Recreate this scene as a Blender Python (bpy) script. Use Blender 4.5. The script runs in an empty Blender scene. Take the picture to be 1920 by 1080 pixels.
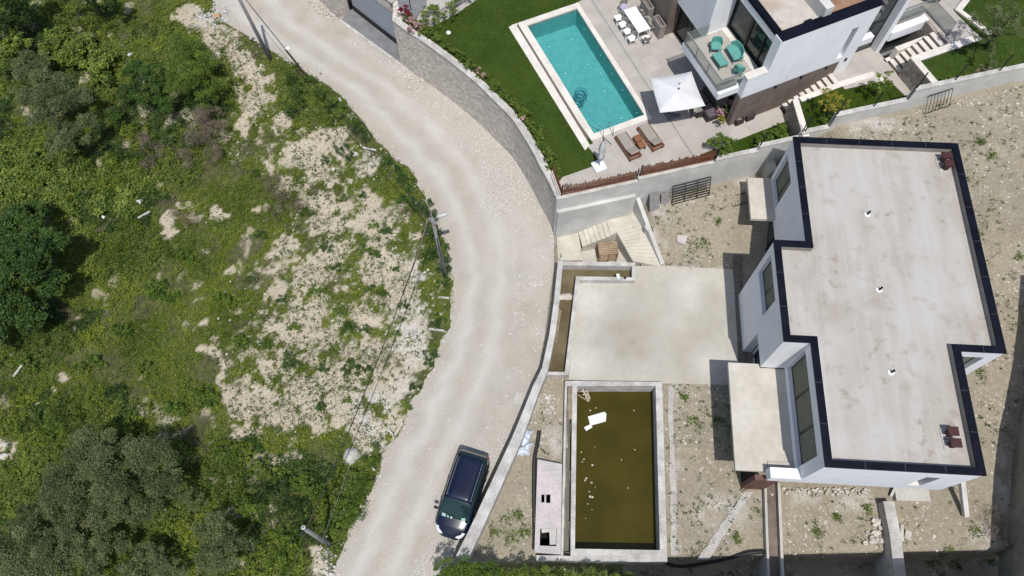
import bpy, math, random
import numpy as np
from mathutils import Vector, Matrix
from mathutils.geometry import tessellate_polygon

# ------------------------------------------------------------------ camera, sky, sun, exposure
F_PX, CAM_H = 1392.0, 40.0
NAD = (14.2, 637.8)
TAU = math.atan(math.hypot(*NAD) / F_PX)
RHO = -math.atan2(NAD[0], NAD[1])
sc = bpy.context.scene
col = sc.collection
cam_data = bpy.data.cameras.new("camera")
cam = bpy.data.objects.new("camera", cam_data)
col.objects.link(cam)
CAM_R = Matrix.Rotation(TAU, 3, 'X') @ Matrix.Rotation(RHO, 3, 'Z')
cam.matrix_world = Matrix.Translation((0, 0, CAM_H)) @ CAM_R.to_4x4()
cam_data.sensor_width = 36.0
cam_data.lens = 36.0 * F_PX / 1920.0
cam_data.clip_end = 2000
sc.camera = cam

SUN_V = Vector((0.075, -0.41, 1.0)).normalized()
elev = math.asin(SUN_V.z)
azim = math.atan2(SUN_V.x, SUN_V.y)
world = bpy.data.worlds.new("World")
sc.world = world
world.use_nodes = True
wn = world.node_tree.nodes
sky = wn.new('ShaderNodeTexSky')
sky.sky_type = 'NISHITA'
sky.sun_disc = False
sky.sun_elevation = elev
sky.sun_rotation = azim
sky.air_density = 1.0
sky.dust_density = 1.5
world.node_tree.links.new(sky.outputs[0], wn['Background'].inputs[0])
wn['Background'].inputs[1].default_value = 0.115
sun_d = bpy.data.lights.new("sun", 'SUN')
sun_d.energy = 3.7
sun_d.angle = math.radians(0.55)
sun_d.color = (1.0, 0.965, 0.92)
sun = bpy.data.objects.new("sun", sun_d)
sun.rotation_euler = SUN_V.to_track_quat('Z', 'Y').to_euler()
sun.location = (10, -20, 60)
col.objects.link(sun)
sc.view_settings.view_transform = 'Standard'
sc.view_settings.look = 'None'
sc.view_settings.exposure = 0.0
sc.view_settings.gamma = 1.0
sc.cycles.max_bounces = 6
sc.cycles.transparent_max_bounces = 12

# ------------------------------------------------------------------ helpers
random.seed(7)
rng = np.random.default_rng(11)
Rnp = np.array(CAM_R)

def P(px, py, z=0.0):
    """ground plan point: where the sight line through a photo pixel meets height z"""
    d = CAM_R @ Vector((px - 960, 540 - py, -F_PX))
    t = (z - CAM_H) / d.z
    return Vector((d.x * t, d.y * t, z))

def proj(xyz):
    """world points (n,3) -> photo pixels (n,2); used only to read the surveyed maps below"""
    q = (np.asarray(xyz, float) - [0, 0, CAM_H]) @ Rnp
    return np.stack([960 - q[:, 0] / q[:, 2] * F_PX, 540 + q[:, 1] / q[:, 2] * F_PX], 1)

def tag(o, label=None, cat=None, group=None, kind=None):
    if label: o['label'] = label
    if cat: o['category'] = cat
    if group: o['group'] = group
    if kind: o['kind'] = kind
    return o

def empty(name, loc=(0, 0, 0), rz=0.0):
    o = bpy.data.objects.new(name, None)
    o.location = loc
    o.rotation_euler = (0, 0, rz)
    o.empty_display_size = 0.2
    col.objects.link(o)
    return o

def link_mesh(name, me, mat, parent=None):
    if mat: me.materials.append(mat)
    o = bpy.data.objects.new(name, me)
    col.objects.link(o)
    if parent: o.parent = parent
    return o

def copy_tree(o, parent=None):
    c = o.copy()
    col.objects.link(c)
    if parent: c.parent = parent
    for ch in list(o.children):
        copy_tree(ch, c)
    return c

class MB:
    def __init__(s): s.v = []; s.f = []
    def add(s, vs, fs):
        n = len(s.v); s.v += [tuple(v) for v in vs]; s.f += [tuple(i + n for i in f) for f in fs]
        return s
    def box(s, c, size, rz=0.0, M=None):
        x, y, z = [k / 2 for k in size]
        vs = [Vector((a * x, b * y, d * z)) for d in (-1, 1) for a, b in ((-1, -1), (1, -1), (1, 1), (-1, 1))]
        R = M if M else Matrix.Rotation(rz, 3, 'Z')
        c = Vector(c)
        return s.add([R @ v + c for v in vs], [(3, 2, 1, 0), (4, 5, 6, 7), (0, 1, 5, 4), (1, 2, 6, 5), (2, 3, 7, 6), (3, 0, 4, 7)])
    def prism(s, poly, z0, z1):
        """poly: list of (x,y); z0/z1 numbers or lists"""
        n = len(poly)
        a = sum(poly[i][0] * poly[(i + 1) % n][1] - poly[(i + 1) % n][0] * poly[i][1] for i in range(n))
        if a < 0:
            poly = list(poly)[::-1]
            if isinstance(z1, (list, tuple)): z1 = list(z1)[::-1]
            if isinstance(z0, (list, tuple)): z0 = list(z0)[::-1]
        Z0 = z0 if isinstance(z0, (list, tuple)) else [z0] * n
        Z1 = z1 if isinstance(z1, (list, tuple)) else [z1] * n
        vs = [(p[0], p[1], Z0[i]) for i, p in enumerate(poly)] + [(p[0], p[1], Z1[i]) for i, p in enumerate(poly)]
        fs = [(i, (i + 1) % n, n + (i + 1) % n, n + i) for i in range(n)]
        for t in tessellate_polygon([[Vector((p[0], p[1], 0)) for p in poly]]):
            p0, p1, p2 = [poly[k] for k in t]
            ar = (p1[0] - p0[0]) * (p2[1] - p0[1]) - (p2[0] - p0[0]) * (p1[1] - p0[1])
            t = tuple(t) if ar > 0 else tuple(t)[::-1]
            fs.append(tuple(n + k for k in t)); fs.append(t[::-1])
        return s.add(vs, fs)
    def tube(s, pts, r, n=8, cap=True):
        pts = [Vector(p) for p in pts]
        rs = r if isinstance(r, (list, tuple)) else [r] * len(pts)
        rings = []
        for i, p in enumerate(pts):
            d = (pts[min(i + 1, len(pts) - 1)] - pts[max(i - 1, 0)])
            d = d.normalized() if d.length > 1e-6 else Vector((0, 0, 1))
            a = d.cross(Vector((0, 0, 1)))
            a = a.normalized() if a.length > 1e-3 else Vector((1, 0, 0))
            b = d.cross(a).normalized()
            rings.append([p + (a * math.cos(t) + b * math.sin(t)) * rs[i] for t in [2 * math.pi * k / n for k in range(n)]])
        vs = [v for ring in rings for v in ring]
        fs = []
        for i in range(len(pts) - 1):
            for k in range(n):
                fs.append((i * n + k, i * n + (k + 1) % n, (i + 1) * n + (k + 1) % n, (i + 1) * n + k))
        if cap:
            fs.append(tuple(range(n))[::-1]); fs.append(tuple((len(pts) - 1) * n + k for k in range(n)))
        return s.add(vs, fs)
    def beam(s, a, b, w, h):
        a, b = Vector(a), Vector(b); d = b - a; L = d.length; d.normalize()
        side = d.cross(Vector((0, 0, 1)))
        side = side.normalized() if side.length > 1e-3 else Vector((1, 0, 0))
        up = side.cross(d)
        M = Matrix((side, d, up)).transposed()
        return s.box((a + b) / 2, (w, L, h), M=M)
    def lathe(s, c, prof, n=16):
        vs = [(c[0] + r * math.cos(2 * math.pi * k / n), c[1] + r * math.sin(2 * math.pi * k / n), c[2] + z) for r, z in prof for k in range(n)]
        fs = [(i * n + k, i * n + (k + 1) % n, (i + 1) * n + (k + 1) % n, (i + 1) * n + k) for i in range(len(prof) - 1) for k in range(n)]
        fs += [tuple(range(n))[::-1], tuple((len(prof) - 1) * n + k for k in range(n))]
        return s.add(vs, fs)
    def build(s, name, mat, parent=None, smooth=False, bevel=0.0):
        me = bpy.data.meshes.new(name)
        me.from_pydata(s.v, [], s.f); me.update()
        if smooth: me.shade_smooth()
        o = link_mesh(name, me, mat, parent)
        if bevel:
            m = o.modifiers.new('bevel', 'BEVEL'); m.width = bevel; m.segments = 2; m.limit_method = 'ANGLE'; m.angle_limit = math.radians(40)
        return o

def sheet(name, outer, holes, z, mat, parent=None, thick=0.0):
    """flat polygon with holes at height z (and a skirt of the given thickness)"""
    loops = [[Vector((p[0], p[1], 0)) for p in outer]] + [[Vector((p[0], p[1], 0)) for p in h] for h in holes]
    tris = tessellate_polygon(loops)
    vs = [v for l in loops for v in l]
    out = []; fs = []
    for t in tris:
        a, b, c = [vs[k] for k in t]
        ar = (b.x - a.x) * (c.y - a.y) - (c.x - a.x) * (b.y - a.y)
        if abs(ar) < 1e-9: continue
        fs.append(tuple(t) if ar > 0 else tuple(t)[::-1])
    V = [(v.x, v.y, z) for v in vs]
    n = len(V)
    if thick:
        V += [(v.x, v.y, z - thick) for v in vs]
        k = 0
        for l in loops:
            m = len(l)
            for i in range(m):
                a, b = k + i, k + (i + 1) % m
                fs.append((a, b, n + b, n + a))
            k += m
    me = bpy.data.meshes.new(name); me.from_pydata(V, [], fs); me.update()
    return link_mesh(name, me, mat, parent)

def quads_mesh(name, C, A, B, mat, parent=None, tone=None):
    """many separate leaf/blade quads: centre, half axes"""
    n = len(C)
    co = np.empty((n, 4, 3), np.float32)
    co[:, 0] = C - A; co[:, 1] = C - B * 0.9; co[:, 2] = C + A; co[:, 3] = C + B
    me = bpy.data.meshes.new(name)
    me.vertices.add(n * 4); me.vertices.foreach_set('co', co.reshape(-1))
    me.loops.add(n * 4); me.loops.foreach_set('vertex_index', np.arange(n * 4, dtype=np.int32))
    me.polygons.add(n)
    me.polygons.foreach_set('loop_start', np.arange(0, n * 4, 4, dtype=np.int32))
    me.polygons.foreach_set('loop_total', np.full(n, 4, np.int32))
    at = me.attributes.new('tone', 'FLOAT', 'FACE')
    if tone is None: tone = rng.random(n)
    at.data.foreach_set('value', np.asarray(tone, np.float32))
    me.update(); me.validate()
    return link_mesh(name, me, mat, parent)

def unit(n):
    v = rng.normal(size=(n, 3)); return v / np.linalg.norm(v, axis=1, keepdims=True)

def leaf_axes(n, size, up=0.6, aspect=0.5):
    nr = unit(n); nr[:, 2] = np.abs(nr[:, 2]) + up
    nr /= np.linalg.norm(nr, axis=1, keepdims=True)
    a = np.cross(nr, unit(n)); a /= np.linalg.norm(a, axis=1, keepdims=True) + 1e-9
    b = np.cross(nr, a)
    s = size * rng.uniform(0.6, 1.3, (n, 1))
    return a * s, b * s * aspect

def vnoise(x, y, s, seed=0):
    """value noise 0..1, vectorised"""
    x = np.asarray(x) / s + 1000.5; y = np.asarray(y) / s + 1000.5
    xi = np.floor(x).astype(np.int64); yi = np.floor(y).astype(np.int64)
    fx = x - xi; fy = y - yi
    fx = fx * fx * (3 - 2 * fx); fy = fy * fy * (3 - 2 * fy)
    def h(a, b):
        k = (a * 374761393 + b * 668265263 + seed * 974634777) & 0x7fffffff
        k = ((k ^ (k >> 13)) * 1274126177) & 0x7fffffff
        return ((k ^ (k >> 16)) & 0xffff) / 65535.0
    return (h(xi, yi) * (1 - fx) + h(xi + 1, yi) * fx) * (1 - fy) + (h(xi, yi + 1) * (1 - fx) + h(xi + 1, yi + 1) * fx) * fy

def fbm(x, y, s, seed=0, o=4):
    t = 0; a = 0.5; tot = 0
    for k in range(o):
        t = t + a * vnoise(x, y, s / 2 ** k, seed + k); tot += a; a *= 0.55
    return t / tot

def smooth(t):
    t = np.clip(t, 0, 1); return t * t * (3 - 2 * t)

def in_poly(px, py, poly):
    px = np.asarray(px, float); py = np.asarray(py, float)
    r = np.zeros(px.shape, bool); n = len(poly)
    for i in range(n):
        x1, y1 = poly[i][:2]; x2, y2 = poly[(i + 1) % n][:2]
        if y1 == y2: continue
        c = ((y1 > py) != (y2 > py)) & (px < (x2 - x1) * (py - y1) / (y2 - y1) + x1)
        r ^= c
    return r

# ------------------------------------------------------------------ materials
def mat(name, c1, c2=None, scale=1.0, rough=0.85, fine=None, fine_amt=0.25, bump=0.0, bscale=20.0, metal=0.0, spec=0.3, detail=6, sheen=0, lo=0.35, hi=0.65, coat=0, emit=None):
    m = bpy.data.materials.new(name); m.use_nodes = True
    nt = m.node_tree; N = nt.nodes; L = nt.links
    b = N['Principled BSDF']
    b.inputs['Roughness'].default_value = rough
    b.inputs['Metallic'].default_value = metal
    b.inputs['Specular IOR Level'].default_value = spec
    if coat: b.inputs['Coat Weight'].default_value = coat; b.inputs['Coat Roughness'].default_value = 0.05
    tc = N.new('ShaderNodeTexCoord')
    if c2 is None:
        c2 = tuple(x * 0.93 for x in c1)
    n1 = N.new('ShaderNodeTexNoise'); n1.inputs['Scale'].default_value = scale; n1.inputs['Detail'].default_value = detail
    L.new(tc.outputs['Object'], n1.inputs['Vector'])
    r = N.new('ShaderNodeValToRGB'); r.color_ramp.elements[0].position = lo; r.color_ramp.elements[1].position = hi
    r.color_ramp.elements[0].color = (*c1, 1); r.color_ramp.elements[1].color = (*c2, 1)
    L.new(n1.outputs['Fac'], r.inputs['Fac'])
    out = r.outputs['Color']
    if fine:
        n2 = N.new('ShaderNodeTexNoise'); n2.inputs['Scale'].default_value = fine; n2.inputs['Detail'].default_value = 3
        L.new(tc.outputs['Object'], n2.inputs['Vector'])
        mr = N.new('ShaderNodeMapRange'); mr.inputs[1].default_value = 0.3; mr.inputs[2].default_value = 0.7
        mr.inputs[3].default_value = 1 - fine_amt; mr.inputs[4].default_value = 1 + fine_amt
        L.new(n2.outputs['Fac'], mr.inputs[0])
        mx = N.new('ShaderNodeVectorMath'); mx.operation = 'SCALE'
        L.new(out, mx.inputs[0]); L.new(mr.outputs[0], mx.inputs['Scale'])
        out = mx.outputs[0]
    L.new(out, b.inputs['Base Color'])
    if bump:
        n3 = N.new('ShaderNodeTexNoise'); n3.inputs['Scale'].default_value = bscale; n3.inputs['Detail'].default_value = 5
        L.new(tc.outputs['Object'], n3.inputs['Vector'])
        bp = N.new('ShaderNodeBump'); bp.inputs['Strength'].default_value = bump; bp.inputs['Distance'].default_value = 0.05
        L.new(n3.outputs['Fac'], bp.inputs['Height']); L.new(bp.outputs[0], b.inputs['Normal'])
    return m

def leafmat(name, dark, light, rough=0.55, spec=0.3, trans=0.25):
    m = bpy.data.materials.new(name); m.use_nodes = True
    nt = m.node_tree; N = nt.nodes; L = nt.links
    b = N['Principled BSDF']; b.inputs['Roughness'].default_value = rough; b.inputs['Specular IOR Level'].default_value = spec
    at = N.new('ShaderNodeAttribute'); at.attribute_name = 'tone'
    r = N.new('ShaderNodeValToRGB'); r.color_ramp.elements[0].color = (*dark, 1); r.color_ramp.elements[1].color = (*light, 1)
    L.new(at.outputs['Fac'], r.inputs['Fac']); L.new(r.outputs['Color'], b.inputs['Base Color'])
    tr = N.new('ShaderNodeBsdfTranslucent'); L.new(r.outputs['Color'], tr.inputs['Color'])
    mx = N.new('ShaderNodeMixShader'); mx.inputs[0].default_value = trans
    L.new(b.outputs[0], mx.inputs[1]); L.new(tr.outputs[0], mx.inputs[2])
    L.new(mx.outputs[0], N['Material Output'].inputs['Surface'])
    return m

def glassmat(name, tint=(0.02, 0.03, 0.03), rough=0.03, alpha=1.0, spec=0.6):
    m = bpy.data.materials.new(name); m.use_nodes = True
    b = m.node_tree.nodes['Principled BSDF']
    b.inputs['Base Color'].default_value = (*tint, 1); b.inputs['Roughness'].default_value = rough
    b.inputs['Specular IOR Level'].default_value = spec
    b.inputs['Alpha'].default_value = alpha
    return m

M = {}
M['road'] = None
M['conc'] = mat('concrete', (0.50, 0.48, 0.43), (0.41, 0.395, 0.36), 0.9, 0.9, fine=9, fine_amt=0.08, bump=0.15, bscale=14)
M['conc_wall'] = mat('wall_concrete', (0.60, 0.59, 0.56), (0.47, 0.465, 0.44), 0.7, 0.9, fine=6, fine_amt=0.08, bump=0.12)
M['rim'] = mat('rim_concrete', (0.55, 0.535, 0.50), (0.38, 0.365, 0.34), 1.6, 0.9, fine=11, fine_amt=0.16, bump=0.2)
M['gritty'] = mat('terrace_slab', (0.49, 0.465, 0.405), (0.40, 0.375, 0.32), 0.35, 0.93, fine=3, fine_amt=0.05, bump=0.1, detail=4, lo=.38, hi=.68)
M['gritty_old'] = mat('gritty_concrete', (0.49, 0.455, 0.385), (0.405, 0.38, 0.325), 0.45, 0.93, fine=5, fine_amt=0.09, bump=0.15)
M['roof'] = mat('roof_screed', (0.52, 0.495, 0.465), (0.44, 0.41, 0.375), 0.5, 0.9, fine=4, fine_amt=0.06, bump=0.08)
M['navy'] = mat('navy_metal', (0.0025, 0.0035, 0.009), (0.006, 0.0075, 0.016), 1.2, 0.6, spec=0.12, fine=9, fine_amt=0.2)
M['white'] = mat('white_render', (0.82, 0.83, 0.85), (0.77, 0.78, 0.80), 0.8, 0.85, fine=30, fine_amt=0.03)
def streaked(name, c1, c2):
    m = mat(name, c1, c2, 0.8, 0.85, fine=30, fine_amt=0.03); N = m.node_tree.nodes; L = m.node_tree.links
    tc = N.new('ShaderNodeTexCoord'); mp = N.new('ShaderNodeMapping'); mp.inputs['Scale'].default_value = (3.5, 3.5, .22); L.new(tc.outputs['Object'], mp.inputs['Vector'])
    n = N.new('ShaderNodeTexNoise'); n.inputs['Scale'].default_value = 1.0; n.inputs['Detail'].default_value = 6; L.new(mp.outputs[0], n.inputs['Vector'])
    r = N.new('ShaderNodeMapRange'); r.inputs[1].default_value = .55; r.inputs[2].default_value = .8; r.inputs[3].default_value = 1.0; r.inputs[4].default_value = .90; L.new(n.outputs['Fac'], r.inputs[0])
    b = N['Principled BSDF']; src = b.inputs['Base Color'].links[0].from_socket
    s_ = N.new('ShaderNodeVectorMath'); s_.operation = 'SCALE'; L.new(src, s_.inputs[0]); L.new(r.outputs[0], s_.inputs['Scale']); L.new(s_.outputs[0], b.inputs['Base Color'])
    return m
M['white'] = streaked('white_render', (0.82, 0.83, 0.85), (0.77, 0.78, 0.80))
M['conc_wall'] = streaked('wall_concrete', (0.60, 0.59, 0.56), (0.46, 0.455, 0.43))
M['white_cap'] = mat('white_stone', (0.72, 0.68, 0.62), (0.60, 0.56, 0.50), 1.4, 0.8, fine=12, fine_amt=0.08)
M['paint'] = mat('white_paint', (0.8, 0.8, 0.8), (0.76, 0.76, 0.76), 3, 0.5)
M['cloth'] = mat('umbrella_cloth', (0.64, 0.64, 0.645), (0.60, 0.60, 0.605), 2, 0.9)
M['frame'] = mat('black_frame', (0.012, 0.012, 0.014), None, 3, 0.4)
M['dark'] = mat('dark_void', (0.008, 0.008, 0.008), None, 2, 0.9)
M['brown'] = mat('brown_cladding', (0.145, 0.112, 0.094), (0.19, 0.155, 0.132), 1.2, 0.75, fine=2.5, fine_amt=0.12)
M['wood'] = mat('brown_timber', (0.20, 0.075, 0.032), (0.13, 0.045, 0.02), 3, 0.6)
M['plank'] = mat('weathered_plank', (0.30, 0.24, 0.17), (0.20, 0.155, 0.11), 3, 0.85, fine=20, fine_amt=0.2)
M['palletwood'] = mat('pallet_timber', (0.40, 0.29, 0.19), (0.28, 0.20, 0.13), 3, 0.85, fine=20, fine_amt=0.2)
M['palewood'] = mat('pale_plank', (0.52, 0.46, 0.38), (0.40, 0.34, 0.27), 3, 0.8)
M['cushion'] = mat('taupe_cushion', (0.33, 0.30, 0.26), (0.30, 0.27, 0.235), 4, 0.95, bump=0.1, bscale=60)
M['teal'] = mat('teal_furniture', (0.10, 0.30, 0.26), (0.13, 0.36, 0.31), 5, 0.7)
M['greyfurn'] = mat('grey_furniture', (0.26, 0.25, 0.24), (0.20, 0.19, 0.185), 6, 0.8)
M['darkfurn'] = mat('dark_rattan', (0.035, 0.03, 0.028), (0.06, 0.05, 0.045), 14, 0.8)
M['metal'] = mat('steel', (0.35, 0.36, 0.37), None, 4, 0.35, metal=0.8)
M['iron'] = mat('dark_iron', (0.03, 0.03, 0.032), None, 4, 0.5, metal=0.3)
M['rust'] = mat('rusty_iron', (0.12, 0.05, 0.03), (0.07, 0.03, 0.02), 8, 0.8)
M['pole'] = mat('concrete_pole', (0.24, 0.245, 0.24), (0.18, 0.185, 0.18), 1.5, 0.85)
M['maroon'] = mat('maroon_metal', (0.050, 0.016, 0.016), (0.07, 0.025, 0.025), 5, 0.6)
M['plastic'] = mat('white_plastic', (0.75, 0.77, 0.78), None, 3, 0.5)
M['paleblue'] = mat('pale_blue_bags', (0.62, 0.68, 0.74), (0.45, 0.52, 0.60), 3, 0.6, bump=0.4)
M['stone'] = mat('pale_rubble', (0.58, 0.55, 0.50), (0.42, 0.39, 0.34), 3, 0.9, fine=14, fine_amt=0.15)
M['brickred'] = mat('terracotta_block', (0.17, 0.09, 0.075), (0.13, 0.065, 0.055), 2, 0.9)
M['hose'] = mat('black_pipe', (0.02, 0.022, 0.024), None, 4, 0.5)
M['bark'] = mat('bark', (0.10, 0.085, 0.07), (0.06, 0.05, 0.04), 6, 0.9)
M['slate'] = mat('grey_paving', (0.16, 0.165, 0.17), (0.21, 0.215, 0.22), 1.5, 0.8, fine=8, fine_amt=0.1)
M['garage'] = mat('grey_garage_door', (0.30, 0.33, 0.37), (0.33, 0.36, 0.40), 1.5, 0.5)
M['glass'] = glassmat('window_glass', (0.035, 0.045, 0.045), 0.06, 1.0, 0.8)
M['vglass'] = glassmat('villa_glass', (0.03, 0.045, 0.042), 0.04, 0.62, 0.8)
M['sheer'] = mat('sheer_curtain', (0.20, 0.195, 0.18), (0.12, 0.115, 0.105), 6, 0.9)
M['rail_glass'] = glassmat('railing_glass', (0.20, 0.26, 0.24), 0.05, 0.35, 0.5)
M['blind'] = mat('window_blind', (0.19, 0.19, 0.145), (0.15, 0.15, 0.115), 2, 0.9)
M['navyconc'] = M['navy']
M['pinkpad'] = mat('pinkish_screed', (0.55, 0.49, 0.47), (0.44, 0.41, 0.395), 0.9, 0.9, fine=7, fine_amt=0.1)
M['darkpave'] = mat('wet_mud_channel', (0.13, 0.125, 0.105), (0.17, 0.16, 0.135), 2.5, 0.7)
M['cream'] = mat('cream_stair', (0.56, 0.53, 0.45), (0.46, 0.435, 0.36), 1.2, 0.9, fine=8, fine_amt=0.08)
M['carpaint'] = mat('blue_car_paint', (0.004, 0.008, 0.026), (0.005, 0.0095, 0.030), 1.5, 0.28, spec=0.4, coat=0.5)
M['carglass'] = glassmat('car_glass', (0.012, 0.03, 0.03), 0.03, 1.0, 0.7)
M['chrome'] = mat('bright_trim', (0.6, 0.6, 0.62), None, 4, 0.2, metal=0.9)
M['lamp'] = mat('headlight_lens', (0.7, 0.72, 0.74), None, 4, 0.12, spec=0.7)
M['tyre'] = mat('tyre_rubber', (0.02, 0.02, 0.02), None, 4, 0.8)
M['blackplastic'] = mat('black_plastic', (0.02, 0.02, 0.022), None, 4, 0.6)
M['silver'] = mat('silver_car_paint', (0.16, 0.17, 0.19), None, 2, 0.3, coat=0.8)
# foliage
M['lf_olive'] = leafmat('olive_leaves', (0.036, 0.054, 0.016), (0.215, 0.25, 0.105))
M['lf_dark'] = leafmat('dark_leaves', (0.014, 0.040, 0.008), (0.085, 0.155, 0.026))
M['lf_mid'] = leafmat('mid_leaves', (0.030, 0.072, 0.009), (0.17, 0.25, 0.032))
M['lf_bright'] = leafmat('bright_leaves', (0.045, 0.085, 0.010), (0.22, 0.28, 0.045))
M['lf_yellow'] = leafmat('yellow_leaves', (0.12, 0.14, 0.015), (0.42, 0.36, 0.05))
M['lf_dead'] = leafmat('dry_twigs', (0.085, 0.065, 0.052), (0.29, 0.235, 0.185), 0.9, 0.1, 0.05)
M['lf_grass'] = leafmat('wild_grass', (0.050, 0.095, 0.008), (0.32, 0.37, 0.055), 0.8, 0.15)
M['lf_straw'] = leafmat('straw_grass', (0.14, 0.12, 0.06), (0.36, 0.31, 0.18), 0.9, 0.1)
M['lf_lawn'] = leafmat('lawn_blades', (0.030, 0.066, 0.004), (0.092, 0.150, 0.014), 0.8, 0.15)
M['lf_pink'] = leafmat('pink_blossom', (0.32, 0.13, 0.14), (0.70, 0.50, 0.50), 0.8, 0.1)
M['lf_red'] = leafmat('crimson_leaves', (0.10, 0.008, 0.014), (0.25, 0.02, 0.035), 0.8, 0.1)

# ground material: soil / vegetated earth / pale gravel from mesh attributes + noise
def ground_material():
    m = bpy.data.materials.new('ground_soil'); m.use_nodes = True
    nt = m.node_tree; N = nt.nodes; L = nt.links
    b = N['Principled BSDF']; b.inputs['Roughness'].default_value = 0.95; b.inputs['Specular IOR Level'].default_value = 0.1
    tc = N.new('ShaderNodeTexCoord')
    def noise(s, d=5):
        n = N.new('ShaderNodeTexNoise'); n.inputs['Scale'].default_value = s; n.inputs['Detail'].default_value = d
        L.new(tc.outputs['Object'], n.inputs['Vector']); return n.outputs['Fac']
    def ramp(f, a, ca, b_, cb):
        r = N.new('ShaderNodeValToRGB'); r.color_ramp.elements[0].position = a; r.color_ramp.elements[1].position = b_
        r.color_ramp.elements[0].color = (*ca, 1); r.color_ramp.elements[1].color = (*cb, 1); L.new(f, r.inputs['Fac']); return r.outputs['Color']
    def attr(n):
        a = N.new('ShaderNodeAttribute'); a.attribute_name = n; return a.outputs['Fac']
    def mix(f, a, c):
        x = N.new('ShaderNodeMixRGB'); L.new(f, x.inputs[0]); L.new(a, x.inputs[1]); L.new(c, x.inputs[2]); return x.outputs[0]
    soil = mix(noise(2.2), ramp(noise(0.5), 0.35, (0.38, 0.32, 0.23), 0.65, (0.48, 0.415, 0.305)), ramp(noise(9), 0.35, (0.31, 0.27, 0.20), 0.65, (0.58, 0.53, 0.43)))
    veg = ramp(noise(3.0), 0.35, (0.055, 0.078, 0.018), 0.65, (0.12, 0.135, 0.040))
    grav = ramp(noise(16, 3), 0.38, (0.36, 0.34, 0.31), 0.62, (0.70, 0.68, 0.64))
    dusty = ramp(noise(7), 0.35, (0.20, 0.178, 0.135), 0.65, (0.315, 0.285, 0.225))
    soil2 = mix(noise(0.9, 6), ramp(noise(0.5), 0.35, (0.265, 0.225, 0.16), 0.65, (0.39, 0.34, 0.25)), ramp(noise(5), 0.35, (0.23, 0.20, 0.14), 0.65, (0.44, 0.395, 0.305)))
    c = mix(attr('plot'), soil, mix(noise(0.7), soil2, dusty))
    c = mix(attr('gravel'), c, grav)
    c = mix(attr('veg'), c, veg)
    L.new(c, b.inputs['Base Color'])
    bp = N.new('ShaderNodeBump'); bp.inputs['Strength'].default_value = 0.5; bp.inputs['Distance'].default_value = 0.06
    L.new(noise(10, 6), bp.inputs['Height']); L.new(bp.outputs[0], b.inputs['Normal'])
    return m

def road_material():
    m = bpy.data.materials.new('dust_road'); m.use_nodes = True
    nt = m.node_tree; N = nt.nodes; L = nt.links
    b = N['Principled BSDF']; b.inputs['Roughness'].default_value = 0.95; b.inputs['Specular IOR Level'].default_value = 0.1
    tc = N.new('ShaderNodeTexCoord')
    def noise(s, d=5, v=None):
        n = N.new('ShaderNodeTexNoise'); n.inputs['Scale'].default_value = s; n.inputs['Detail'].default_value = d
        L.new(v if v else tc.outputs['Object'], n.inputs['Vector']); return n.outputs['Fac']
    def ramp(f, els):
        r = N.new('ShaderNodeValToRGB')
        while len(r.color_ramp.elements) < len(els): r.color_ramp.elements.new(0.5)
        for e, (p, c) in zip(r.color_ramp.elements, els): e.position = p; e.color = (*c, 1)
        L.new(f, r.inputs['Fac']); return r.outputs['Color']
    def mix(f, a, c):
        x = N.new('ShaderNodeMixRGB'); L.new(f, x.inputs[0]); L.new(a, x.inputs[1]); L.new(c, x.inputs[2]); return x.outputs[0]
    a = N.new('ShaderNodeAttribute'); a.attribute_name = 'track'
    g = N.new('ShaderNodeAttribute'); g.attribute_name = 'gravel'
    mp = N.new('ShaderNodeMapping'); mp.inputs['Scale'].default_value = (9, 0.35, 1); L.new(tc.outputs['UV'], mp.inputs['Vector'])
    streak = noise(1.5, 4, mp.outputs[0])
    base = ramp(noise(0.8, 6), [(0.35, (0.445, 0.415, 0.36)), (0.65, (0.375, 0.345, 0.295))])
    pale = ramp(streak, [(0.3, (0.55, 0.525, 0.475)), (0.7, (0.485, 0.46, 0.415))])
    tan = ramp(noise(0.45, 3), [(0.45, (0.43, 0.405, 0.36)), (0.62, (0.40, 0.345, 0.27))])
    grav = ramp(noise(14, 4), [(0.36, (0.30, 0.275, 0.24)), (0.64, (0.62, 0.59, 0.54))])
    c = mix(a.outputs['Fac'], base, pale)
    half = N.new('ShaderNodeMath'); half.operation = 'MULTIPLY'; half.inputs[1].default_value = 0.35
    inv = N.new('ShaderNodeMath'); inv.operation = 'SUBTRACT'; inv.inputs[0].default_value = 1.0
    L.new(a.outputs['Fac'], inv.inputs[1]); L.new(inv.outputs[0], half.inputs[0])
    c = mix(half.outputs[0], c, tan)
    c = mix(g.outputs['Fac'], c, grav)
    f = N.new('ShaderNodeMapRange'); f.inputs[1].default_value = 0.3; f.inputs[2].default_value = 0.7; f.inputs[3].default_value = 0.88; f.inputs[4].default_value = 1.1
    L.new(noise(18, 3), f.inputs[0])
    s = N.new('ShaderNodeVectorMath'); s.operation = 'SCALE'; L.new(c, s.inputs[0]); L.new(f.outputs[0], s.inputs['Scale'])
    L.new(s.outputs[0], b.inputs['Base Color'])
    bp = N.new('ShaderNodeBump'); bp.inputs['Strength'].default_value = 0.55; bp.inputs['Distance'].default_value = 0.06
    L.new(noise(12, 6), bp.inputs['Height']); L.new(bp.outputs[0], b.inputs['Normal'])
    return m

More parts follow.
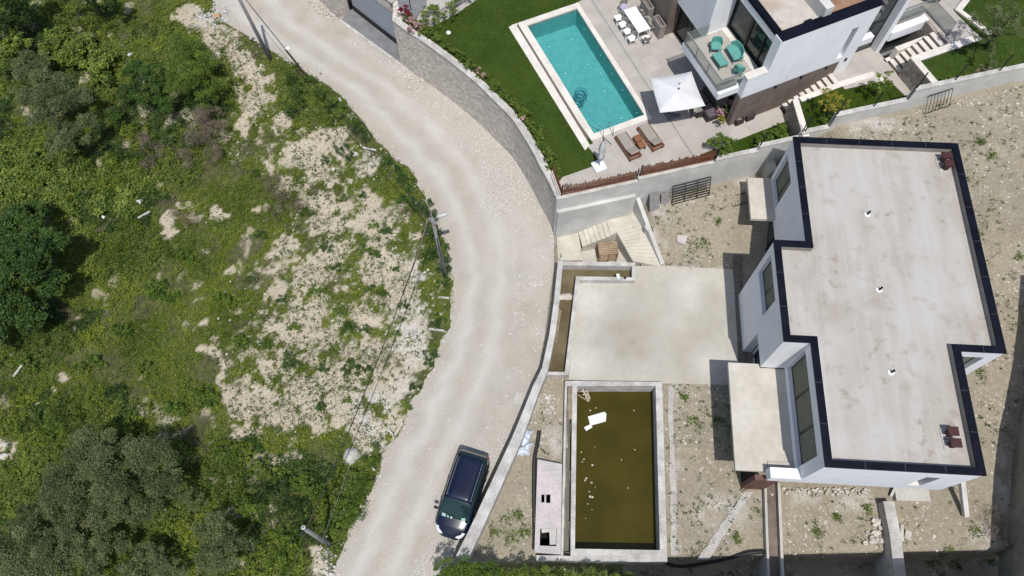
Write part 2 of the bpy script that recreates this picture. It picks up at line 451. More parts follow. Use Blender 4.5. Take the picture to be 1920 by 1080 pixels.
def tile_material(name, c1, c2, grout, rot, bw=1.2, bh=0.6, var=0.5):
    m = bpy.data.materials.new(name); m.use_nodes = True
    nt = m.node_tree; N = nt.nodes; L = nt.links
    b = N['Principled BSDF']; b.inputs['Roughness'].default_value = 0.7; b.inputs['Specular IOR Level'].default_value = 0.25
    tc = N.new('ShaderNodeTexCoord')
    mp = N.new('ShaderNodeMapping'); mp.inputs['Rotation'].default_value = (0, 0, -rot); L.new(tc.outputs['Object'], mp.inputs['Vector'])
    br = N.new('ShaderNodeTexBrick'); br.inputs['Scale'].default_value = 1.0
    br.inputs['Brick Width'].default_value = bw; br.inputs['Row Height'].default_value = bh; br.inputs['Mortar Size'].default_value = 0.012
    br.inputs['Color1'].default_value = (*c1, 1); br.inputs['Color2'].default_value = (*c2, 1); br.inputs['Mortar'].default_value = (*grout, 1)
    br.inputs['Bias'].default_value = 0.0
    L.new(mp.outputs[0], br.inputs['Vector'])
    n = N.new('ShaderNodeTexNoise'); n.inputs['Scale'].default_value = 1.1; n.inputs['Detail'].default_value = 6; L.new(tc.outputs['Object'], n.inputs['Vector'])
    f = N.new('ShaderNodeMapRange'); f.inputs[1].default_value = 0.3; f.inputs[2].default_value = 0.7; f.inputs[3].default_value = 0.9; f.inputs[4].default_value = 1.08
    L.new(n.outputs['Fac'], f.inputs[0])
    s = N.new('ShaderNodeVectorMath'); s.operation = 'SCALE'; L.new(br.outputs['Color'], s.inputs[0]); L.new(f.outputs[0], s.inputs['Scale'])
    L.new(s.outputs[0], b.inputs['Base Color'])
    return m

def masonry_material(name, cols, scale=2.4, stretch=1.8, mortar=(0.25, 0.24, 0.22)):
    """irregular stone facing: voronoi cells with joints"""
    m = bpy.data.materials.new(name); m.use_nodes = True
    nt = m.node_tree; N = nt.nodes; L = nt.links
    b = N['Principled BSDF']; b.inputs['Roughness'].default_value = 0.9; b.inputs['Specular IOR Level'].default_value = 0.15
    tc = N.new('ShaderNodeTexCoord')
    mp = N.new('ShaderNodeMapping'); mp.inputs['Scale'].default_value = (1, 1, stretch); L.new(tc.outputs['Object'], mp.inputs['Vector'])
    v1 = N.new('ShaderNodeTexVoronoi'); v1.inputs['Scale'].default_value = scale; L.new(mp.outputs[0], v1.inputs['Vector'])
    v2 = N.new('ShaderNodeTexVoronoi'); v2.feature = 'DISTANCE_TO_EDGE'; v2.inputs['Scale'].default_value = scale; L.new(mp.outputs[0], v2.inputs['Vector'])
    sep = N.new('ShaderNodeSeparateColor'); L.new(v1.outputs['Color'], sep.inputs[0])
    r = N.new('ShaderNodeValToRGB')
    while len(r.color_ramp.elements) < len(cols): r.color_ramp.elements.new(0.5)
    for i, (e, c) in enumerate(zip(r.color_ramp.elements, cols)): e.position = i / (len(cols) - 1); e.color = (*c, 1)
    L.new(sep.outputs[0], r.inputs['Fac'])
    jr = N.new('ShaderNodeMapRange'); jr.inputs[1].default_value = 0.0; jr.inputs[2].default_value = 0.05; L.new(v2.outputs['Distance'], jr.inputs[0])
    mx = N.new('ShaderNodeMixRGB'); L.new(jr.outputs[0], mx.inputs[0]); mx.inputs[1].default_value = (*mortar, 1); L.new(r.outputs['Color'], mx.inputs[2])
    L.new(mx.outputs[0], b.inputs['Base Color'])
    bp = N.new('ShaderNodeBump'); bp.inputs['Strength'].default_value = 0.6; bp.inputs['Distance'].default_value = 0.05
    L.new(jr.outputs[0], bp.inputs['Height']); L.new(bp.outputs[0], b.inputs['Normal'])
    return m

def water_material(name, colr, rough=0.08, bump=0.05, scale=3, mottled=None):
    m = bpy.data.materials.new(name); m.use_nodes = True
    nt = m.node_tree; N = nt.nodes; L = nt.links
    b = N['Principled BSDF']; b.inputs['Roughness'].default_value = rough; b.inputs['IOR'].default_value = 1.33
    tc = N.new('ShaderNodeTexCoord')
    n = N.new('ShaderNodeTexNoise'); n.inputs['Scale'].default_value = scale; n.inputs['Detail'].default_value = 4; L.new(tc.outputs['Object'], n.inputs['Vector'])
    bp = N.new('ShaderNodeBump'); bp.inputs['Strength'].default_value = bump; bp.inputs['Distance'].default_value = 0.05
    L.new(n.outputs['Fac'], bp.inputs['Height']); L.new(bp.outputs[0], b.inputs['Normal'])
    if mottled:
        r = N.new('ShaderNodeValToRGB'); r.color_ramp.elements[0].color = (*colr, 1); r.color_ramp.elements[1].color = (*mottled, 1)
        r.color_ramp.elements[0].position = 0.35; r.color_ramp.elements[1].position = 0.7
        n2 = N.new('ShaderNodeTexNoise'); n2.inputs['Scale'].default_value = 0.6; n2.inputs['Detail'].default_value = 5; L.new(tc.outputs['Object'], n2.inputs['Vector'])
        L.new(n2.outputs['Fac'], r.inputs['Fac']); L.new(r.outputs['Color'], b.inputs['Base Color'])
    else:
        b.inputs['Base Color'].default_value = (*colr, 1)
    return m
VA = math.radians(-67.5)                       # heading of the villa's long axis
M['tiles'] = tile_material('terrace_tiles', (0.455, 0.42, 0.375), (0.40, 0.37, 0.335), (0.345, 0.32, 0.29), VA, 1.2, 0.8)
M['stonewall'] = masonry_material('grey_stone_facing', [(0.52, 0.475, 0.42), (0.68, 0.625, 0.56), (0.42, 0.385, 0.345), (0.62, 0.55, 0.47), (0.76, 0.71, 0.65)], 4.2, 2.0, (0.46, 0.425, 0.38))
M['stoneface'] = masonry_material('villa_stone_facing', [(0.27, 0.235, 0.20), (0.38, 0.34, 0.29), (0.20, 0.18, 0.15), (0.44, 0.40, 0.35)], 4.5, 1.6, (0.20, 0.18, 0.155))
M['pool_water'] = None
M['green_water'] = water_material('stagnant_water', (0.044, 0.038, 0.004), 0.12, 0.03, 2, (0.062, 0.050, 0.006))
M['brown_water'] = water_material('shallow_dirty_water', (0.105, 0.083, 0.040), 0.15, 0.04, 3, (0.185, 0.155, 0.095))
M['pooltile'] = mat('pool_mosaic', (0.155, 0.385, 0.375), (0.20, 0.44, 0.425), 2.5, 0.5, fine=9, fine_amt=0.12)

# ------------------------------------------------------------------ site survey (plan points)
G = 3.9            # level of the villa's pool terrace
T = 0.3            # level of the unfinished plot's concrete terrace
ROAD_L = [(385, -60), (400, 0), (415, 40), (470, 72), (513, 98), (570, 133), (610, 158), (640, 182), (677, 227), (700, 253), (722, 283), (770, 320), (792, 360), (808, 403), (830, 435), (839, 480), (847, 520), (847, 548), (848, 577), (840, 620), (823, 650), (812, 682), (798, 712), (768, 755), (755, 803), (722, 847), (708, 887), (682, 945), (660, 985), (640, 1037), (612, 1080), (590, 1150)]
ROAD_R = [(560, -60), (610, 0), (650, 38), (690, 75), (757, 115), (822, 158), (888, 207), (947, 259), (994, 326), (1027, 388), (1039, 438), (1040, 500), (1030, 560), (1022, 625), (1012, 685), (985, 748), (955, 815), (925, 880), (900, 935), (872, 995), (850, 1040), (826, 1090), (790, 1150)]
road_l = [P(*p, 0) for p in ROAD_L]
road_r = [P(*p, 0) for p in ROAD_R]
road_poly = [(p.x, p.y) for p in road_l] + [(p.x, p.y) for p in road_r[::-1]]

def arr(pts): return np.array([(p[0], p[1]) for p in pts])
rl = arr(road_l); rr = arr(road_r)
def x_on(line, y):       # x of a border line at given y (line runs downwards in y)
    return np.interp(y, line[::-1, 1], line[::-1, 0])

WALL_A = Vector((2.864, 21.869)); wd = Vector((math.cos(math.radians(12.615)), math.sin(math.radians(12.615))))
def wall_pt(x, off=0.0):  # villa retaining wall: a straight line in plan
    t = (x - WALL_A.x) / wd.x
    return Vector((x - wd.y * off, WALL_A.y + wd.y * t + wd.x * off))

def zground(x, y):
    x = np.asarray(x, float); y = np.asarray(y, float)
    right = smooth((x - x_on(rr, y)) / 0.5 + 0.2)
    plot = T + 1.65 * smooth((y - 19.6) / 4.0) * smooth((x - 7.2) / 1.5)
    plot = plot + 3.7 * smooth((x - 14.2) / 5.0) * smooth((y - 18.5) / 5.0)
    plot = plot + 0.5 * smooth((x - 22.0) / 3.0) * smooth((y - 6) / 8.0)
    # the land falls away behind the lowest gardens
    plot = plot - 1.6 * smooth((3.2 - y) / 0.5)
    left = -np.maximum(0, x_on(rl, np.clip(y, 0, 42)) - x - 0.6) * 0.075
    left = left + (fbm(x, y, 3.0, 5) - 0.5) * 0.6 * smooth((x_on(rl, np.clip(y, 0, 42)) - x) / 3.0)
    z = np.where(right > 0, right * plot, left)
    z = z + (fbm(x, y, 1.0, 9, 3) - 0.5) * 0.07 * np.where(right > 0.99, 1.0, 0)
    # under the villa plateau the sheet stays low
    vl = (y > WALL_A.y + (x - WALL_A.x) * wd.y / wd.x + 0.3) & (x > x_on(rr, y) - 0.4)
    z = np.where(vl, np.minimum(z, 0.0), z)
    return z

def on_ground(px, py, dz=0.0):
    z = 0.0
    for _ in range(8):
        p = P(px, py, z + dz); z = float(zground(p.x, p.y))
    return Vector((p.x, p.y, z))

# vegetation survey in photo pixels: (x, y, rx, ry) bare soil and gravel patches on the slope
BARE = [(370, 30, 50, 30), (410, 80, 38, 45), (450, 130, 32, 50), (480, 190, 26, 55), (465, 240, 20, 35), (530, 235, 20, 22), (575, 285, 55, 34), (620, 250, 35, 16), (600, 330, 45, 26), (690, 310, 28, 20), (640, 390, 60, 20), (500, 310, 18, 12),
        (700, 400, 50, 32), (670, 430, 75, 26), (530, 470, 48, 16), (620, 480, 30, 20), (710, 500, 60, 55), (640, 540, 30, 14), (600, 590, 62, 32), (560, 620, 40, 40), (690, 590, 42, 34), (760, 560, 42, 60), (770, 650, 42, 60),
        (500, 690, 32, 22), (395, 668, 35, 17), (430, 705, 16, 40), (470, 745, 60, 40), (520, 790, 70, 24), (570, 740, 55, 50), (630, 700, 50, 40), (660, 760, 60, 45), (700, 800, 50, 60), (730, 720, 45, 50), (455, 800, 20, 16),
        (320, 420, 25, 14), (410, 400, 20, 10), (480, 385, 18, 9), (118, 715, 14, 16), (95, 740, 10, 8), (10, 845, 9, 22), (385, 590, 14, 12), (370, 610, 8, 8), (520, 450, 22, 14), (610, 1050, 22, 50), (440, 510, 18, 8)]
GRAV = [(700, 790, 34, 60), (660, 850, 16, 14), (790, 560, 30, 70), (770, 640, 36, 55), (430, 275, 30, 20), (690, 330, 25, 14), (610, 1040, 20, 40), (745, 470, 18, 12), (725, 290, 30, 24), (790, 350, 14, 40), (400, 30, 28, 14), (760, 740, 24, 40)]
def blob(px, py, lst, soft=0.35):
    r = np.zeros(np.shape(px))
    for x, y, a, b in lst:
        d = np.hypot((px - x) / a, (py - y) / b)
        r = np.maximum(r, 1 - smooth((d - (1 - soft)) / (2 * soft)))
    return r

WIDE = [(420, 70, 60, 80), (480, 170, 50, 70), (590, 300, 120, 75), (660, 420, 150, 80), (630, 520, 190, 90), (620, 650, 200, 120), (740, 600, 100, 200), (560, 760, 130, 60), (710, 780, 70, 80), (380, 400, 60, 20)]
def slope_cover(x, y, pp):
    """0..1 vegetation cover of the wild slope at plan points"""
    w = (fbm(x, y, 1.6, 21, 4) - 0.5) * 60; w2 = (fbm(x, y, 1.6, 41, 4) - 0.5) * 60
    bare = blob(pp[:, 0] + w, pp[:, 1] + w2, BARE, .6)
    n = fbm(x, y, 0.9, 3, 4)
    n2 = fbm(x, y, 4.0, 33, 3)
    bare = np.maximum(bare, .80 * blob(pp[:, 0] + w, pp[:, 1] + w2, WIDE, .45))
    nf = .6 * fbm(x, y, 0.7, 23, 4) + .4 * fbm(x, y, .22, 24, 3)
    cov = smooth((0.35 * n + 0.65 * nf + 0.60 * (1 - bare) - 0.60) / 0.07)
    cov = cov * (1 - 0.7 * smooth((n - 0.63) / 0.05) * (n2 > 0.5))
    return np.clip(cov, 0, 1)

# ------------------------------------------------------------------ ground sheet
def graded(lo, hi, a, b, step):
    core = np.arange(a, b + step / 2, step)
    left = [a]; s = step * 1.6
    while left[-1] > lo: left.append(left[-1] - s); s *= 1.35
    right = [core[-1]]; s = step * 1.6
    while right[-1] < hi: right.append(right[-1] + s); s *= 1.35
    return np.concatenate([np.array(left[1:][::-1]), core, np.array(right[1:])])

LP = dict(rim=[(1060, 716), (1242, 718), (1250, 1045), (1003, 1040)])
RIMZ = 0.75
def q2(lst, z): return [tuple(P(*p, z)[:2]) for p in lst]
lp_in = [(3.45, 12.0), (7.74, 11.9), (7.10, 3.40), (2.86, 3.56)]          # pool basin
ch_in = [(2.98, 11.98), (3.18, 11.98), (2.62, 3.60), (2.30, 3.60)]
tr_in = q2([(1053, 495), (1188, 496), (1188, 523), (1083, 521), (1062, 700), (1022, 700)], RIMZ)
stair_zone = q2([(1043, 436), (1186, 393), (1236, 493), (1190, 499), (1046, 491)], 0.3)
pad_zone = q2([(1012, 880), (1049, 880), (1044, 1030), (1006, 1030)], 0.3)
void_poly = q2([(1088, 474), (1092, 468), (1168, 438), (1185, 486), (1092, 487)], 0.3)
def build_ground():
    xs = graded(-420, 420, -38, 40, 0.17); ys = graded(-330, 430, -1.5, 46, 0.17)
    X, Y = np.meshgrid(xs, ys)
    x = X.ravel(); y = Y.ravel(); z = zground(x, y)
    far = (np.abs(x) > 60) | (y > 70) | (y < -12)
    z = np.where(far, np.clip(z, -3, 2) * 0 - 2.0, z)
    # keep the sheet below the road sheet
    onroad = in_poly(x, y, road_poly); z = np.where(onroad, -0.06, z)
    nx, ny = len(xs), len(ys)
    pts = np.stack([x, y, z], 1)
    pp = proj(pts)
    cx = (X[:-1, :-1] + X[1:, 1:]).ravel() / 2; cy = (Y[:-1, :-1] + Y[1:, 1:]).ravel() / 2
    i = np.arange(nx * ny).reshape(ny, nx)
    Fq = np.stack([i[:-1, :-1].ravel(), i[:-1, 1:].ravel(), i[1:, 1:].ravel(), i[1:, :-1].ravel()], 1)
    kill = np.zeros(len(cx), bool)
    for poly, g in ((lp_in, 0.12), (ch_in, 0.1), (tr_in, 0.08), (stair_zone, 0.0), (pad_zone, 0.0)):
        c = np.mean(poly, axis=0)
        grown = [tuple(np.array(p) + (np.array(p) - c) / np.linalg.norm(np.array(p) - c) * g) for p in poly] if poly is not tr_in else poly
        kill |= in_poly(cx, cy, grown)
    Fq = Fq[~kill]
    me = bpy.data.meshes.new('ground')
    me.vertices.add(len(pts)); me.vertices.foreach_set('co', pts.astype(np.float32).ravel())
    me.loops.add(len(Fq) * 4); me.loops.foreach_set('vertex_index', Fq.astype(np.int32).ravel())
    me.polygons.add(len(Fq)); me.polygons.foreach_set('loop_start', np.arange(0, len(Fq) * 4, 4, dtype=np.int32)); me.polygons.foreach_set('loop_total', np.full(len(Fq), 4, np.int32))
    right = x > x_on(rr, y) - 0.2
    veg = np.where(right, 0, slope_cover(x, y, pp))
    veg = np.where((y < 3.0) & (x > x_on(rr, np.clip(y, 0, 60))) & (x < 5.5), 0.8, veg)
    veg = np.where(far, 0.7, veg)
    gr = np.where(right, 0, blob(pp[:, 0] + (fbm(x, y, 1, 77) - .5) * 50, pp[:, 1] + (fbm(x, y, 1, 78) - .5) * 40, GRAV, .7)) * 0.7 * smooth((fbm(x, y, .7, 79) - .3) / .25)
    gr = np.maximum(gr, np.where(~right, smooth(1 - (x_on(rl, y) - x) / 0.7) * 0.6 * (fbm(x, y, 0.8, 13) > .47), 0))
    PG = [(1235, 430, 16, 50), (1300, 505, 90, 6), (1640, 235, 50, 12), (990, 755, 20, 30), (1030, 830, 30, 28), (1268, 850, 8, 160), (1350, 960, 50, 26), (1480, 935, 60, 9), (1600, 940, 40, 18), (1880, 900, 12, 60), (1850, 1020, 30, 30), (1400, 345, 20, 12)]
    gr = np.maximum(gr, np.where(right, blob(pp[:, 0] + (fbm(x, y, .8, 70) - .5) * 20, pp[:, 1] + (fbm(x, y, .8, 71) - .5) * 20, PG, 0.8) * 0.6 * smooth((fbm(x, y, .6, 72, 4) - .38) / .2), 0))
    plot = np.where(right, 1.0, 0)
    for nme, val in (('veg', veg), ('gravel', gr), ('plot', plot)):
        a = me.attributes.new(nme, 'FLOAT', 'POINT'); a.data.foreach_set('value', np.clip(val, 0, 1).astype(np.float32))
    me.update(); me.shade_smooth()
    tag(link_mesh('ground', me, ground_material()), kind='structure')
build_ground()

def build_road():
    def resample(l, n):
        l = arr(l); d = np.concatenate([[0], np.cumsum(np.hypot(*np.diff(l, axis=0).T))])
        t = np.linspace(0, d[-1], n)
        o = np.stack([np.interp(t, d, l[:, 0]), np.interp(t, d, l[:, 1])], 1)
        for _ in range(6): o[1:-1] = (o[:-2] + 2 * o[1:-1] + o[2:]) / 4
        return o
    n = 260; m = 44
    # pair borders by the given sections so the tracks follow the bend
    A = resample(road_l, n); B = resample(road_r, n)
    jit = (fbm(A[:, 0], A[:, 1], 0.7, 90) - 0.5) * 0.7
    d = (A - B); d /= np.linalg.norm(d, axis=1, keepdims=True)
    A = A + d * jit[:, None]
    ts = np.linspace(0, 1, m)
    V = A[:, None, :] * (1 - ts)[None, :, None] + B[:, None, :] * ts[None, :, None]
    x = V[..., 0].ravel(); y = V[..., 1].ravel()
    z = 0.01 + (fbm(x, y, 1.2, 55, 4) - 0.5) * 0.05
    tt = np.tile(ts, n)
    wob = (fbm(x, y, 3, 56) - 0.5) * 0.14
    pp = proj(np.stack([x, y, z], 1))
    # worn wheel tracks: the travelled band hugs the inner (left) side
    tr = np.maximum(np.exp(-((tt + wob - 0.20) / 0.085) ** 2), np.exp(-((tt + wob - 0.50) / 0.10) ** 2)) * (0.6 + 0.4 * fbm(x, y, 1.1, 57))
    gv = smooth((fbm(x, y, 1.6, 58, 4) - 0.52) / 0.12) * smooth((tt - 0.66) / 0.14) * 0.8
    gv = np.maximum(gv, blob(pp[:, 0] + (fbm(x, y, 1, 99) - .5) * 60, pp[:, 1], [(950, 300, 45, 80), (880, 250, 40, 30), (930, 380, 40, 30), (860, 190, 30, 30)]) * 0.75)
    gv = np.maximum(gv, smooth((0.05 - tt) / 0.05) * 0.6 * fbm(x, y, .6, 5))
    tr = np.maximum(tr, blob(pp[:, 0], pp[:, 1], [(960, 470, 70, 90)], 0.5) * 0.8 * fbm(x, y, 1.5, 8) * 1.4)
    me = bpy.data.meshes.new('road')
    i = np.arange(n * m).reshape(n, m)
    Fq = np.stack([i[:-1, :-1].ravel(), i[1:, :-1].ravel(), i[1:, 1:].ravel(), i[:-1, 1:].ravel()], 1)
    me.from_pydata(np.stack([x, y, z], 1).tolist(), [], Fq.tolist())
    for nme, val in (('track', tr), ('gravel', gv)):
        a = me.attributes.new(nme, 'FLOAT', 'POINT'); a.data.foreach_set('value', np.clip(val, 0, 1).astype(np.float32))
    uv = me.uv_layers.new(name='UVMap')
    s = np.repeat(np.arange(n) * 0.2, m)
    li = np.array([l.vertex_index for l in me.loops])
    uv.data.foreach_set('uv', np.stack([tt[li], s[li]], 1).astype(np.float32).ravel())
    me.update(); me.shade_smooth()
    tag(link_mesh('road', me, road_material()), kind='structure')
build_road()

# ------------------------------------------------------------------ unfinished plot: terrace, trough, basin, walls
def band(pts, w):
    """closed strip polygon of width w to the right-hand side of a plan polyline"""
    pts = [Vector(p[:2]) for p in pts]
    out = []
    for i, p in enumerate(pts):
        d = (pts[min(i + 1, len(pts) - 1)] - pts[max(i - 1, 0)]).normalized()
        n = Vector((d.y, -d.x))
        k = 1.0
        if 0 < i < len(pts) - 1:
            d1 = (p - pts[i - 1]).normalized(); k = 1 / max(0.5, math.sqrt((1 + d1.dot((pts[i + 1] - p).normalized())) / 2))
        out.append(p + n * w * k)
    return [tuple(p) for p in pts], [tuple(p) for p in out]
def strip(mb, pts, w, z0, z1):
    a, b = band(pts, w)
    n = len(a)
    Z1 = z1 if isinstance(z1, (list, tuple)) else [z1] * n
    Z0 = z0 if isinstance(z0, (list, tuple)) else [z0] * n
    vs = []
    for i in range(n):
        vs += [(*a[i], Z0[i]), (*b[i], Z0[i]), (*b[i], Z1[i]), (*a[i], Z1[i])]
    fs = [(3, 2, 1, 0), (4 * n - 4, 4 * n - 3, 4 * n - 2, 4 * n - 1)]
    for i in range(n - 1):
        k = 4 * i
        for j in range(4):
            fs.append((k + j, k + (j + 1) % 4, k + 4 + (j + 1) % 4, k + 4 + j))
    return mb.add(vs, fs)

# concrete terrace
def add_spots(m, spots, c, amt=.6, ns=1.5):
    N = m.node_tree.nodes; L = m.node_tree.links; b = N['Principled BSDF']; tc = N.new('ShaderNodeTexCoord')
    n = N.new('ShaderNodeTexNoise'); n.inputs['Scale'].default_value = ns; n.inputs['Detail'].default_value = 6; L.new(tc.outputs['Object'], n.inputs['Vector'])
    for (x, y, z, r) in spots:
        src = b.inputs['Base Color'].links[0].from_socket
        d = N.new('ShaderNodeVectorMath'); d.operation = 'DISTANCE'; d.inputs[1].default_value = (x, y, z); L.new(tc.outputs['Object'], d.inputs[0])
        k = N.new('ShaderNodeMapRange'); k.inputs[1].default_value = r * .1; k.inputs[2].default_value = r; k.inputs[3].default_value = amt; k.inputs[4].default_value = 0; L.new(d.outputs['Value'], k.inputs[0])
        mm = N.new('ShaderNodeMath'); mm.operation = 'MULTIPLY'; L.new(k.outputs[0], mm.inputs[0]); L.new(n.outputs['Fac'], mm.inputs[1])
        x_ = N.new('ShaderNodeMixRGB'); L.new(mm.outputs[0], x_.inputs[0]); L.new(src, x_.inputs[1]); x_.inputs[2].default_value = (*c, 1); L.new(x_.outputs[0], b.inputs['Base Color'])
add_spots(M['gritty'], [(*P(px, py, T)[:2], T, r) for px, py, r in ((1180, 640, 2.2), (1290, 645, 1.8), (1168, 660, .5), (1120, 640, .7), (1200, 610, 2.6), (1330, 560, 1.2))], (0.22, 0.19, 0.145), 0.55)
add_spots(M['gritty'], [(*P(px, py, T)[:2], T, r) for px, py, r in ((1330, 680, 1.6), (1100, 560, 1.3), (1290, 545, 1.5), (1090, 690, 1.2))], (0.62, 0.60, 0.55), 0.9)
ter = q2([(1083, 532), (1190, 522), (1190, 499), (1240, 499), (1376, 505), (1378, 560), (1383, 662), (1386, 716), (1366, 722), (1242, 719), (1066, 712)], T + 0.03)
tag(sheet('terrace', ter, [], T + 0.045, M['gritty'], thick=0.2), kind='structure')
# gutter strip between terrace and house, wall shade put into its dark colour
gs = q2([(1376, 440), (1392, 440), (1392, 556), (1402, 676), (1386, 676), (1379, 560), (1374, 505)], T + 0.04)
tag(sheet('path', gs, [], T + 0.052, mat('shaded_gutter', (0.20, 0.18, 0.15), (0.13, 0.115, 0.095), 3, 0.95, fine=12, fine_amt=0.2)), kind='structure')
# pale gravel walks in the plot
GW = mat('crushed_stone', (0.47, 0.45, 0.42), (0.38, 0.36, 0.33), 4, 0.95, fine=16, fine_amt=0.25, bump=0.3)
for k, pl in enumerate(([(1252, 724), (1262, 724), (1270, 1040), (1258, 1040)], [(1395, 922), (1412, 922), (1330, 1050), (1306, 1050)])):
    pts = []
    for i in range(4):
        a = P(*pl[i], T); b = P(*pl[(i + 1) % 4], T)
        for j in range(14 if i % 2 else 1):
            q = a.lerp(b, j / (14 if i % 2 else 1)); q += Vector((random.uniform(-.05, .05), random.uniform(-.04, .04), 0)); pts.append((q.x, q.y))
    tag(sheet('path', pts, [], T + 0.04, GW), kind='structure')

# roadside parapet (white top) from the stairs down to the hedge
par_px = [(1046, 488), (1039, 560), (1030, 625), (1016, 690), (1000, 722), (980, 772), (960, 820), (917, 912), (888, 975), (866, 1020), (855, 1042)]
mb = MB()
pp_ = [P(*p, 1.45) for p in par_px]
pc_ = []
for i, p in enumerate(pp_):
    d = (pp_[min(i + 1, len(pp_) - 1)] - pp_[max(i - 1, 0)]).normalized()
    pc_.append(p + Vector((-d.y, d.x, 0)) * 0.0)
lft, rgt = band([p for p in pp_][::-1], 1.0)
wds = np.interp(np.linspace(0, 1, len(lft)), [0, .35, .7, 1], [.62, .56, .36, .30])
vs_ = []
for (l_, r2_, w2_) in zip(lft, rgt, wds):
    q_ = (l_[0] + (r2_[0] - l_[0]) * w2_, l_[1] + (r2_[1] - l_[1]) * w2_); vs_ += [(*l_, -.5), (*q_, -.5), (*q_, 1.45), (*l_, 1.45)]
mb.add(vs_, [(0, 1, 2, 3)] + [(4 * i + j, 4 * i + (j + 1) % 4, 4 * i + 4 + (j + 1) % 4, 4 * i + 4 + j) for i in range(len(lft) - 1) for j in range(4)] + [(4 * len(lft) - 4, 4 * len(lft) - 3, 4 * len(lft) - 2, 4 * len(lft) - 1)])
tag(mb.build('parapet_wall', M['rim'], bevel=0.02), 'long pale concrete parapet wall following the right edge of the dirt road', 'wall')

# L-shaped trough
tro_o = q2([(1049, 490), (1191, 492), (1191, 526), (1087, 525), (1066, 703), (1019, 703)], RIMZ)
tro_i = q2([(1055, 497), (1185, 499), (1185, 520), (1080, 518), (1059, 697), (1025, 697)], RIMZ)
tr = empty('planter_trough', (P(1090, 560, 0).x, P(1090, 560, 0).y, 0))
tag(tr, 'L-shaped concrete planter trough holding brown water beside the terrace', 'planter')
def child(o, parent):
    o.parent = parent; o.matrix_parent_inverse = Matrix.Translation(-Vector(parent.location)) if parent.rotation_euler.z == 0 else parent.matrix_world.inverted()
    return o
def ring(mb, outer, inner, z0, z1):
    n = len(outer)
    for i in range(n):
        j = (i + 1) % n
        mb.prism([outer[i], outer[j], inner[j], inner[i]], z0, z1)
    return mb
def ring_mesh(outer, inner, z0, z1):
    """closed ring solid without inner seams"""
    n = len(outer); m = MB()
    vs = [(*p, z0) for p in outer] + [(*p, z0) for p in inner] + [(*p, z1) for p in outer] + [(*p, z1) for p in inner]
    a = sum(outer[i][0] * outer[(i + 1) % n][1] - outer[(i + 1) % n][0] * outer[i][1] for i in range(n))
    fs = []
    for i in range(n):
        j = (i + 1) % n
        q = [(2 * n + i, 2 * n + j, 3 * n + j, 3 * n + i), (i, j, 2 * n + j, 2 * n + i), (n + j, n + i, 3 * n + i, 3 * n + j)]
        if a < 0: q = [t[::-1] for t in q]
        fs += q
    return m.add(vs, fs)
child(ring_mesh(tro_o, tro_i, -0.45, RIMZ).build('rim', M['rim']), tr)
child(sheet('floor', tro_o, [], -0.3, M['conc']), tr)
wt = sheet('water', [(p[0], p[1]) for p in tro_i], [], 0.16, M['brown_water'])
tag(wt, kind='structure')
# silt heap crossing the trough and boards lying in it
def blob_mound(name, c, rx, ry, h, m, seed=0, parent=None, n=18, rough=0.25, rz=0.0):
    r_ = random.Random(seed); vs = []; fs = []
    K = 7
    ph = [r_.uniform(0, 6.28) for _ in range(4)]
    for i in range(K):
        t = i / (K - 1)
        for k in range(n):
            a = 2 * math.pi * k / n
            w = 1 + rough * (math.sin(a * 2 + ph[0]) * .5 + math.sin(a * 3 + ph[1]) * .4 + math.sin(a * 5 + ph[2]) * .3) + r_.uniform(-1, 1) * rough * 0.25
            x = rx * t * w * math.cos(a); y = ry * t * w * math.sin(a)
            z = h * (1 - t * t) * (1 + r_.uniform(-.2, .2)) - (0.03 if i == K - 1 else 0)
            vs.append((x, y, z))
    for i in range(K - 1):
        for k in range(n):
            fs.append((i * n + k, i * n + (k + 1) % n, (i + 1) * n + (k + 1) % n, (i + 1) * n + k)[::-1])
    m_ = MB().add(vs, fs)
    o = m_.build(name, m, parent, smooth=True); o.location = c; o.rotation_euler.z = rz
    return o
o = blob_mound('silt_heap', P(1060, 557, 0.14), 0.62, 0.28, 0.16, M['stone'], 3)
tag(o, 'pale heap of silt lying across the brown trough water', 'silt heap')
for k, (a, b, z, s) in enumerate((((1044, 578), (1033, 640), .22, 0), ((1047, 578), (1037, 643), .25, 1), ((1051, 582), (1042, 642), .21, 2))):
    o = MB().beam(P(*a, z), P(*b, z), 0.12, 0.04).build('plank', M['palewood'] if k < 2 else M['plank'])
    tag(o, ['pale plank nearest the road parapet lying in the trough', 'middle pale plank of the three lying in the trough', 'darker plank of the three lying in the trough'][k], 'plank', 'planks lying in the trough')
wc = MB().box(P(1159, 518, RIMZ + 0.03), (0.18, 0.28, 0.10), 0.2).build('tile_scrap', M['plastic'])
tag(wc, 'small white block left on the trough rim', 'block')
wc = MB().box(P(1172, 521, RIMZ + 0.03), (0.14, 0.12, 0.08), 0.5).build('rubbish_scrap', M['blackplastic'])
tag(wc, 'small black scrap left on the trough rim', 'scrap')

# swimming basin with stagnant water
basin = empty('swimming_basin', (5.3, 7.8, 0))
tag(basin, 'unfinished rectangular concrete pool full of stagnant olive water', 'pool')
rim_o = q2([(1060, 716), (1242, 718), (1250, 1045), (1003, 1040)], RIMZ)
rim_o = [(2.75, 12.22), (8.12, 12.06), (7.42, 3.06), (2.17, 3.30)]
rim_o2 = [(3.20, 12.30), (8.12, 12.12), (7.42, 3.02), (2.62, 3.22)]
child(ring_mesh(rim_o2, lp_in, -1.3, RIMZ).build('rim', M['rim']), basin)
child(sheet('floor', rim_o2, [], -1.2, M['conc']), basin)
tag(sheet('water', lp_in, [], -0.33, M['green_water']), kind='structure')
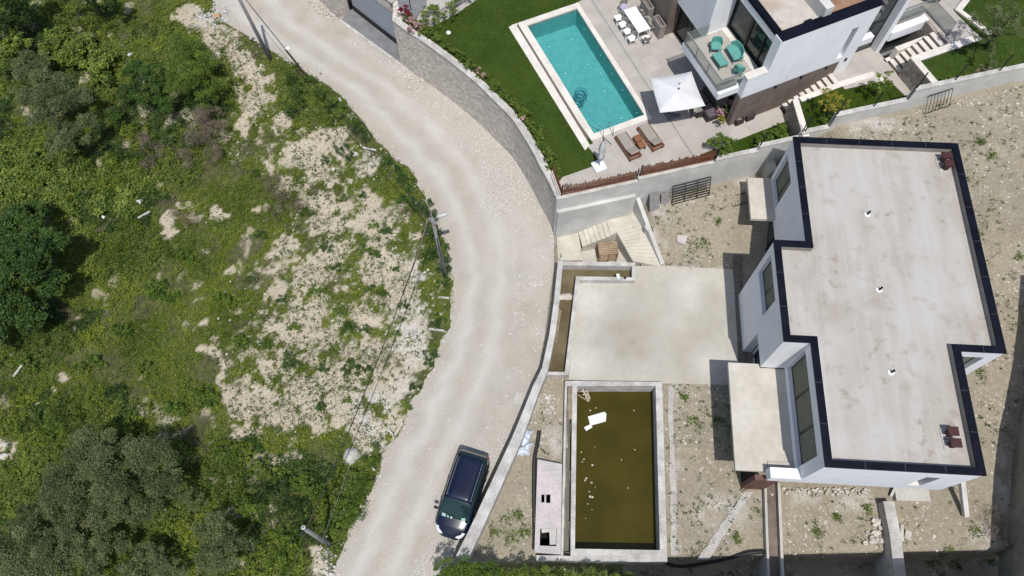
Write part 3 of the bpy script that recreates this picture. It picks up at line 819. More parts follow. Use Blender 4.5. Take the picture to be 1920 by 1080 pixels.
# overflow channel at the left of the basin
chn = empty('overflow_channel', (2.9, 7.8, 0))
tag(chn, 'narrow concrete overflow channel along the left side of the stagnant pool', 'channel')
co = [(2.80, 12.30), (2.92, 12.30), (2.26, 3.26), (2.14, 3.26)]
child(MB().prism(co, -0.4, RIMZ).build('kerb', M['rim']), chn)
child(MB().prism([(2.92, 12.30), (3.198, 12.30), (3.19, 12.0), (2.90, 12.0)], -0.4, RIMZ - .003).build('end_wall', M['rim']), chn)
child(sheet('bed', [(2.90, 12.0), (3.198, 12.0), (2.618, 3.25), (2.25, 3.25)], [], 0.12, M['darkpave']), chn)
o = MB().prism([(2.93, 11.95), (3.17, 11.95), (3.05, 10.15), (2.80, 10.15)], RIMZ - .08, RIMZ - 0.01).build('shutter_board', M['plank'])
tag(o, 'weathered brown board laid over the top of the overflow channel', 'board')
# service slab
pad = empty('service_slab', (1.6, 5.3, 0))
tag(pad, 'pinkish concrete service slab with open hatches left of the stagnant pool', 'slab')
P4 = [tuple(P(*p, RIMZ)[:2]) for p in ((1008, 861), (1054, 870), (1047, 1035), (1002, 1036))]
h1 = q2([(1015, 927), (1021, 927), (1021, 942), (1015, 942)], RIMZ); h2 = q2([(1024, 927), (1032, 927), (1032, 943), (1024, 943)], RIMZ); h3 = q2([(1013, 991), (1044, 992), (1043, 1024), (1012, 1023)], RIMZ)
P4 = [P4[0], (2.42, P4[1][1]), (2.135, 3.30), P4[3]]
child(sheet('top', P4, [h1, h2, h3], RIMZ - 0.01, M['pinkpad'], thick=0.12), pad)
wallp = MB()
strip(wallp, [P4[0], P4[1]], 0.12, -0.5, RIMZ - 0.14); strip(wallp, [P4[3], P4[0]], 0.12, -1.4, RIMZ - 0.14)
child(wallp.build('side_wall', M['conc_wall']), pad)
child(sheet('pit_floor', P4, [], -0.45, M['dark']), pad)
g_ = MB(); c3 = P(1028, 1007, 0)
g_.box((c3.x + .22, c3.y, RIMZ - .18), (0.36, 0.86, 0.03)); g_.box((c3.x - .1, c3.y + .3, RIMZ - .2), (0.5, 0.26, 0.03), 0.1)
child(g_.build('broken_cover', M['conc_wall']), pad)
# south wall under the pool
mb = MB(); strip(mb, [(-0.2 + 1.2, 3.30), (2.14, 3.25), (2.62, 3.21), (7.42, 3.01)][::-1], 0.28, -1.6, RIMZ - 0.004)
mb = MB(); mb.prism([(0.92, 3.295), (2.13, 3.255), (2.62, 3.215), (7.42, 3.015), (7.42, 2.82), (0.92, 3.06)], -1.6, RIMZ - .003)
tag(mb.build('retaining_wall', M['rim']), 'low concrete wall closing the foot of the stagnant pool above the hedge', 'wall')

# wooden ladder standing in the stagnant pool
lad = empty('wooden_ladder', tuple(P(1090, 740, -0.3)))
tag(lad, 'short yellowish wooden ladder leaning in the corner of the stagnant pool', 'ladder')
r0, r1 = P(1087, 731, 0.30), P(1102, 752, -0.15)
r2, r3 = P(1094, 727, 0.45), P(1105, 737, 0.0)
child(MB().beam(P(1083, 740, 0.25), P(1103, 753, -0.25), 0.07, 0.05).build('rail', M['plank']), lad)
child(MB().beam(P(1092, 730, 0.42), P(1104, 752, -0.25), 0.09, 0.06).build('rail', M['palewood']), lad)
child(MB().beam(P(1099, 731, 0.42), P(1106, 748, -0.2), 0.09, 0.06).build('rail', M['palewood']), lad)
for k in range(3):
    t = 0.15 + 0.3 * k
    child(MB().beam(P(1086 + 14 * t, 731 + 20 * t, 0.38 - .6 * t), P(1099 + 7 * t, 731 + 20 * t, 0.38 - .6 * t), 0.06, 0.05).build('rung', M['palewood']), lad)
# floating foam boards
fb = q2([(1102, 781), (1133, 772), (1137, 775), (1136, 790), (1107, 798)], -0.28)
tag(MB().prism(fb, -0.34, -0.27).build('foam_board', M['plastic'], bevel=0.01), 'large white foam board floating on the stagnant pool', 'foam board')
fb = q2([(1095, 801), (1107, 795), (1111, 801), (1099, 808)], -0.28)
tag(MB().prism(fb, -0.34, -0.28).build('foam_board', M['plastic'], bevel=0.01), 'small white foam piece floating below the large foam board', 'foam board')
deb = MB()
for (x, y, s) in [(1111, 872, 6), (1099, 897, 5), (1097, 901, 4), (1109, 905, 4), (1106, 931, 5), (1111, 932, 5), (1105, 922, 3), (1102, 945, 3), (1110, 956, 2), (1092, 866, 3), (1090, 848, 3), (1095, 861, 3), (1107, 770, 4), (1117, 765, 3), (1103, 734, 4), (1098, 972, 2), (1177, 915, 3), (1189, 770, 3), (1165, 862, 3), (1190, 843, 3), (1115, 838, 2), (1116, 914, 2)]:
    c = P(x, y, -0.32); r = s * 0.014
    n = 6; a0 = random.random() * 6
    deb.prism([(c.x + r * random.uniform(.6, 1.2) * math.cos(a0 + k * 6.283 / n), c.y + r * random.uniform(.6, 1.2) * math.sin(a0 + k * 6.283 / n)) for k in range(n)], -0.34, -0.31 + .01 * random.random())
tag(deb.build('floating_litter', M['palewood']), 'scattered pale litter floating on the stagnant pool', 'litter', kind='stuff')

# ---- stairs beside the villa wall
st = empty('concrete_stairs', tuple(P(1110, 450, 0.05)))
tag(st, 'angled cream concrete stairs with a landing below the villa retaining wall', 'stairs')
A0 = P(1042, 441, 0.06); B0 = wall_pt(7.35)
def wl(px, py, z): return P(px, py, z)
LB = 0.85
# left landing
la = [P(1041, 441, .06), P(1083, 431, .06), P(1089, 463, .06), P(1090, 471, .06), P(1052, 473, .06), P(1049, 489, .06), P(1042, 490, .06)]
child(MB().prism([tuple(p[:2]) for p in la], -0.6, 0.07).build('landing', M['cream']), st)
child(MB().prism(q2([(1052, 473.4), (1088, 472), (1089, 481), (1053, 483)], .12), -0.3, 0.16).build('step', M['cream']), st)
child(MB().prism(q2([(1050, 483.4), (1089, 481.4), (1092, 489), (1050, 489.5)], .2), -0.3, 0.26).build('step', M['cream']), st)
# first flight: up from the left landing to the middle landing
nst = 6
x0t, x0b = P(1083, 431, .1), P(1092, 463, .1)
x1t, x1b = P(1137, 412, LB), P(1145, 441, LB)
for k in range(nst):
    z = 0.06 + (LB - 0.06) * (k + 1) / (nst + 1)
    f0, f1 = k / nst, (k + 1) / nst
    a, b = x0t.lerp(x1t, f0), x0t.lerp(x1t, f1); c, d = x0b.lerp(x1b, f1), x0b.lerp(x1b, f0)
    a.z = b.z = c.z = d.z = 0
    child(MB().prism([tuple(q[:2]) for q in (a, b, c, d)], -0.6, z).build('step', M['cream']), st)
AW, BW = P(1192.6, 372, 2.35), P(1239, 496, T + .08)
QW = AW.lerp(BW, .27)
lb = [P(1137, 412, LB), P(1184.4, 397, LB), AW + Vector((.1, .15, 0)), QW + Vector((.08, 0, 0)), P(1157, 436, LB), P(1145, 441, LB)]
child(MB().prism([tuple(p[:2]) for p in lb], -0.6, LB).build('landing', M['cream']), st)
n2 = 10
l0, l1 = P(1157, 436, LB), P(1187, 490, T + .06)
r0_, r1_ = QW + Vector((.06, 0, 0)), BW + Vector((0, -.1, 0))
for k in range(n2):
    f0, f1 = k / n2, (k + 1) / n2
    z = LB - (LB - T - 0.06) * (k + 1) / (n2 + 0.0) * 0.98
    a, b = l0.lerp(l1, f0), l0.lerp(l1, f1); c, d = r0_.lerp(r1_, f1), r0_.lerp(r1_, f0)
    child(MB().prism([tuple(q[:2]) for q in (a, b, c, d)], -0.6, z).build('step', M['cream']), st)
# wall along the right side of the stairs
sw0, sw1 = P(1192.6, 372, 2.35), P(1239, 496, T + .08)
mb = MB(); q = [sw0, sw1]
dd = (sw1 - sw0); dd.z = 0; dd.normalize(); nn = Vector((-dd.y, dd.x, 0))
A_, B_ = Vector((sw0.x, sw0.y, 0)), Vector((sw1.x, sw1.y, 0))
A2, B2 = A_ + nn * 0.24, B_ + nn * 0.24
mb.prism([tuple(A_[:2]), tuple(B_[:2]), tuple(B2[:2]), tuple(A2[:2])], -0.6, [2.35, T + .10, T + .10, 2.35] if True else 0)
tag(mb.build('stair_wall', M['conc_wall'], bevel=0.01), 'sloping concrete wall down the right side of the cream stairs', 'wall')
# void walls under the flights and pallets inside
vw = MB()
vp = [P(1092, 468, .1), P(1145, 443, .1), P(1157, 438, .1), P(1187, 489, .1), P(1092, 489, .1)]
tag(sheet('pit_floor', [tuple(p[:2]) for p in (P(1041, 441, 0), P(1186, 396, 0), P(1240, 499, 0), P(1043, 493, 0))], [], -0.55, M['conc'], thick=.1), kind='structure')
def pallet(z, c, rz, lab):
    e = empty('wooden_pallet', (c.x, c.y, z), rz)
    tag(e, lab, 'pallet', 'pallets stacked in the stair well')
    L, W = 1.15, 0.85
    for k in range(7):
        o = MB().box((0, -W / 2 + W * (k + .5) / 7, 0.13), (L, 0.088, 0.022)).build('deck_board', M['palletwood'], e)
    for k in (-1, 0, 1):
        MB().box((k * (L / 2 - .05), 0, 0.06), (0.09, W, 0.095)).build('runner', M['plank'], e)
    return e
pc = P(1140, 466, 0.45)
for k in range(7):
    pallet(-0.52 + 0.145 * k, pc + Vector((random.uniform(-.03, .03), random.uniform(-.03, .03), 0)), 0.10 + random.uniform(-.04, .04),
           'brown wooden pallet, topmost of the stack in the stair well' if k == 6 else 'brown wooden pallet inside the stack in the stair well')
tag(MB().box(P(1189, 426, LB + .05), (0.1, 0.1, 0.08), 0.3).build('stone_block', M['stone']), 'small stone lying on the stair landing by the sloping wall', 'stone')
tag(MB().box(P(1213, 428, 1.55), (0.16, 0.34, 0.07), 0.35).build('concrete_block', M['conc_wall']), 'small grey concrete block lying on top of the stair wall', 'block')
tag(MB().box(P(1221, 430, 1.2), (0.16, 0.3, 0.12), 0.1).build('concrete_block', M['hose']), 'dark block on the soil beside the stair wall', 'block')

# ------------------------------------------------------------------ villa retaining wall (straight in plan, stepped top) and curved stone wall
rw = MB()
segs = [(2.62, 7.27, 4.2), (7.27, 11.72, 4.45), (11.72, 14.2, 4.68), (14.2, 16.5, 5.08), (16.5, 18.1, 5.55), (18.1, 22.28, 6.6), (22.28, 42, 7.5)]
WTH = 0.25
for i, (a, b, z) in enumerate(segs):
    p0, p1 = wall_pt(a), wall_pt(b); q0, q1 = wall_pt(a, WTH), wall_pt(b, WTH)
    rw.prism([tuple(p0), tuple(p1), tuple(q1), tuple(q0)], -0.8, z - 0.06)
wobj = empty('retaining_wall', (wall_pt(12).x, wall_pt(12).y, 0))
tag(wobj, 'long stepped grey concrete retaining wall below the white villa garden', 'wall')
child(rw.build('wall', M['conc_wall']), wobj)
for (a, b, z) in segs:
    p0, p1 = wall_pt(a, -.02), wall_pt(b, -.02); q0, q1 = wall_pt(a, WTH + .02), wall_pt(b, WTH + .02)
    child(MB().prism([tuple(p0), tuple(p1), tuple(q1), tuple(q0)], z - 0.058, z).build('coping', M['rim']), wobj)
# ledge across the lower face near the stairs
l0_, l1_ = wall_pt(2.7, -0.22), wall_pt(7.25, -0.22)
child(MB().prism([tuple(wall_pt(2.66, -.004)), tuple(wall_pt(7.3, -.004)), tuple(l1_), tuple(l0_)], -0.6, [3.0, 2.95, 2.95, 3.0]).build('footing', M['conc_wall']), wobj)

CW0 = [(752.5, 120), (780, 141), (813, 163), (857, 197), (897, 230), (930, 263), (960, 294), (980, 324), (999, 357), (1013, 385), (1027, 411), (1040, 440)]
cw = [P(*p, 0) for p in CW0]
CWZ = 4.12
capin = []
for i, p in enumerate(cw):
    d = (cw[min(i + 1, len(cw) - 1)] - cw[max(i - 1, 0)]).normalized()
    capin.append(p + Vector((-d.y, d.x, 0)) * 0.38)
curve = empty('stone_wall', (cw[5].x, cw[5].y, 0))
tag(curve, 'tall curved grey stone-faced wall along the dirt road', 'wall')
def subdiv(pts, k=6):
    out = []
    n = len(pts)
    for i in range(n - 1):
        p0, p1, p2, p3 = pts[max(i - 1, 0)], pts[i], pts[i + 1], pts[min(i + 2, n - 1)]
        for j in range(k):
            t = j / k
            out.append(0.5 * ((2 * p1) + (p2 - p0) * t + (2 * p0 - 5 * p1 + 4 * p2 - p3) * t * t + (3 * p1 - p0 - 3 * p2 + p3) * t ** 3))
    out.append(pts[-1]); return out
cws = subdiv(cw)
def offs(pts, o):
    r = []
    for i, p in enumerate(pts):
        d = (pts[min(i + 1, len(pts) - 1)] - pts[max(i - 1, 0)]).normalized()
        r.append(p + Vector((-d.y, d.x, 0)) * o)
    return r
# +90deg of travel direction (down the road) points towards the villa
m_ = MB(); a_ = offs(cws, 0.0); b_ = offs(cws, 0.42)
n = len(a_)
vs = []
for i in range(n): vs += [(a_[i].x, a_[i].y, -0.4), (b_[i].x, b_[i].y, -0.4), (b_[i].x, b_[i].y, CWZ - .08), (a_[i].x, a_[i].y, CWZ - .08)]
fs = [(0, 1, 2, 3)]
for i in range(n - 1):
    for j in range(4): fs.append((4 * i + (j + 1) % 4, 4 * i + j, 4 * i + 4 + j, 4 * i + 4 + (j + 1) % 4))
fs.append((4 * n - 1, 4 * n - 2, 4 * n - 3, 4 * n - 4))
m_.add(vs, fs)
child(m_.build('facing', M['stonewall']), curve)
a_ = offs(cws, -0.05); b_ = offs(cws, 0.34)
m_ = MB(); vs = []
for i in range(n): vs += [(a_[i].x, a_[i].y, CWZ - .078), (b_[i].x, b_[i].y, CWZ - .078), (b_[i].x, b_[i].y, CWZ), (a_[i].x, a_[i].y, CWZ)]
m_.add(vs, fs); child(m_.build('coping', M['rim']), curve)
CAPIN = b_   # inner edge of the coping: border of the garden

# garage recess with slate forecourt north of the stone wall
gar = empty('garage_entrance', tuple(P(700, 70, 0)))
tag(gar, 'recessed garage entrance with grey door under the stone wall coping', 'garage')
ga, gb = P(753, 121, 0), P(640, 38, 0)          # road-side threshold ends
dv = (gb - ga).normalized(); nv = Vector((dv.y, -dv.x, 0))
if nv.x < 0: nv = -nv
gd0 = P(746, 86, 0); gd1 = P(662, 20, 0)        # foot of the door
gd2 = gd1 + (gd1 - gd0) * 1.2
floorq = [ga, gb, gd1 + (gd1 - gd0) * 0.05, gd0]
child(MB().prism([tuple(p[:2]) for p in floorq], -0.2, 0.05).build('forecourt', M['slate']), gar)
child(MB().beam(ga - nv * .08 + Vector((0, 0, .02)), gb - nv * .08 + Vector((0, 0, .02)), 0.22, 0.10).build('threshold', M['rim']), gar)
child(MB().beam(gd0 + Vector((0, 0, 1.55)) + nv * .12, gd1 + Vector((0, 0, 1.55)) + nv * .12, 0.08, 3.1).build('door', M['garage']), gar)
child(MB().beam(gd0 + Vector((0, 0, .25)) + nv * .05, gd1 + Vector((0, 0, .25)) + nv * .05, 0.05, 0.42).build('door_seal', M['frame']), gar)
jm = MB()
for q in (0.0,):
    jm.beam(gd1 + Vector((0, 0, 1.7)), gd1 + Vector((0, 0, 1.72)) + dv * .28, 0.25, 3.4)
child(jm.build('door_post', M['frame']), gar)
# wall above the door, and the wall going on to the left
top0, top1 = P(742, 50, 3.6), P(677, 0, 3.6)
lint = MB()
lint.beam(gd0 + nv * .22 + Vector((0, 0, 3.58)), gd1 + (gd1 - gd0) * 1.6 + nv * .22 + Vector((0, 0, 3.58)), 0.36, 0.94)
child(lint.build('lintel', M['stonewall']), gar)
child(MB().beam(gd0 + nv * .2 + Vector((0, 0, 4.1)) - (gd1 - gd0).normalized() * .3, gd1 + (gd1 - gd0) * 1.6 + nv * .2 + Vector((0, 0, 4.1)), 0.44, 0.08).build('coping', M['rim']), gar)
# return wall at the right end, connecting the door to the curved wall
child(MB().prism([tuple(p[:2]) for p in (ga, gd0 + nv * .4, gd0 + nv * .4 + (ga - gb).normalized() * .42, cw[0] + nv * .42 + (ga - gb).normalized() * 0.42, cw[0] - (gb - ga).normalized() * .02)], -0.3, CWZ - .085).build('return_wall', M['stonewall']), gar)
lw0, lw1 = P(636, 36, 0), P(598, 0, 0)
lww = MB().prism([tuple(p[:2]) for p in (lw0, lw0 + (lw1 - lw0) * 4, lw0 + (lw1 - lw0) * 4 + nv * 2.2, gd1 + (gd1 - gd0) * .05 + nv * .02)], -0.3, 3.4)
tag(lww.build('stone_wall', M['stonewall']), 'grey stone wall left of the garage entrance at the top of the photo', 'wall')

# far right tall retaining wall
fw = [P(*p, T) for p in ((1886, 1130), (1889, 1060), (1893, 960), (1899, 860), (1908, 780), (1920, 660), (1924, 560))]
mb = MB(); strip(mb, [tuple(p[:2]) for p in fw], 0.5, -0.5, [4.6, 4.6, 4.6, 4.6, 4.4, 4.2, 4.0])
tag(mb.build('retaining_wall', mat('stained_concrete', (0.30, 0.29, 0.25), (0.20, 0.195, 0.165), 0.6, 0.9, fine=3, fine_amt=0.15)), 'tall stained concrete retaining wall at the right edge of the photo', 'wall')

# ------------------------------------------------------------------ white flat-roofed house (under construction)
HO = Vector((13.186, 17.383)); HA = math.radians(-4.4)
e1 = Vector((math.cos(HA), math.sin(HA))); e2 = Vector((-e1.y, e1.x))
RZ = 7.1
house = empty('white_house', (HO.x, HO.y, 0), HA)
tag(house, 'large white flat-roofed house with a dark blue roof edge', 'house')
def wall_x(mb, a0, a1, b, th, z0, z1, holes=(), axis='a'):
    """wall along a (at b) or along b (at a); th extends to +; holes (s0,s1,z0,z1)"""
    cuts = sorted(set([a0, a1] + [h[0] for h in holes] + [h[1] for h in holes]))
    for s0, s1 in zip(cuts[:-1], cuts[1:]):
        hs = sorted([(h[2], h[3]) for h in holes if h[0] <= s0 + 1e-6 and h[1] >= s1 - 1e-6])
        z = z0; spans = []
        for h0, h1 in hs:
            if h0 > z: spans.append((z, h0))
            z = h1
        if z < z1: spans.append((z, z1))
        for u, v in spans:
            if axis == 'a': mb.box(((s0 + s1) / 2, b + th / 2, (u + v) / 2), (s1 - s0, abs(th), v - u))
            else: mb.box((b + th / 2, (s0 + s1) / 2, (u + v) / 2), (abs(th), s1 - s0, v - u))
    return mb
OUT = [(1.6, 6.35), (10.2, 6.35), (10.2, -5.4), (8.1, -5.4), (8.1, -11.15), (1.25, -11.15), (1.25, -5.35), (0, -5.35), (0, 0), (1.6, 0)]
w = MB(); th = 0.28
UZ = 3.2; WZ = RZ - 0.105
wall_x(w, 1.6 + th, 10.2 - th, 6.35, -th, T - .3, WZ)                                   # north
wall_x(w, -5.4, 6.35, 10.2, -th, T - .3, WZ, axis='b')                                  # east
wall_x(w, 8.1 + 0.0, 10.2 - th, -5.4, th, UZ, WZ, [(8.35, 9.66, 4.0, 6.27)])           # notch south
wall_x(w, -11.15 + th, -5.4, 8.1, -th, UZ, WZ, axis='b')                                # lower east
wall_x(w, -0.18, 8.1, -11.15, th, UZ, 3.9)                                              # south, low
wall_x(w, 1.25, 8.1, -11.15, th, 3.9, WZ, [(6.15, 6.78, 3.9, 5.95)])                    # south, high
w.box((0.53, -10.80, 3.2 + .35), (1.42, 0.32, 0.697))                                   # thick sill block
wall_x(w, -11.15 + th, -5.35, 1.25, 0.35, 2.8, WZ, [(-10.52, -5.42, 3.55, 6.2)], axis='b')
wall_x(w, 0.0, 1.25, -5.35, th, UZ, WZ)                                                 # G-H
wall_x(w, -5.35 + th, 0.0, 0.0, th, UZ, WZ, [(-2.95, -0.4, 4.25, 6.35)], axis='b')      # west, upper
wall_x(w, -3.47, 0.0, -0.001, 0.5, T - .3, UZ, axis='b')                                # west, lower
wall_x(w, th, 1.6, 0.0, -th, UZ, WZ)
wall_x(w, 0.5, 1.6, -0.001, -th, T - .3, UZ)
wall_x(w, 0.0, 6.35, 1.6, th, UZ, WZ, [(4.2, 6.08, 3.25, 5.95)], axis='b')
wall_x(w, 0.0, 6.35, 1.602, 0.3, T - .3, UZ, [(1.5, 4.6, T, 2.7)], axis='b')
wall_x(w, -5.2, -3.5, 0.55, 0.3, T - .3, UZ, [(-5.1, -3.6, T, 2.6)], axis='b')
walls = w.build('wall', M['white'], house)
# lower storey set back beneath the overhang
lo_ = MB(); wall_x(lo_, 0.6, 7.9, -9.2, 0.3, -1.4, 2.855); wall_x(lo_, -9.2, -5.0, 7.6, 0.3, -1.4, UZ - .003, axis='b'); wall_x(lo_, -9.2, -5.4, 0.6, 0.25, -0.6, 2.855, axis='b')
wall_x(lo_, 8.0, 10.1, -5.0, 0.3, T - .5, UZ - .003)
lo_.build('lower_wall', M['brown'], house)
sof = MB().prism([(1.62, -11.0), (8.05, -11.0), (8.05, -5.3), (10.1, -5.3), (10.1, 0), (0.4, -0.1), (0.4, -5.0), (1.62, -5.0)], UZ - .08, UZ - .004)
sof.build('floor_slab', M['conc_wall'], house)
# roof
ri = 0.30
INN = [(1.6 + ri, 6.35 - ri), (10.2 - ri, 6.35 - ri), (10.2 - ri, -5.4 + ri), (8.1 - ri, -5.4 + ri), (8.1 - ri, -11.15 + ri), (1.25 + ri, -11.15 + ri), (1.25 + ri, -5.35 + ri), (ri, -5.35 + ri), (ri, -ri), (1.6 + ri, -ri)]
EX = 0.04
OUTX = [(1.6 - EX, 6.35 + EX), (10.2 + EX, 6.35 + EX), (10.2 + EX, -5.4 - EX), (8.1 + EX, -5.4 - EX), (8.1 + EX, -11.15 - EX), (1.25 - EX, -11.15 - EX), (1.25 - EX, -5.35 - EX), (-EX, -5.35 - EX), (-EX, EX), (1.6 - EX, EX)]
roofm = M['roof']
def roof_material():
    m = bpy.data.materials.new('stained_roof'); m.use_nodes = True
    nt = m.node_tree; N = nt.nodes; L = nt.links
    b = N['Principled BSDF']; b.inputs['Roughness'].default_value = 0.9
    tc = N.new('ShaderNodeTexCoord')
    def noise(s, d=5, mp=None):
        n = N.new('ShaderNodeTexNoise'); n.inputs['Scale'].default_value = s; n.inputs['Detail'].default_value = d
        if mp:
            q = N.new('ShaderNodeMapping'); q.inputs['Scale'].default_value = mp; L.new(tc.outputs['Object'], q.inputs['Vector']); L.new(q.outputs[0], n.inputs['Vector'])
        else: L.new(tc.outputs['Object'], n.inputs['Vector'])
        return n.outputs['Fac']
    def mix(f, a, c):
        x = N.new('ShaderNodeMixRGB'); L.new(f, x.inputs[0])
        for i, k in ((1, a), (2, c)):
            if isinstance(k, tuple): x.inputs[i].default_value = (*k, 1)
            else: L.new(k, x.inputs[i])
        return x.outputs[0]
    def mr(f, a, b_, c=0, d=1):
        r = N.new('ShaderNodeMapRange'); r.inputs[1].default_value = a; r.inputs[2].default_value = b_; r.inputs[3].default_value = c; r.inputs[4].default_value = d; L.new(f, r.inputs[0]); return r.outputs[0]
    base = mix(mr(noise(0.35), 0.4, 0.6), (0.435, 0.415, 0.38), (0.395, 0.365, 0.32))
    base = mix(mr(noise(1.6, 5, (1.0, 0.10, 1)), 0.45, 0.62, 0, 0.5), base, (0.475, 0.465, 0.45))
    base = mix(mr(noise(1.3, 6), 0.58, 0.74, 0, 0.5), base, (0.29, 0.25, 0.205))
    base = mix(mr(noise(7, 5), 0.58, 0.75, 0, 0.4), base, (0.36, 0.325, 0.28))
    def mul(p, q):
        m_ = N.new('ShaderNodeMath'); m_.operation = 'MULTIPLY'; L.new(p, m_.inputs[0]); L.new(q, m_.inputs[1]); return m_.outputs[0]
    base = mix(mul(mr(noise(2.1, 8), 0.56, 0.68, 0, 0.75), mr(noise(0.33, 3), 0.47, 0.60)), base, (0.27, 0.225, 0.175))
    base = mix(mr(noise(0.9, 6, (1.0, .35, 1)), 0.56, 0.66, 0, 0.35), base, (0.33, 0.285, 0.235))
    for (sx_, sy_, rr0) in ((9.2, 4.6, 1.3), (9.5, -4.0, 1.1), (7.4, -10.0, 1.2), (4.7, -3.0, 1.2), (7.6, -8.6, .8), (2.6, -3.5, 1.4), (5.6, -7.3, .7)):
        dn = N.new('ShaderNodeVectorMath'); dn.operation = 'DISTANCE'; dn.inputs[1].default_value = (sx_, sy_, RZ - .42); L.new(tc.outputs['Object'], dn.inputs[0])
        mk = mr(dn.outputs['Value'], rr0 * .15, rr0, 0.5, 0)
        mm_ = N.new('ShaderNodeMath'); mm_.operation = 'MULTIPLY'; L.new(mk, mm_.inputs[0]); L.new(mr(noise(1.7, 6), 0.42, 0.62), mm_.inputs[1])
        base = mix(mm_.outputs[0], base, (0.31, 0.26, 0.205))
    # faint seams between the screed bays
    wv = N.new('ShaderNodeTexWave'); wv.wave_type = 'BANDS'; wv.bands_direction = 'X'; wv.inputs['Scale'].default_value = 0.22; wv.inputs['Distortion'].default_value = 0.4
    L.new(tc.outputs['Object'], wv.inputs['Vector'])
    base = mix(mr(wv.outputs['Fac'], 0.985, 1.0, 0, 0.12), base, (0.58, 0.57, 0.56))
    L.new(base, b.inputs['Base Color'])
    return m
RM = roof_material()
child_ = MB().prism(INN, RZ - .62, RZ - .42).build('roof', RM, house)
ring_mesh(OUTX, INN, RZ - .10, RZ).build('roof_edge', M['navy'], house)
p2 = [(x + (0.004 if x < 5 else -0.004), y) for x, y in INN]
ro_ = .283
INO = [(1.6 + ro_, 6.35 - ro_), (10.2 - ro_, 6.35 - ro_), (10.2 - ro_, -5.4 + ro_), (8.1 - ro_, -5.4 + ro_), (8.1 - ro_, -11.15 + ro_), (1.25 + ro_, -11.15 + ro_), (1.25 + ro_, -5.35 + ro_), (ro_, -5.35 + ro_), (ro_, -ro_), (1.6 + ro_, -ro_)]
ring_mesh(INO, INN, RZ - .6, RZ - .104).build('parapet', mat('grey_parapet', (0.27, 0.255, 0.24), (0.22, 0.205, 0.19), 1.5, 0.9), house)

def window(parent, axis, pos, s0, s1, z0, z1, mull=(), blind=None, frame=0.07, sgn=1, name='window'):
    """glazing in the plane a=pos (axis 'b') or b=pos (axis 'a')"""
    fr = MB(); f = frame
    def bx(m, s, z, ss, zz, t=0.08, off=0.0):
        if axis == 'b': m.box((pos + off, s, z), (t, ss, zz))
        else: m.box((s, pos + off, z), (ss, t, zz))
    sm, zm = (s0 + s1) / 2, (z0 + z1) / 2
    bx(fr, sm, z0 + f / 2, s1 - s0, f); bx(fr, sm, z1 - f / 2, s1 - s0, f)
    bx(fr, s0 + f / 2, zm, f, z1 - z0 - 2 * f); bx(fr, s1 - f / 2, zm, f, z1 - z0 - 2 * f)
    for q in mull: bx(fr, q, zm, f * 1.6, z1 - z0 - 2 * f)
    o = fr.build(name, M['frame'], parent)
    g = MB(); bx(g, sm, zm, s1 - s0 - f, z1 - z0 - f, 0.02, 0.01); g.build('pane', M['glass'], o)
    if blind:
        g = MB()
        ed_ = [s0 + f] + [q_ for q in mull for q_ in (q - f, q + f)] + [s1 - f]
        for b0, b1 in zip(ed_[::2], ed_[1::2]):
            k_ = b0; bx(g, (k_ + b1) / 2, zm, b1 - k_, z1 - z0 - 2 * f - .02, 0.015, -0.016 * sgn)
        g.build('blind', M['blind'], o)
    return o
window(house, 'b', 1.6 + .26, 4.2, 6.08, 3.25, 5.95, [5.0], [(4.3, 4.85), (5.15, 5.75)])
window(house, 'b', 0.26, -2.95, -0.4, 4.25, 6.35, [-1.7], [(-1.5, -0.65), (-2.6, -1.9)])
window(house, 'b', 1.25 + .26, -10.52, -5.42, 3.55, 6.2, [-8.9, -7.1], [(-10.3, -9.1), (-8.6, -7.3), (-6.8, -5.9)])
window(house, 'b', 0.70, -5.1, -3.6, T, 2.6, [-4.3])
window(house, 'b', 1.80, 1.5, 4.6, T, 2.7, [3.0])
window(house, 'a', -5.12, 8.35, 9.66, 4.0, 6.27, [9.1], [(8.5, 9.0)], sgn=1)
window(house, 'a', -10.88, 6.15, 6.78, 3.9, 5.95, [])
MB().box((6.47, -11.0, 3.93), (0.62, 0.30, 0.05)).build('sill', M['white_cap'], house)
jm_ = MB()
for (x0_, y0_, x1_, y1_) in [(*OUTX[i], *OUTX[(i + 1) % 10]) for i in range(10)]:
    L_ = math.hypot(x1_ - x0_, y1_ - y0_); k_ = int(L_ / 2.0); nx_, ny_ = (y1_ - y0_) / L_, -(x1_ - x0_) / L_
    cx_, cy_ = (4.8 - 0, -2.4)
    for j_ in range(1, k_ + 1):
        t_ = j_ / (k_ + 1); px_, py_ = x0_ + (x1_ - x0_) * t_, y0_ + (y1_ - y0_) * t_
        jm_.box((px_ + nx_ * .17, py_ + ny_ * .17, RZ + .002), (.36 if abs(nx_) > .5 else .03, .36 if abs(ny_) > .5 else .03, .008))
jm_.build('coping_joints', mat('joint_seam', (0.04, 0.045, 0.06), None, 3, 0.6), house)
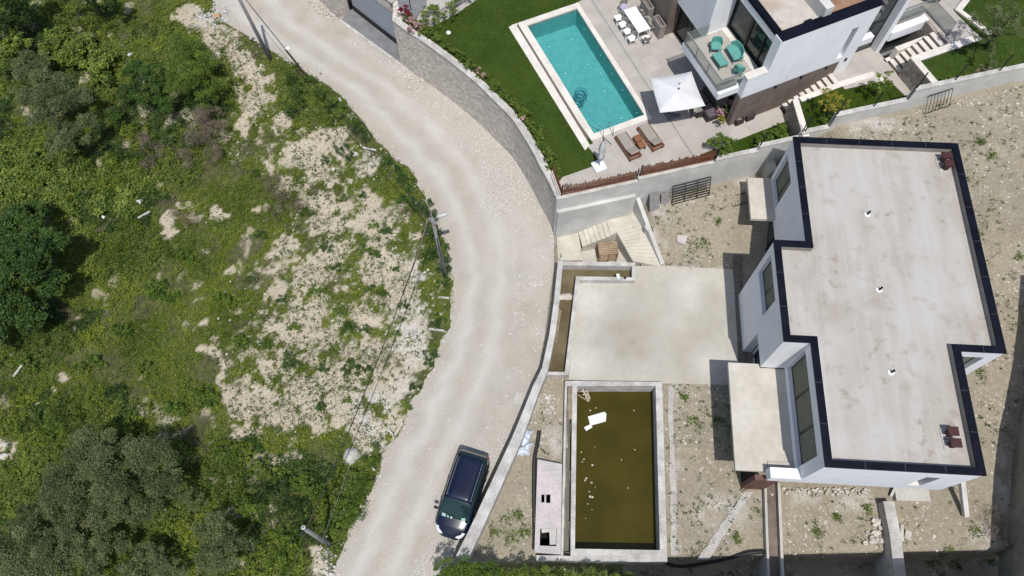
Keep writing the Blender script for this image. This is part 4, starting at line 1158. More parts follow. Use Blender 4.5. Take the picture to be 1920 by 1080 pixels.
# canopies (raw slabs)
cslab = mat('canopy_screed', (0.55, 0.52, 0.455), (0.48, 0.445, 0.38), 0.7, 0.92, fine=3, fine_amt=0.07)
cp1 = [(0.23, 6.34), (1.598, 6.34), (1.598, 3.58), (0.23, 3.58)]
MB().prism(cp1, 2.86, 3.10).build('canopy', cslab, house, bevel=0.01)
MB().prism([(-1.62, -5.15), (-0.003, -5.15), (-0.003, -5.355), (1.245, -5.355), (1.245, -10.18), (-0.05, -10.18), (-0.05, -10.70), (-1.62, -10.70)], 2.86, 3.10).build('canopy', cslab, house, bevel=0.01)
MB().box((0.60, -10.41, 3.10), (1.28, 0.43, 0.12)).build('ledge', M['conc'], house)
MB().box((-0.05, -10.95, 1.3), (1.15, 0.25, 3.2)).build('pier', M['brickred'], house)
MB().box((-0.55, -10.1, 1.2), (0.06, 1.4, 2.9)).build('pier', M['dark'], house)
MB().beam((-0.66, -11.25, 0.5), (0.45, -10.75, 2.5), 0.05, 0.05).build('brace', M['rust'], house)
# roof outlets
outs = [(5.03, 2.0), (5.0, -2.28), (4.93, -6.52)]
for (a, b) in outs:
    ou = MB().lathe((a, b, RZ - .42), [(0.155, 0), (0.155, .03), (0.02, .035)], 20).build('roof_outlet', M['paint'], house)
    MB().tube([(a + .02, b, RZ - .40), (a + .02, b, RZ - .12)], 0.055, 12, cap=False).build('pipe', M['blackplastic'], ou)
for (a, b) in ((9.45, 5.52), (9.50, 5.02), (7.02, -9.30), (7.05, -9.82)):
    c = MB()
    c.lathe((a, b, RZ - .42), [(.17, 0), (.17, .42), (.19, .44)], 6)
    o = c.build('chimney', M['maroon'], house)
    MB().box((a, b, RZ + .06), (0.46, 0.40, 0.10)).build('cowl', M['maroon'], o)
    MB().box((a - .08, b, RZ - .40), (0.50, 0.46, 0.04)).build('base', M['conc'], o)
# concrete benches around the house
o = MB().prism([tuple(HO + e1 * a + e2 * b) for a, b in ((7.2, -11.3), (8.95, -11.25), (8.95, -9.9), (7.2, -10.0))], 0.3, 0.62).build('foundation_slab', M['conc'], bevel=0.02)
tag(o, 'raw concrete slab sticking out at the bottom right corner of the white house', 'slab')
wa, wb = P(1805, 905, 1.5), P(1812, 967, 0.45)
tag(MB().beam(P(1803, 898, 1.6), P(1811, 968, .5), 0.26, 0.22).build('concrete_beam', M['conc_wall']), 'pale sloping concrete beam against the bottom right corner of the white house', 'beam')

# tilted long wall strips south of the house
def wall_line(name, pts, z1, w_, m, lab, z0=-1.4, cat='wall'):
    mb = MB(); strip(mb, pts, -w_, z0, z1)
    return tag(mb.build(name, m), lab, cat)
wall_line('garden_wall', q2([(1656, 940), (1668, 1000), (1680, 1100)], 1.0), 1.0, 0.55, M['rim'], 'pale cracked concrete wall running down from the south side of the white house')
wall_line('garden_wall', q2([(1433, 905), (1436, 1000), (1440, 1100)], T + .35), T + .35, 0.12, M['conc'], 'thin low concrete kerb along the sunken trench below the white house')
tag(MB().prism(q2([(1434, 906), (1457, 906), (1464, 1100), (1440, 1100)], T + .1), T - .6, T + 0.06).build('trench_cover', M['brown']), 'brown trench strip running down from the corner of the white house', 'trench')
wall_line('garden_wall', q2([(1458, 906), (1462, 1000), (1466, 1100)], T + .35), T + .35, 0.14, M['conc'], 'thin low concrete kerb right of the brown trench')

# small concrete box by the villa wall, north-west corner of the white house
o = MB().prism([tuple(P(*p, 3.4)[:2]) for p in ((1436, 296), (1451, 294), (1458, 320), (1444, 322))], 1.2, 3.4).build('concrete_pier', M['conc'])
tag(o, 'concrete pier between the retaining wall and the small canopy of the white house', 'pier')
o = MB().prism([tuple(P(*p, 5.6)[:2]) for p in ((1590, 232), (1600, 258), (1625, 262), (1610, 235))], 3.2, 5.6).build('concrete_pier', M['conc'])
tag(o, 'short concrete block between the retaining wall and the top edge of the white house', 'pier')
# rubble, panels, grilles
def slabs(name, lab, spots, zf=None, parent=None, seed=5, size=(0.1, 0.45), m=None, kind='stuff'):
    r_ = random.Random(seed); mb = MB()
    for (px, py) in spots:
        g = on_ground(px, py)
        n = r_.choice((4, 5, 6)); s = r_.uniform(*size); a0 = r_.uniform(0, 6)
        poly = [(g.x + s * r_.uniform(.6, 1.1) * math.cos(a0 + 6.283 * k / n), g.y + s * r_.uniform(.5, .9) * math.sin(a0 + 6.283 * k / n)) for k in range(n)]
        h = r_.uniform(.04, .14) * (1 + s)
        mb.prism(poly, g.z - .1, [g.z + h + r_.uniform(-.04, .06) for _ in poly])
    o = mb.build(name, m or M['stone'], parent)
    return tag(o, lab, name.replace('_', ' '), kind=kind)
r_ = random.Random(3)
slabs('rubble', 'heap of broken pale slabs below the villa retaining wall', [(r_.gauss(1640, 26), r_.gauss(236, 13)) for _ in range(90)])
slabs('rubble', 'broken white stone pieces in a narrow heap below the white house', [(r_.gauss(1640, 8), 975 + 46 * r_.random()) for _ in range(34)], seed=6, size=(.06, .2))
slabs('rubble', 'loose white rubble beside the lower parapet wall', [(r_.gauss(1028, 8), r_.gauss(760, 12)) for _ in range(60)], seed=8, size=(.04, .12))
slabs('rubble', 'white rubble under the bottom wall of the white house', [(1440 + 190 * r_.random(), r_.gauss(922, 4)) for _ in range(90)], seed=9, size=(.04, .14))
slabs('rubble', 'pale stones along the foot of the curved stone wall', [(P_[0] + r_.gauss(0, 4), P_[1] + r_.gauss(4, 4)) for P_ in [(760 + 40 * r_.random(), 135 + 30 * r_.random()) for _ in range(50)]], seed=10, size=(.04, .14))
slabs('rubble', 'white rubble at the foot of the wall left of the garage entrance', [(575 + 55 * k, 5 + 32 * k + r_.gauss(0, 4)) for k in [r_.random() for _ in range(70)]], seed=12, size=(.04, .15))
slabs('rubble', 'pale rubble heap at the bottom left edge of the dirt road', [(r_.gauss(614, 7), r_.uniform(1025, 1078)) for _ in range(50)], seed=14, size=(.04, .16))
o = MB().prism(q2([(1271, 430), (1283, 426), (1293, 430), (1285, 458), (1270, 452)], .9), .4, float(zground(*P(1280, 445, .9)[:2])) + .09).build('slab_offcut', M['pinkpad'])
tag(o, 'pale flat slab lying on the weedy soil left of the small canopy', 'slab')
for k, (x, w_, h, lab) in enumerate(((8.45, .62, 1.05, 'taller brown panel stack leaning on the retaining wall'), (9.12, .5, .62, 'shorter brown panel stack leaning on the retaining wall'))):
    p = wall_pt(x, -.62 + .2 * k); zz = float(zground(p.x, p.y)); q = wall_pt(x, -.12)
    o = MB().beam((p.x, p.y, zz), (q.x, q.y, zz + h), w_, 0.12).build('panel_stack', M['greyfurn']); tag(o, lab, 'panels', 'panel stacks on the retaining wall')
def grille(x0, x1, off, h, lab, bars=5, vert=False, off1=-.1):
    mb = MB()
    a, b = wall_pt(x0, off), wall_pt(x1, off); c, d = wall_pt(x0, off1), wall_pt(x1, off1)
    za, zb = float(zground(a.x, a.y)) + .03, float(zground(b.x, b.y)) + .03
    A, B, C_, D = Vector((a.x, a.y, za)), Vector((b.x, b.y, zb)), Vector((c.x, c.y, za + h)), Vector((d.x, d.y, zb + h))
    if vert:
        for t in np.linspace(0, 1, bars): mb.beam(A.lerp(B, t), C_.lerp(D, t), .02, .02)
        mb.beam(A, B, .04, .04); mb.beam(C_, D, .04, .04)
    else:
        for t in np.linspace(0, 1, bars): mb.beam(A.lerp(C_, t), B.lerp(D, t), .05, .04)
        for t in (0, .33, .66, 1): mb.beam(A.lerp(B, t), C_.lerp(D, t), .04, .04)
    return tag(mb.build('metal_grille', M['iron']), lab, 'grille')
grille(9.5, 11.75, -.62, 1.2, 'dark metal grille leaning on the retaining wall left of the small canopy', 8)
grille(23.3, 24.6, -.62, .9, 'metal grille with upright bars leaning on the retaining wall at the top right', 8, True)
grille(12.9, 13.8, -1.6, .15, 'small dark grille on the soil beside the small canopy', 6, True, -1.0)
c0 = MB().beam(on_ground(1493, 916) + Vector((0, 0, .1)), on_ground(1499, 926) + Vector((0, 0, .1)), .16, .06).build('plank', M['palewood']); tag(c0, 'short pale plank under the bottom wall of the white house', 'plank')
yb = MB(); y0 = on_ground(1678, 922)
yb.beam(y0 + Vector((-.35, -.25, .15)), y0 + Vector((.05, .35, .3)), .12, .10); yb.beam(y0 + Vector((.05, .35, .3)), y0 + Vector((.65, -.35, .15)), .12, .10); yb.beam(y0 + Vector((.05, .35, .3)), y0 + Vector((.1, .8, .3)), .16, .10)
tag(yb.build('pipe_branch', M['conc_wall']), 'grey forked pipe lying beside the wall below the white house', 'pipe')
sl = MB(); y0 = on_ground(1690, 1000); sl.beam(y0 + Vector((-.1, -.4, .1)), y0 + Vector((.05, .4, .15)), .16, .06); sl.beam(y0 + Vector((.15, -.3, .14)), y0 + Vector((.35, .1, .1)), .3, .06)
tag(sl.build('slab_offcut', M['stone']), 'pair of pale offcuts lying right of the cracked wall', 'slabs')
# black corrugated pipes
hp = [on_ground(x, y, .1) + Vector((0, 0, .1)) for x, y in ((1010, 808), (1006, 835), (1001, 860), (1000, 900), (1000, 950), (1001, 1000), (1000, 1030))]
for k in range(2):
    tag(MB().tube([p + Vector((k * .12 - .02, 0, 0.05)) for p in subdiv(hp, 4)], .045, 8).build('black_pipe', M['hose'], smooth=True), ['left black pipe running along the pinkish service slab', 'right black pipe running along the pinkish service slab'][k], 'pipe', 'black pipes beside the service slab')
hp = [P(x, y, -.7) for x, y in ((1225, 1048), (1260, 1058), (1290, 1059), (1340, 1052), (1385, 1042), (1420, 1038))]
hp = [Vector((p.x, p.y, float(zground(p.x, p.y)) + .12)) for p in hp]
tag(MB().tube(subdiv(hp, 5), .11, 8).build('black_pipe', M['hose'], smooth=True), 'thick black pipe winding over the soil at the bottom of the photo', 'pipe')
for k, (x, y, rx, ry) in enumerate(((984, 822, .34, .5), (979, 845, .42, .36), (990, 836, .26, .24), (991, 815, .2, .28))):
    o = blob_mound('rubbish_bag', on_ground(x, y), rx, ry, .34, M['paleblue'], 20 + k, rough=.5)
    tag(o, ['upper long pale plastic bag beside the lower parapet wall', 'largest pale plastic bag beside the lower parapet wall', 'middle crumpled pale plastic bag beside the lower parapet wall', 'topmost small pale plastic bag beside the lower parapet wall'][k], 'bag', 'plastic bags beside the parapet wall')
tag(MB().prism(q2([(967, 733), (983, 737), (979, 759), (960, 757)], .04), 0, .07).build('road_slab', M['conc']), 'pale square slab set in the dirt road beside the parapet', 'slab')
cs = on_ground(812, 1054); tag(blob_mound('boulder', cs, .2, .3, .22, M['stone'], 44), 'small white boulder at the bottom of the dirt road', 'boulder')

# ------------------------------------------------------------------ villa gardens and building
VO = Vector((13.131, 26.560))
vu = Vector((math.cos(VA), math.sin(VA))); vv = Vector((-vu.y, vu.x))
def W(u, v): q = VO + vu * u + vv * v; return (q.x, q.y)
def VB(mb, u0, u1, v0, v1, z0, z1):
    return mb.prism([W(u0, v0), W(u1, v0), W(u1, v1), W(u0, v1)], z0, z1)
pool_c = [W(-12.2, -7.72), W(-12.2, -4.2), W(-2.95, -4.2), W(-2.95, -7.55)]
# plateau border: inside of curved coping, then the retaining wall line
cap_top = [tuple(p[:2]) for p in offs(cws, 0.30)]
def plateau(x1, z, name, m):
    pass
gar_pts = [tuple((gd0 + nv * .3)[:2]), tuple((gd1 + (gd1 - gd0) * 1.6 + nv * .3)[:2])]
far_l = (gar_pts[1][0] - 2, gar_pts[1][1] + 30)
low = [far_l, gar_pts[1], gar_pts[0]] + cap_top + [tuple(wall_pt(2.9, .1)), tuple(wall_pt(16.4, .1)), W(.44, 3.45), W(-.2, 3.45), W(-.2, 6.55), W(-14, 6.55), W(-40, 6.55)]
tag(sheet('terrace', low, [pool_c], G, M['tiles'], thick=0.12), kind='structure')
# fine dark drain line across the terrace
o = MB().prism([W(-14.5, -2.98), W(-14.5, -2.93), W(1.2, -2.93), W(1.2, -2.98)], G - .02, G + .004).build('drain_channel', M['slate'])
tag(o, 'thin straight drain line across the pale villa terrace', 'drain')
# lawn
lawn_px = [(810, 50), (850, 30), (905, -8), (970, -60), (1060, -60), (1110, -10), (1060, 15), (969, 48), (975, 62), (1112, 268), (1101, 274), (1117, 292), (1127, 306), (1056, 331), (1047, 335)]
lawn = [tuple(P(*p, G + .03)[:2]) for p in lawn_px] + [tuple(p[:2]) for p in offs(cws, 0.36)[::-1][3:]]
lawnm = mat('lawn_ground', (0.035, 0.065, 0.008), (0.05, 0.085, 0.012), 1.2, 0.95, fine=30, fine_amt=0.3, bump=0.4, bscale=40)
tag(sheet('lawn', lawn, [], G + .035, lawnm, thick=.03), kind='structure')
# pool
pool = empty('swimming_pool', (*W(-7.5, -6), G))
tag(pool, 'rectangular turquoise swimming pool with pale stone coping', 'pool')
def wring(o_, i_, z0, z1): return ring_mesh(o_, i_, z0, z1)
cp_o = [W(-12.62, -8.62), W(-12.62, -3.85), W(-2.62, -3.85), W(-2.62, -8.28)]
child(wring([W(-12.62, -8.65), W(-12.62, -3.9), W(-2.55, -3.9), W(-2.55, -7.9)], pool_c, G - .05, G + .095).build('coping', M['white_cap']), pool)
# overflow slot on the left with an outer kerb
lo = [W(-12.0, -8.62), W(-12.0, -8.66), W(-2.2, -8.66), W(-2.2, -8.0)]
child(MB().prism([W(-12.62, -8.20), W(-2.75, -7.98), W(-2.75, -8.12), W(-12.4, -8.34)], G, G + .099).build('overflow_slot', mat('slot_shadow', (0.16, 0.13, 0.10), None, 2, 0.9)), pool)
child(MB().prism([W(-12.55, -8.35), W(-2.3, -8.13), W(-2.1, -8.55), W(-12.55, -8.85)], G - .02, G + .094).build('outer_kerb', M['white_cap']), pool)
child(wring([tuple(Vector(p) + (Vector(p) - Vector(W(-7.5, -6))).normalized() * .1) for p in pool_c], pool_c, G - 1.45, G - .052).build('basin_wall', M['pooltile']), pool)
child(sheet('floor', [tuple(Vector(p) + (Vector(p) - Vector(W(-7.5, -6))).normalized() * .1) for p in pool_c], [], G - 1.35, M['pooltile']), pool)
def pool_water():
    m = bpy.data.materials.new('clear_pool_water'); m.use_nodes = True
    nt = m.node_tree; N = nt.nodes; L = nt.links
    for n in list(N):
        if n.type == 'BSDF_PRINCIPLED': N.remove(n)
    g = N.new('ShaderNodeBsdfGlossy'); g.inputs['Roughness'].default_value = 0.03
    t = N.new('ShaderNodeBsdfTransparent'); t.inputs['Color'].default_value = (0.66, 0.90, 0.92, 1)
    f = N.new('ShaderNodeFresnel'); f.inputs['IOR'].default_value = 1.33
    mx = N.new('ShaderNodeMixShader')
    tc = N.new('ShaderNodeTexCoord'); n = N.new('ShaderNodeTexNoise'); n.inputs['Scale'].default_value = 3.5; L.new(tc.outputs['Object'], n.inputs['Vector'])
    bp = N.new('ShaderNodeBump'); bp.inputs['Strength'].default_value = 0.25; bp.inputs['Distance'].default_value = 0.03
    L.new(n.outputs['Fac'], bp.inputs['Height']); L.new(bp.outputs[0], g.inputs['Normal']); L.new(bp.outputs[0], f.inputs['Normal'])
    L.new(f.outputs[0], mx.inputs[0]); L.new(t.outputs[0], mx.inputs[1]); L.new(g.outputs[0], mx.inputs[2])
    L.new(mx.outputs[0], N['Material Output'].inputs['Surface'])
    return m
tag(sheet('water', pool_c, [], G - .12, pool_water()), kind='structure')
for k, (px, py) in enumerate([(1072, 73), (1030, 88), (1060, 138), (1102, 121), (1126, 138), (1133, 171), (1098, 187), (1165, 222), (1122, 240)]):
    p = P(px, py, G - 1.33); o = MB().lathe(p, [(.05, 0), (.05, .02)], 10).build('pool_light', M['plastic']); child(o, pool)
for u in (-11, -8.6, -7.0, -5.6, -3.7):
    q = W(u, -4.215); o = MB().box((q[0], q[1], G - .6), (.05, .05, .05), VA).build('pool_light', M['plastic']); child(o, pool)
# handrails
hr = empty('pool_handrail', (*W(-2.6, -7.1), G))
tag(hr, 'pair of looped steel handrails at the bottom end of the turquoise pool', 'handrail')
for k in (0, 1):
    v = -7.2 + .62 * k
    pts = [Vector((*W(-3.05, v), G - .5)), Vector((*W(-3.05, v), G + .25)), Vector((*W(-3.0, v), G + .6)), Vector((*W(-2.8, v), G + .72)), Vector((*W(-2.5, v), G + .6)), Vector((*W(-2.38, v), G + .02))]
    child(MB().tube(subdiv(pts, 4), .022, 8).build('rail', M['metal'], smooth=True), hr)
# hose coiled in the pool
hz = G - .09; c = P(1087, 182, hz); pts = []
for k in range(150):
    a = k * .33; r = .30 + .10 * math.sin(a * .37) ; pts.append(Vector((c.x + r * math.cos(a) + .002 * k * .3, c.y + r * 1.15 * math.sin(a) + .0035 * k - .2, hz + .0004 * k)))
tag(MB().tube(pts, .018, 6).build('pool_hose', mat('blue_hose', (0.01, 0.10, 0.16), None, 3, 0.5), smooth=True), 'dark blue hose coiled on the turquoise pool water', 'hose')
pts = [P(x, y, hz) for x, y in ((1094, 222), (1106, 234), (1119, 243), (1124, 250))]
tag(MB().tube(subdiv(pts, 5), .02, 6).build('pool_hose', mat('grey_hose', (0.03, 0.12, 0.14), None, 3, 0.5), smooth=True), 'short hose across the bottom left corner of the turquoise pool', 'hose')
pl = MB().tube([P(1128, 254, G + .05), P(1147, 271, G + .06)], .02, 6); tag(pl.build('pool_pole', M['metal']), 'thin steel pole lying by the handrails', 'pole')

# closed white umbrella on a square base
ub = empty('closed_umbrella', tuple(P(1123, 313, G)))
tag(ub, 'closed white umbrella tied up on a square white base at the lawn corner', 'umbrella')
bc = P(1123, 313, G)
child(MB().box(bc + Vector((0, 0, .08)), (.72, .72, .14), VA).build('base', M['paint'], bevel=.02), ub)
child(MB().tube([bc, bc + Vector((0, 0, 2.5))], .03, 8).build('pole', M['metal']), ub)
r_ = random.Random(5)
fol = MB(); pr = [(.05, .75), (.16, .85), (.19, 1.1), (.13, 1.3), (.17, 1.6), (.12, 2.1), (.04, 2.55)]
n = 14; vs = []; 
for i, (r, z) in enumerate(pr):
    for k in range(n): rr_ = r * (1 + .35 * math.sin(k * 2.7 + i) + r_.uniform(-.15, .15)); vs.append((bc.x + rr_ * math.cos(6.283 * k / n), bc.y + rr_ * math.sin(6.283 * k / n), bc.z + z))
fol.add(vs, [(i * n + k, i * n + (k + 1) % n, (i + 1) * n + (k + 1) % n, (i + 1) * n + k) for i in range(len(pr) - 1) for k in range(n)])
child(fol.build('canopy', M['cloth'], smooth=True), ub)
child(MB().lathe(bc + Vector((0, 0, 2.56)), [(.05, 0), (.03, .08)], 8).build('finial', M['frame']), ub)

# big open umbrella
bu = empty('open_umbrella', (*W(-2.2, -2.6), G))
tag(bu, 'large open square white umbrella beside the villa balcony', 'umbrella')
UHZ = 6.35
cor = [P(1220, 145, UHZ), P(1297, 133, UHZ), P(1323, 197, UHZ), P(1238, 210, UHZ)]
ctr = sum(cor, Vector()) / 4; ctr.z = UHZ + .20
m_ = MB(); vs = []; K = 8
for i in range(4):
    a, b = cor[i], cor[(i + 1) % 4]
    for j in range(K): vs.append(a.lerp(b, j / K) + (ctr - a.lerp(b, .5)) * Vector((1, 1, 0)).x * 0)
ringn = 4 * K; rings = []
for t in (1.0, .97, .66, .33, .06):
    for i in range(ringn):
        e = vs[i]; p = ctr.lerp(e, t); j = (i % K) / K
        sag = 0.09 * math.sin(math.pi * j) * t
        p.z = ctr.z + (UHZ - ctr.z) * t - (.0 if t > .99 else 0) + (-sag)
        if t == 1.0: p.z -= .06
        rings.append(p)
fs = [(r * ringn + i, r * ringn + (i + 1) % ringn, (r + 1) * ringn + (i + 1) % ringn, (r + 1) * ringn + i) for r in range(4) for i in range(ringn)]
fs.append(tuple(4 * ringn + i for i in range(ringn)))
o = m_.add(rings, fs).build('canopy', M['cloth'], smooth=True); child(o, bu)
child(MB().lathe(ctr + Vector((.06, 0, -.02)), [(.05, 0), (.05, .07)], 10).build('cap', M['frame']), bu)
mast = Vector((*W(-2.4, -2.65), 0))
child(MB().tube([Vector((mast.x, mast.y, G)), Vector((mast.x, mast.y, UHZ + .5))], .05, 8).build('mast', M['paint']), bu)
for c in cor: child(MB().beam(ctr - Vector((0, 0, .08)), c - Vector((0, 0, .06)), .03, .03).build('rib', M['paint']), bu)
child(MB().box((mast.x, mast.y, G + .06), (.8, .8, .1), VA).build('base', M['slate']), bu)

def VE(name, u, v, rz=0.0, z=G):
    q = W(u, v); return empty(name, (q[0], q[1], z), VA + rz)
# sun loungers (local x = towards the foot of the villa axis +u, head raised at +x end)
def lounger(p, rz, lab):
    e = empty('sun_lounger', (p.x, p.y, G), rz)
    tag(e, lab, 'sun lounger', 'brown sun loungers by the turquoise pool')
    L, Wd = 1.85, 0.72
    MB().box((0, Wd / 2, .26), (L, .06, .09)).box((0, -Wd / 2, .26), (L, .06, .09)).box((L / 2 - .03, 0, .26), (.06, Wd - .06, .09)).box((-L / 2 + .03, 0, .26), (.06, Wd - .06, .09)).build('frame', M['wood'], e)
    for sx in (-1, 1):
        for sy in (-1, 1): MB().box((sx * (L / 2 - .08), sy * (Wd / 2 - .03), .11), (.07, .07, .215)).build('leg', M['wood'], e)
    sl_ = MB()
    for k in range(6): sl_.box((-L / 2 + .2 + k * .29, 0, .27), (.09, Wd - .08, .03))
    sl_.build('slat', M['wood'], e)
    MB().box((-.30, 0, .35), (1.16, Wd - .12, .09)).build('mattress', M['cushion'], e, bevel=.03)
    bk = MB().beam((.26, 0, .36), (.78, 0, .60), Wd - .12, .09); bk.build('back_cushion', M['cushion'], e, bevel=.03)
    MB().beam((.28, 0, .28), (.80, 0, .52), Wd - .2, .03).build('backrest', M['wood'], e)
    return e
l1a, l1b = P(1166, 255, G + .3), P(1190, 291, G + .3)
dl = (l1b - l1a); ang = math.atan2(dl.y, dl.x)
lounger((l1a + l1b) / 2, ang, 'left taupe sun lounger with brown timber frame by the pool end')
l2a, l2b = P(1208, 238, G + .3), P(1233, 273, G + .3)
lounger((l2a + l2b) / 2, math.atan2((l2b - l2a).y, (l2b - l2a).x), 'right taupe sun lounger with brown timber frame nearest the umbrella')
for k, (px, py) in enumerate(((1196, 259), (1203, 271))):
    c = P(px, py, G + .35)
    e = empty('side_table', (c.x, c.y, G), VA); tag(e, ['upper small brown side table between the loungers', 'lower small brown side table between the loungers'][k], 'side table', 'side tables between the loungers')
    sz = .42
    MB().box((0, 0, .36), (sz, sz, .05)).build('table_top', M['wood'], e)
    for sx in (-1, 1):
        for sy in (-1, 1): MB().box((sx * .17, sy * .17, .165), (.05, .05, .33)).build('leg', M['wood'], e)
M['wood2'] = mat('orange_timber', (0.27, 0.125, 0.055), (0.21, 0.09, 0.04), 8, 0.6)
for o in bpy.data.objects:
    if o.name.startswith('table_top'): o.data.materials[0] = M['wood2']
# dining set
t = VE('dining_table', -9.25, -1.5); tag(t, 'long white dining table at the top of the villa terrace', 'table')
MB().box((0, 0, .73), (2.05, .86, .04)).build('table_top', M['paint'], t, bevel=.01)
for sx in (-1, 1):
    for sy in (-1, 1): MB().box((sx * .97, sy * .38, .355), (.06, .06, .71)).build('leg', M['paint'], t)
MB().box((0, .38, .66), (1.86, .03, .06)).box((0, -.38, .66), (1.86, .03, .06)).build('apron', M['paint'], t)
def dchair(u, v, rz, lab, seatm, grp='chairs round the white dining table'):
    e = VE('dining_chair', u, v, rz); tag(e, lab, 'chair', grp)
    MB().box((0, 0, .45), (.46, .46, .05)).build('seat', seatm, e, bevel=.01)
    bk = MB(); n = 9
    vs = []
    for i in range(n):
        a = -1.25 + 2.5 * i / (n - 1)
        for z, r in ((.52, .25), (.80, .27)): vs.append((-r * math.cos(a), r * math.sin(a), z))
        for z, r in ((.80, .30), (.52, .28)): vs.append((-r * math.cos(a), r * math.sin(a), z))
    fs = [(4 * i + j, 4 * i + (j + 1) % 4, 4 * i + 4 + (j + 1) % 4, 4 * i + 4 + j) for i in range(n - 1) for j in range(4)]
    bk.add(vs, fs).build('backrest', M['greyfurn'], e)
    for sx in (-1, 1):
        for sy in (-1, 1): MB().beam((sx * .20, sy * .20, .43), (sx * .24, sy * .23, 0), .03, .03).build('leg', M['paint'], e)
    return e
PI = math.pi
for k in range(4):
    dchair(-10.0 + .62 * k - .1, -2.32, PI / 2 + PI, ['first', 'second', 'third', 'last'][k] + ' white chair, counted from the top, on the pool side of the dining table', M['paint'])
for k in range(3):
    dchair(-9.9 + .62 * k, -.72, PI / 2, ['first', 'second', 'third'][k] + ' pale chair, counted from the top, on the house side of the dining table', M['cushion'])
dchair(-7.85, -1.5, PI, 'white chair at the lower end of the dining table', M['paint'])
lil = mat('lilac_fabric', (0.42, 0.38, 0.52), None, 3, 0.9)
e = dchair(-10.75, -1.6, 0, 'lilac chair at the upper end of the dining table', lil)
# tall planters
for k, (u, v) in enumerate(((-9.05, .05 - .12), (-8.0 + .1, -.62 + .3))):
    pass
for k, (px, py, pz) in enumerate(((1215, 6, 4.95), (1237, 39, 4.95))):
    c = P(px, py, pz)
    e = empty('tall_planter', (c.x, c.y, G), VA); tag(e, ['upper tall grey-beige planter box against the brown wall', 'lower tall grey-beige planter box against the brown wall'][k], 'planter', 'tall planter boxes')
    ring_mesh([(-.5, -.2), (.5, -.2), (.5, .2), (-.5, .2)], [(-.44, -.14), (.44, -.14), (.44, .14), (-.44, .14)], 0.01, 1.05).build('box', M['greyfurn'] if False else mat('planter_taupe%d' % k, (0.30, 0.275, 0.25), (0.26, 0.24, 0.22), 3, 0.8), e)
    MB().box((0, 0, .85), (.88, .28, .04)).build('soil', M['brown'], e)

# ---- villa building
vl = empty('modern_villa', (VO.x, VO.y, 0)); tag(vl, 'modern white and brown two-storey villa with balcony and glass railings', 'villa')
def vpart(mb, name, m, **k): return child(mb.build(name, m, **k), vl)
FZ = 7.0; RT = 10.4
# ground floor
gf = MB()
VB(gf, -.62, -.25, 0.0, 6.62, G - .2, 6.5)                 # brown south wall
VB(gf, -30, -7.95, -.12, .3, G - .2, 7.2)                  # brown west block at the top
VB(gf, -8.25, -7.95, .3, .9, G - .2, 6.5)
vpart(gf, 'brown_wall', M['brown'])
gl = MB(); VB(gl, -7.9, -3.6, .62, .66, G, 6.46); vpart(gl, 'glazing', M['vglass'])
gl = MB(); VB(gl, -3.6, -.7, 1.7, 1.74, G, 6.46); vpart(gl, 'glazing', M['vglass'])
fr = MB()
for u in (-7.9, -6.5, -5.1, -3.65): VB(fr, u, u + .08, .58, .70, G, 6.46)
VB(fr, -7.9, -3.6, .575, .705, G + .003, G + .09); VB(fr, -3.6, -.62, 1.66, 1.78, G, G + .1)
vpart(fr, 'glazing_frame', M['frame'])
cu = MB()
for k in range(40): u = -7.8 + k * .1; VB(cu, u, u + .06, .72 + .03 * (k % 2), .76 + .03 * (k % 2), G + .1, 6.3)
vpart(cu, 'curtain', M['sheer'])
inn = MB(); VB(inn, -30, -.62, 2.6, 2.8, G, 6.46); VB(inn, -3.62, -3.5, .66, 2.6, G, 6.46); vpart(inn, 'inner_wall', M['brown'])
# first floor slab and balcony
sl_ = MB(); VB(sl_, -30, -4.70, .25, 9, 6.5, 6.9); VB(sl_, -4.70, -.62, -1.30, 9, 6.5, FZ - .03); vpart(sl_, 'floor_slab', M['white'])
bf = MB(); VB(bf, -4.65, -.9, -1.12, 1.6, FZ - .029, FZ); vpart(bf, 'balcony_floor', M['tiles'])
sk = MB(); VB(sk, -4.65, -.9, 1.2, 1.55, FZ, FZ + .05); vpart(sk, 'threshold', M['white_cap'])
rail = MB(); VB(rail, -4.62, -.86, -1.25, -1.22, FZ - .03, FZ + .85); VB(rail, -.86, -.83, -1.25, -.05, FZ - .03, FZ + .85); VB(rail, -4.62, -4.59, -1.22, .24, FZ - .03, FZ + .85)
ro = vpart(rail, 'glass_railing', M['rail_glass'])
rt = MB(); VB(rt, -4.63, -.85, -1.27, -1.20, FZ + .85, FZ + .875); VB(rt, -.88, -.81, -1.2, -.05, FZ + .85, FZ + .875); VB(rt, -4.64, -.82, -1.29, -1.18, FZ - .035, FZ + .02); VB(rt, -.9, -.80, -1.18, -.05, FZ - .033, FZ + .02)
for u in (-3.4, -2.15): VB(rt, u, u + .015, -1.262, -1.208, FZ, FZ + .85)
vpart(rt, 'railing_trim', M['slate'])
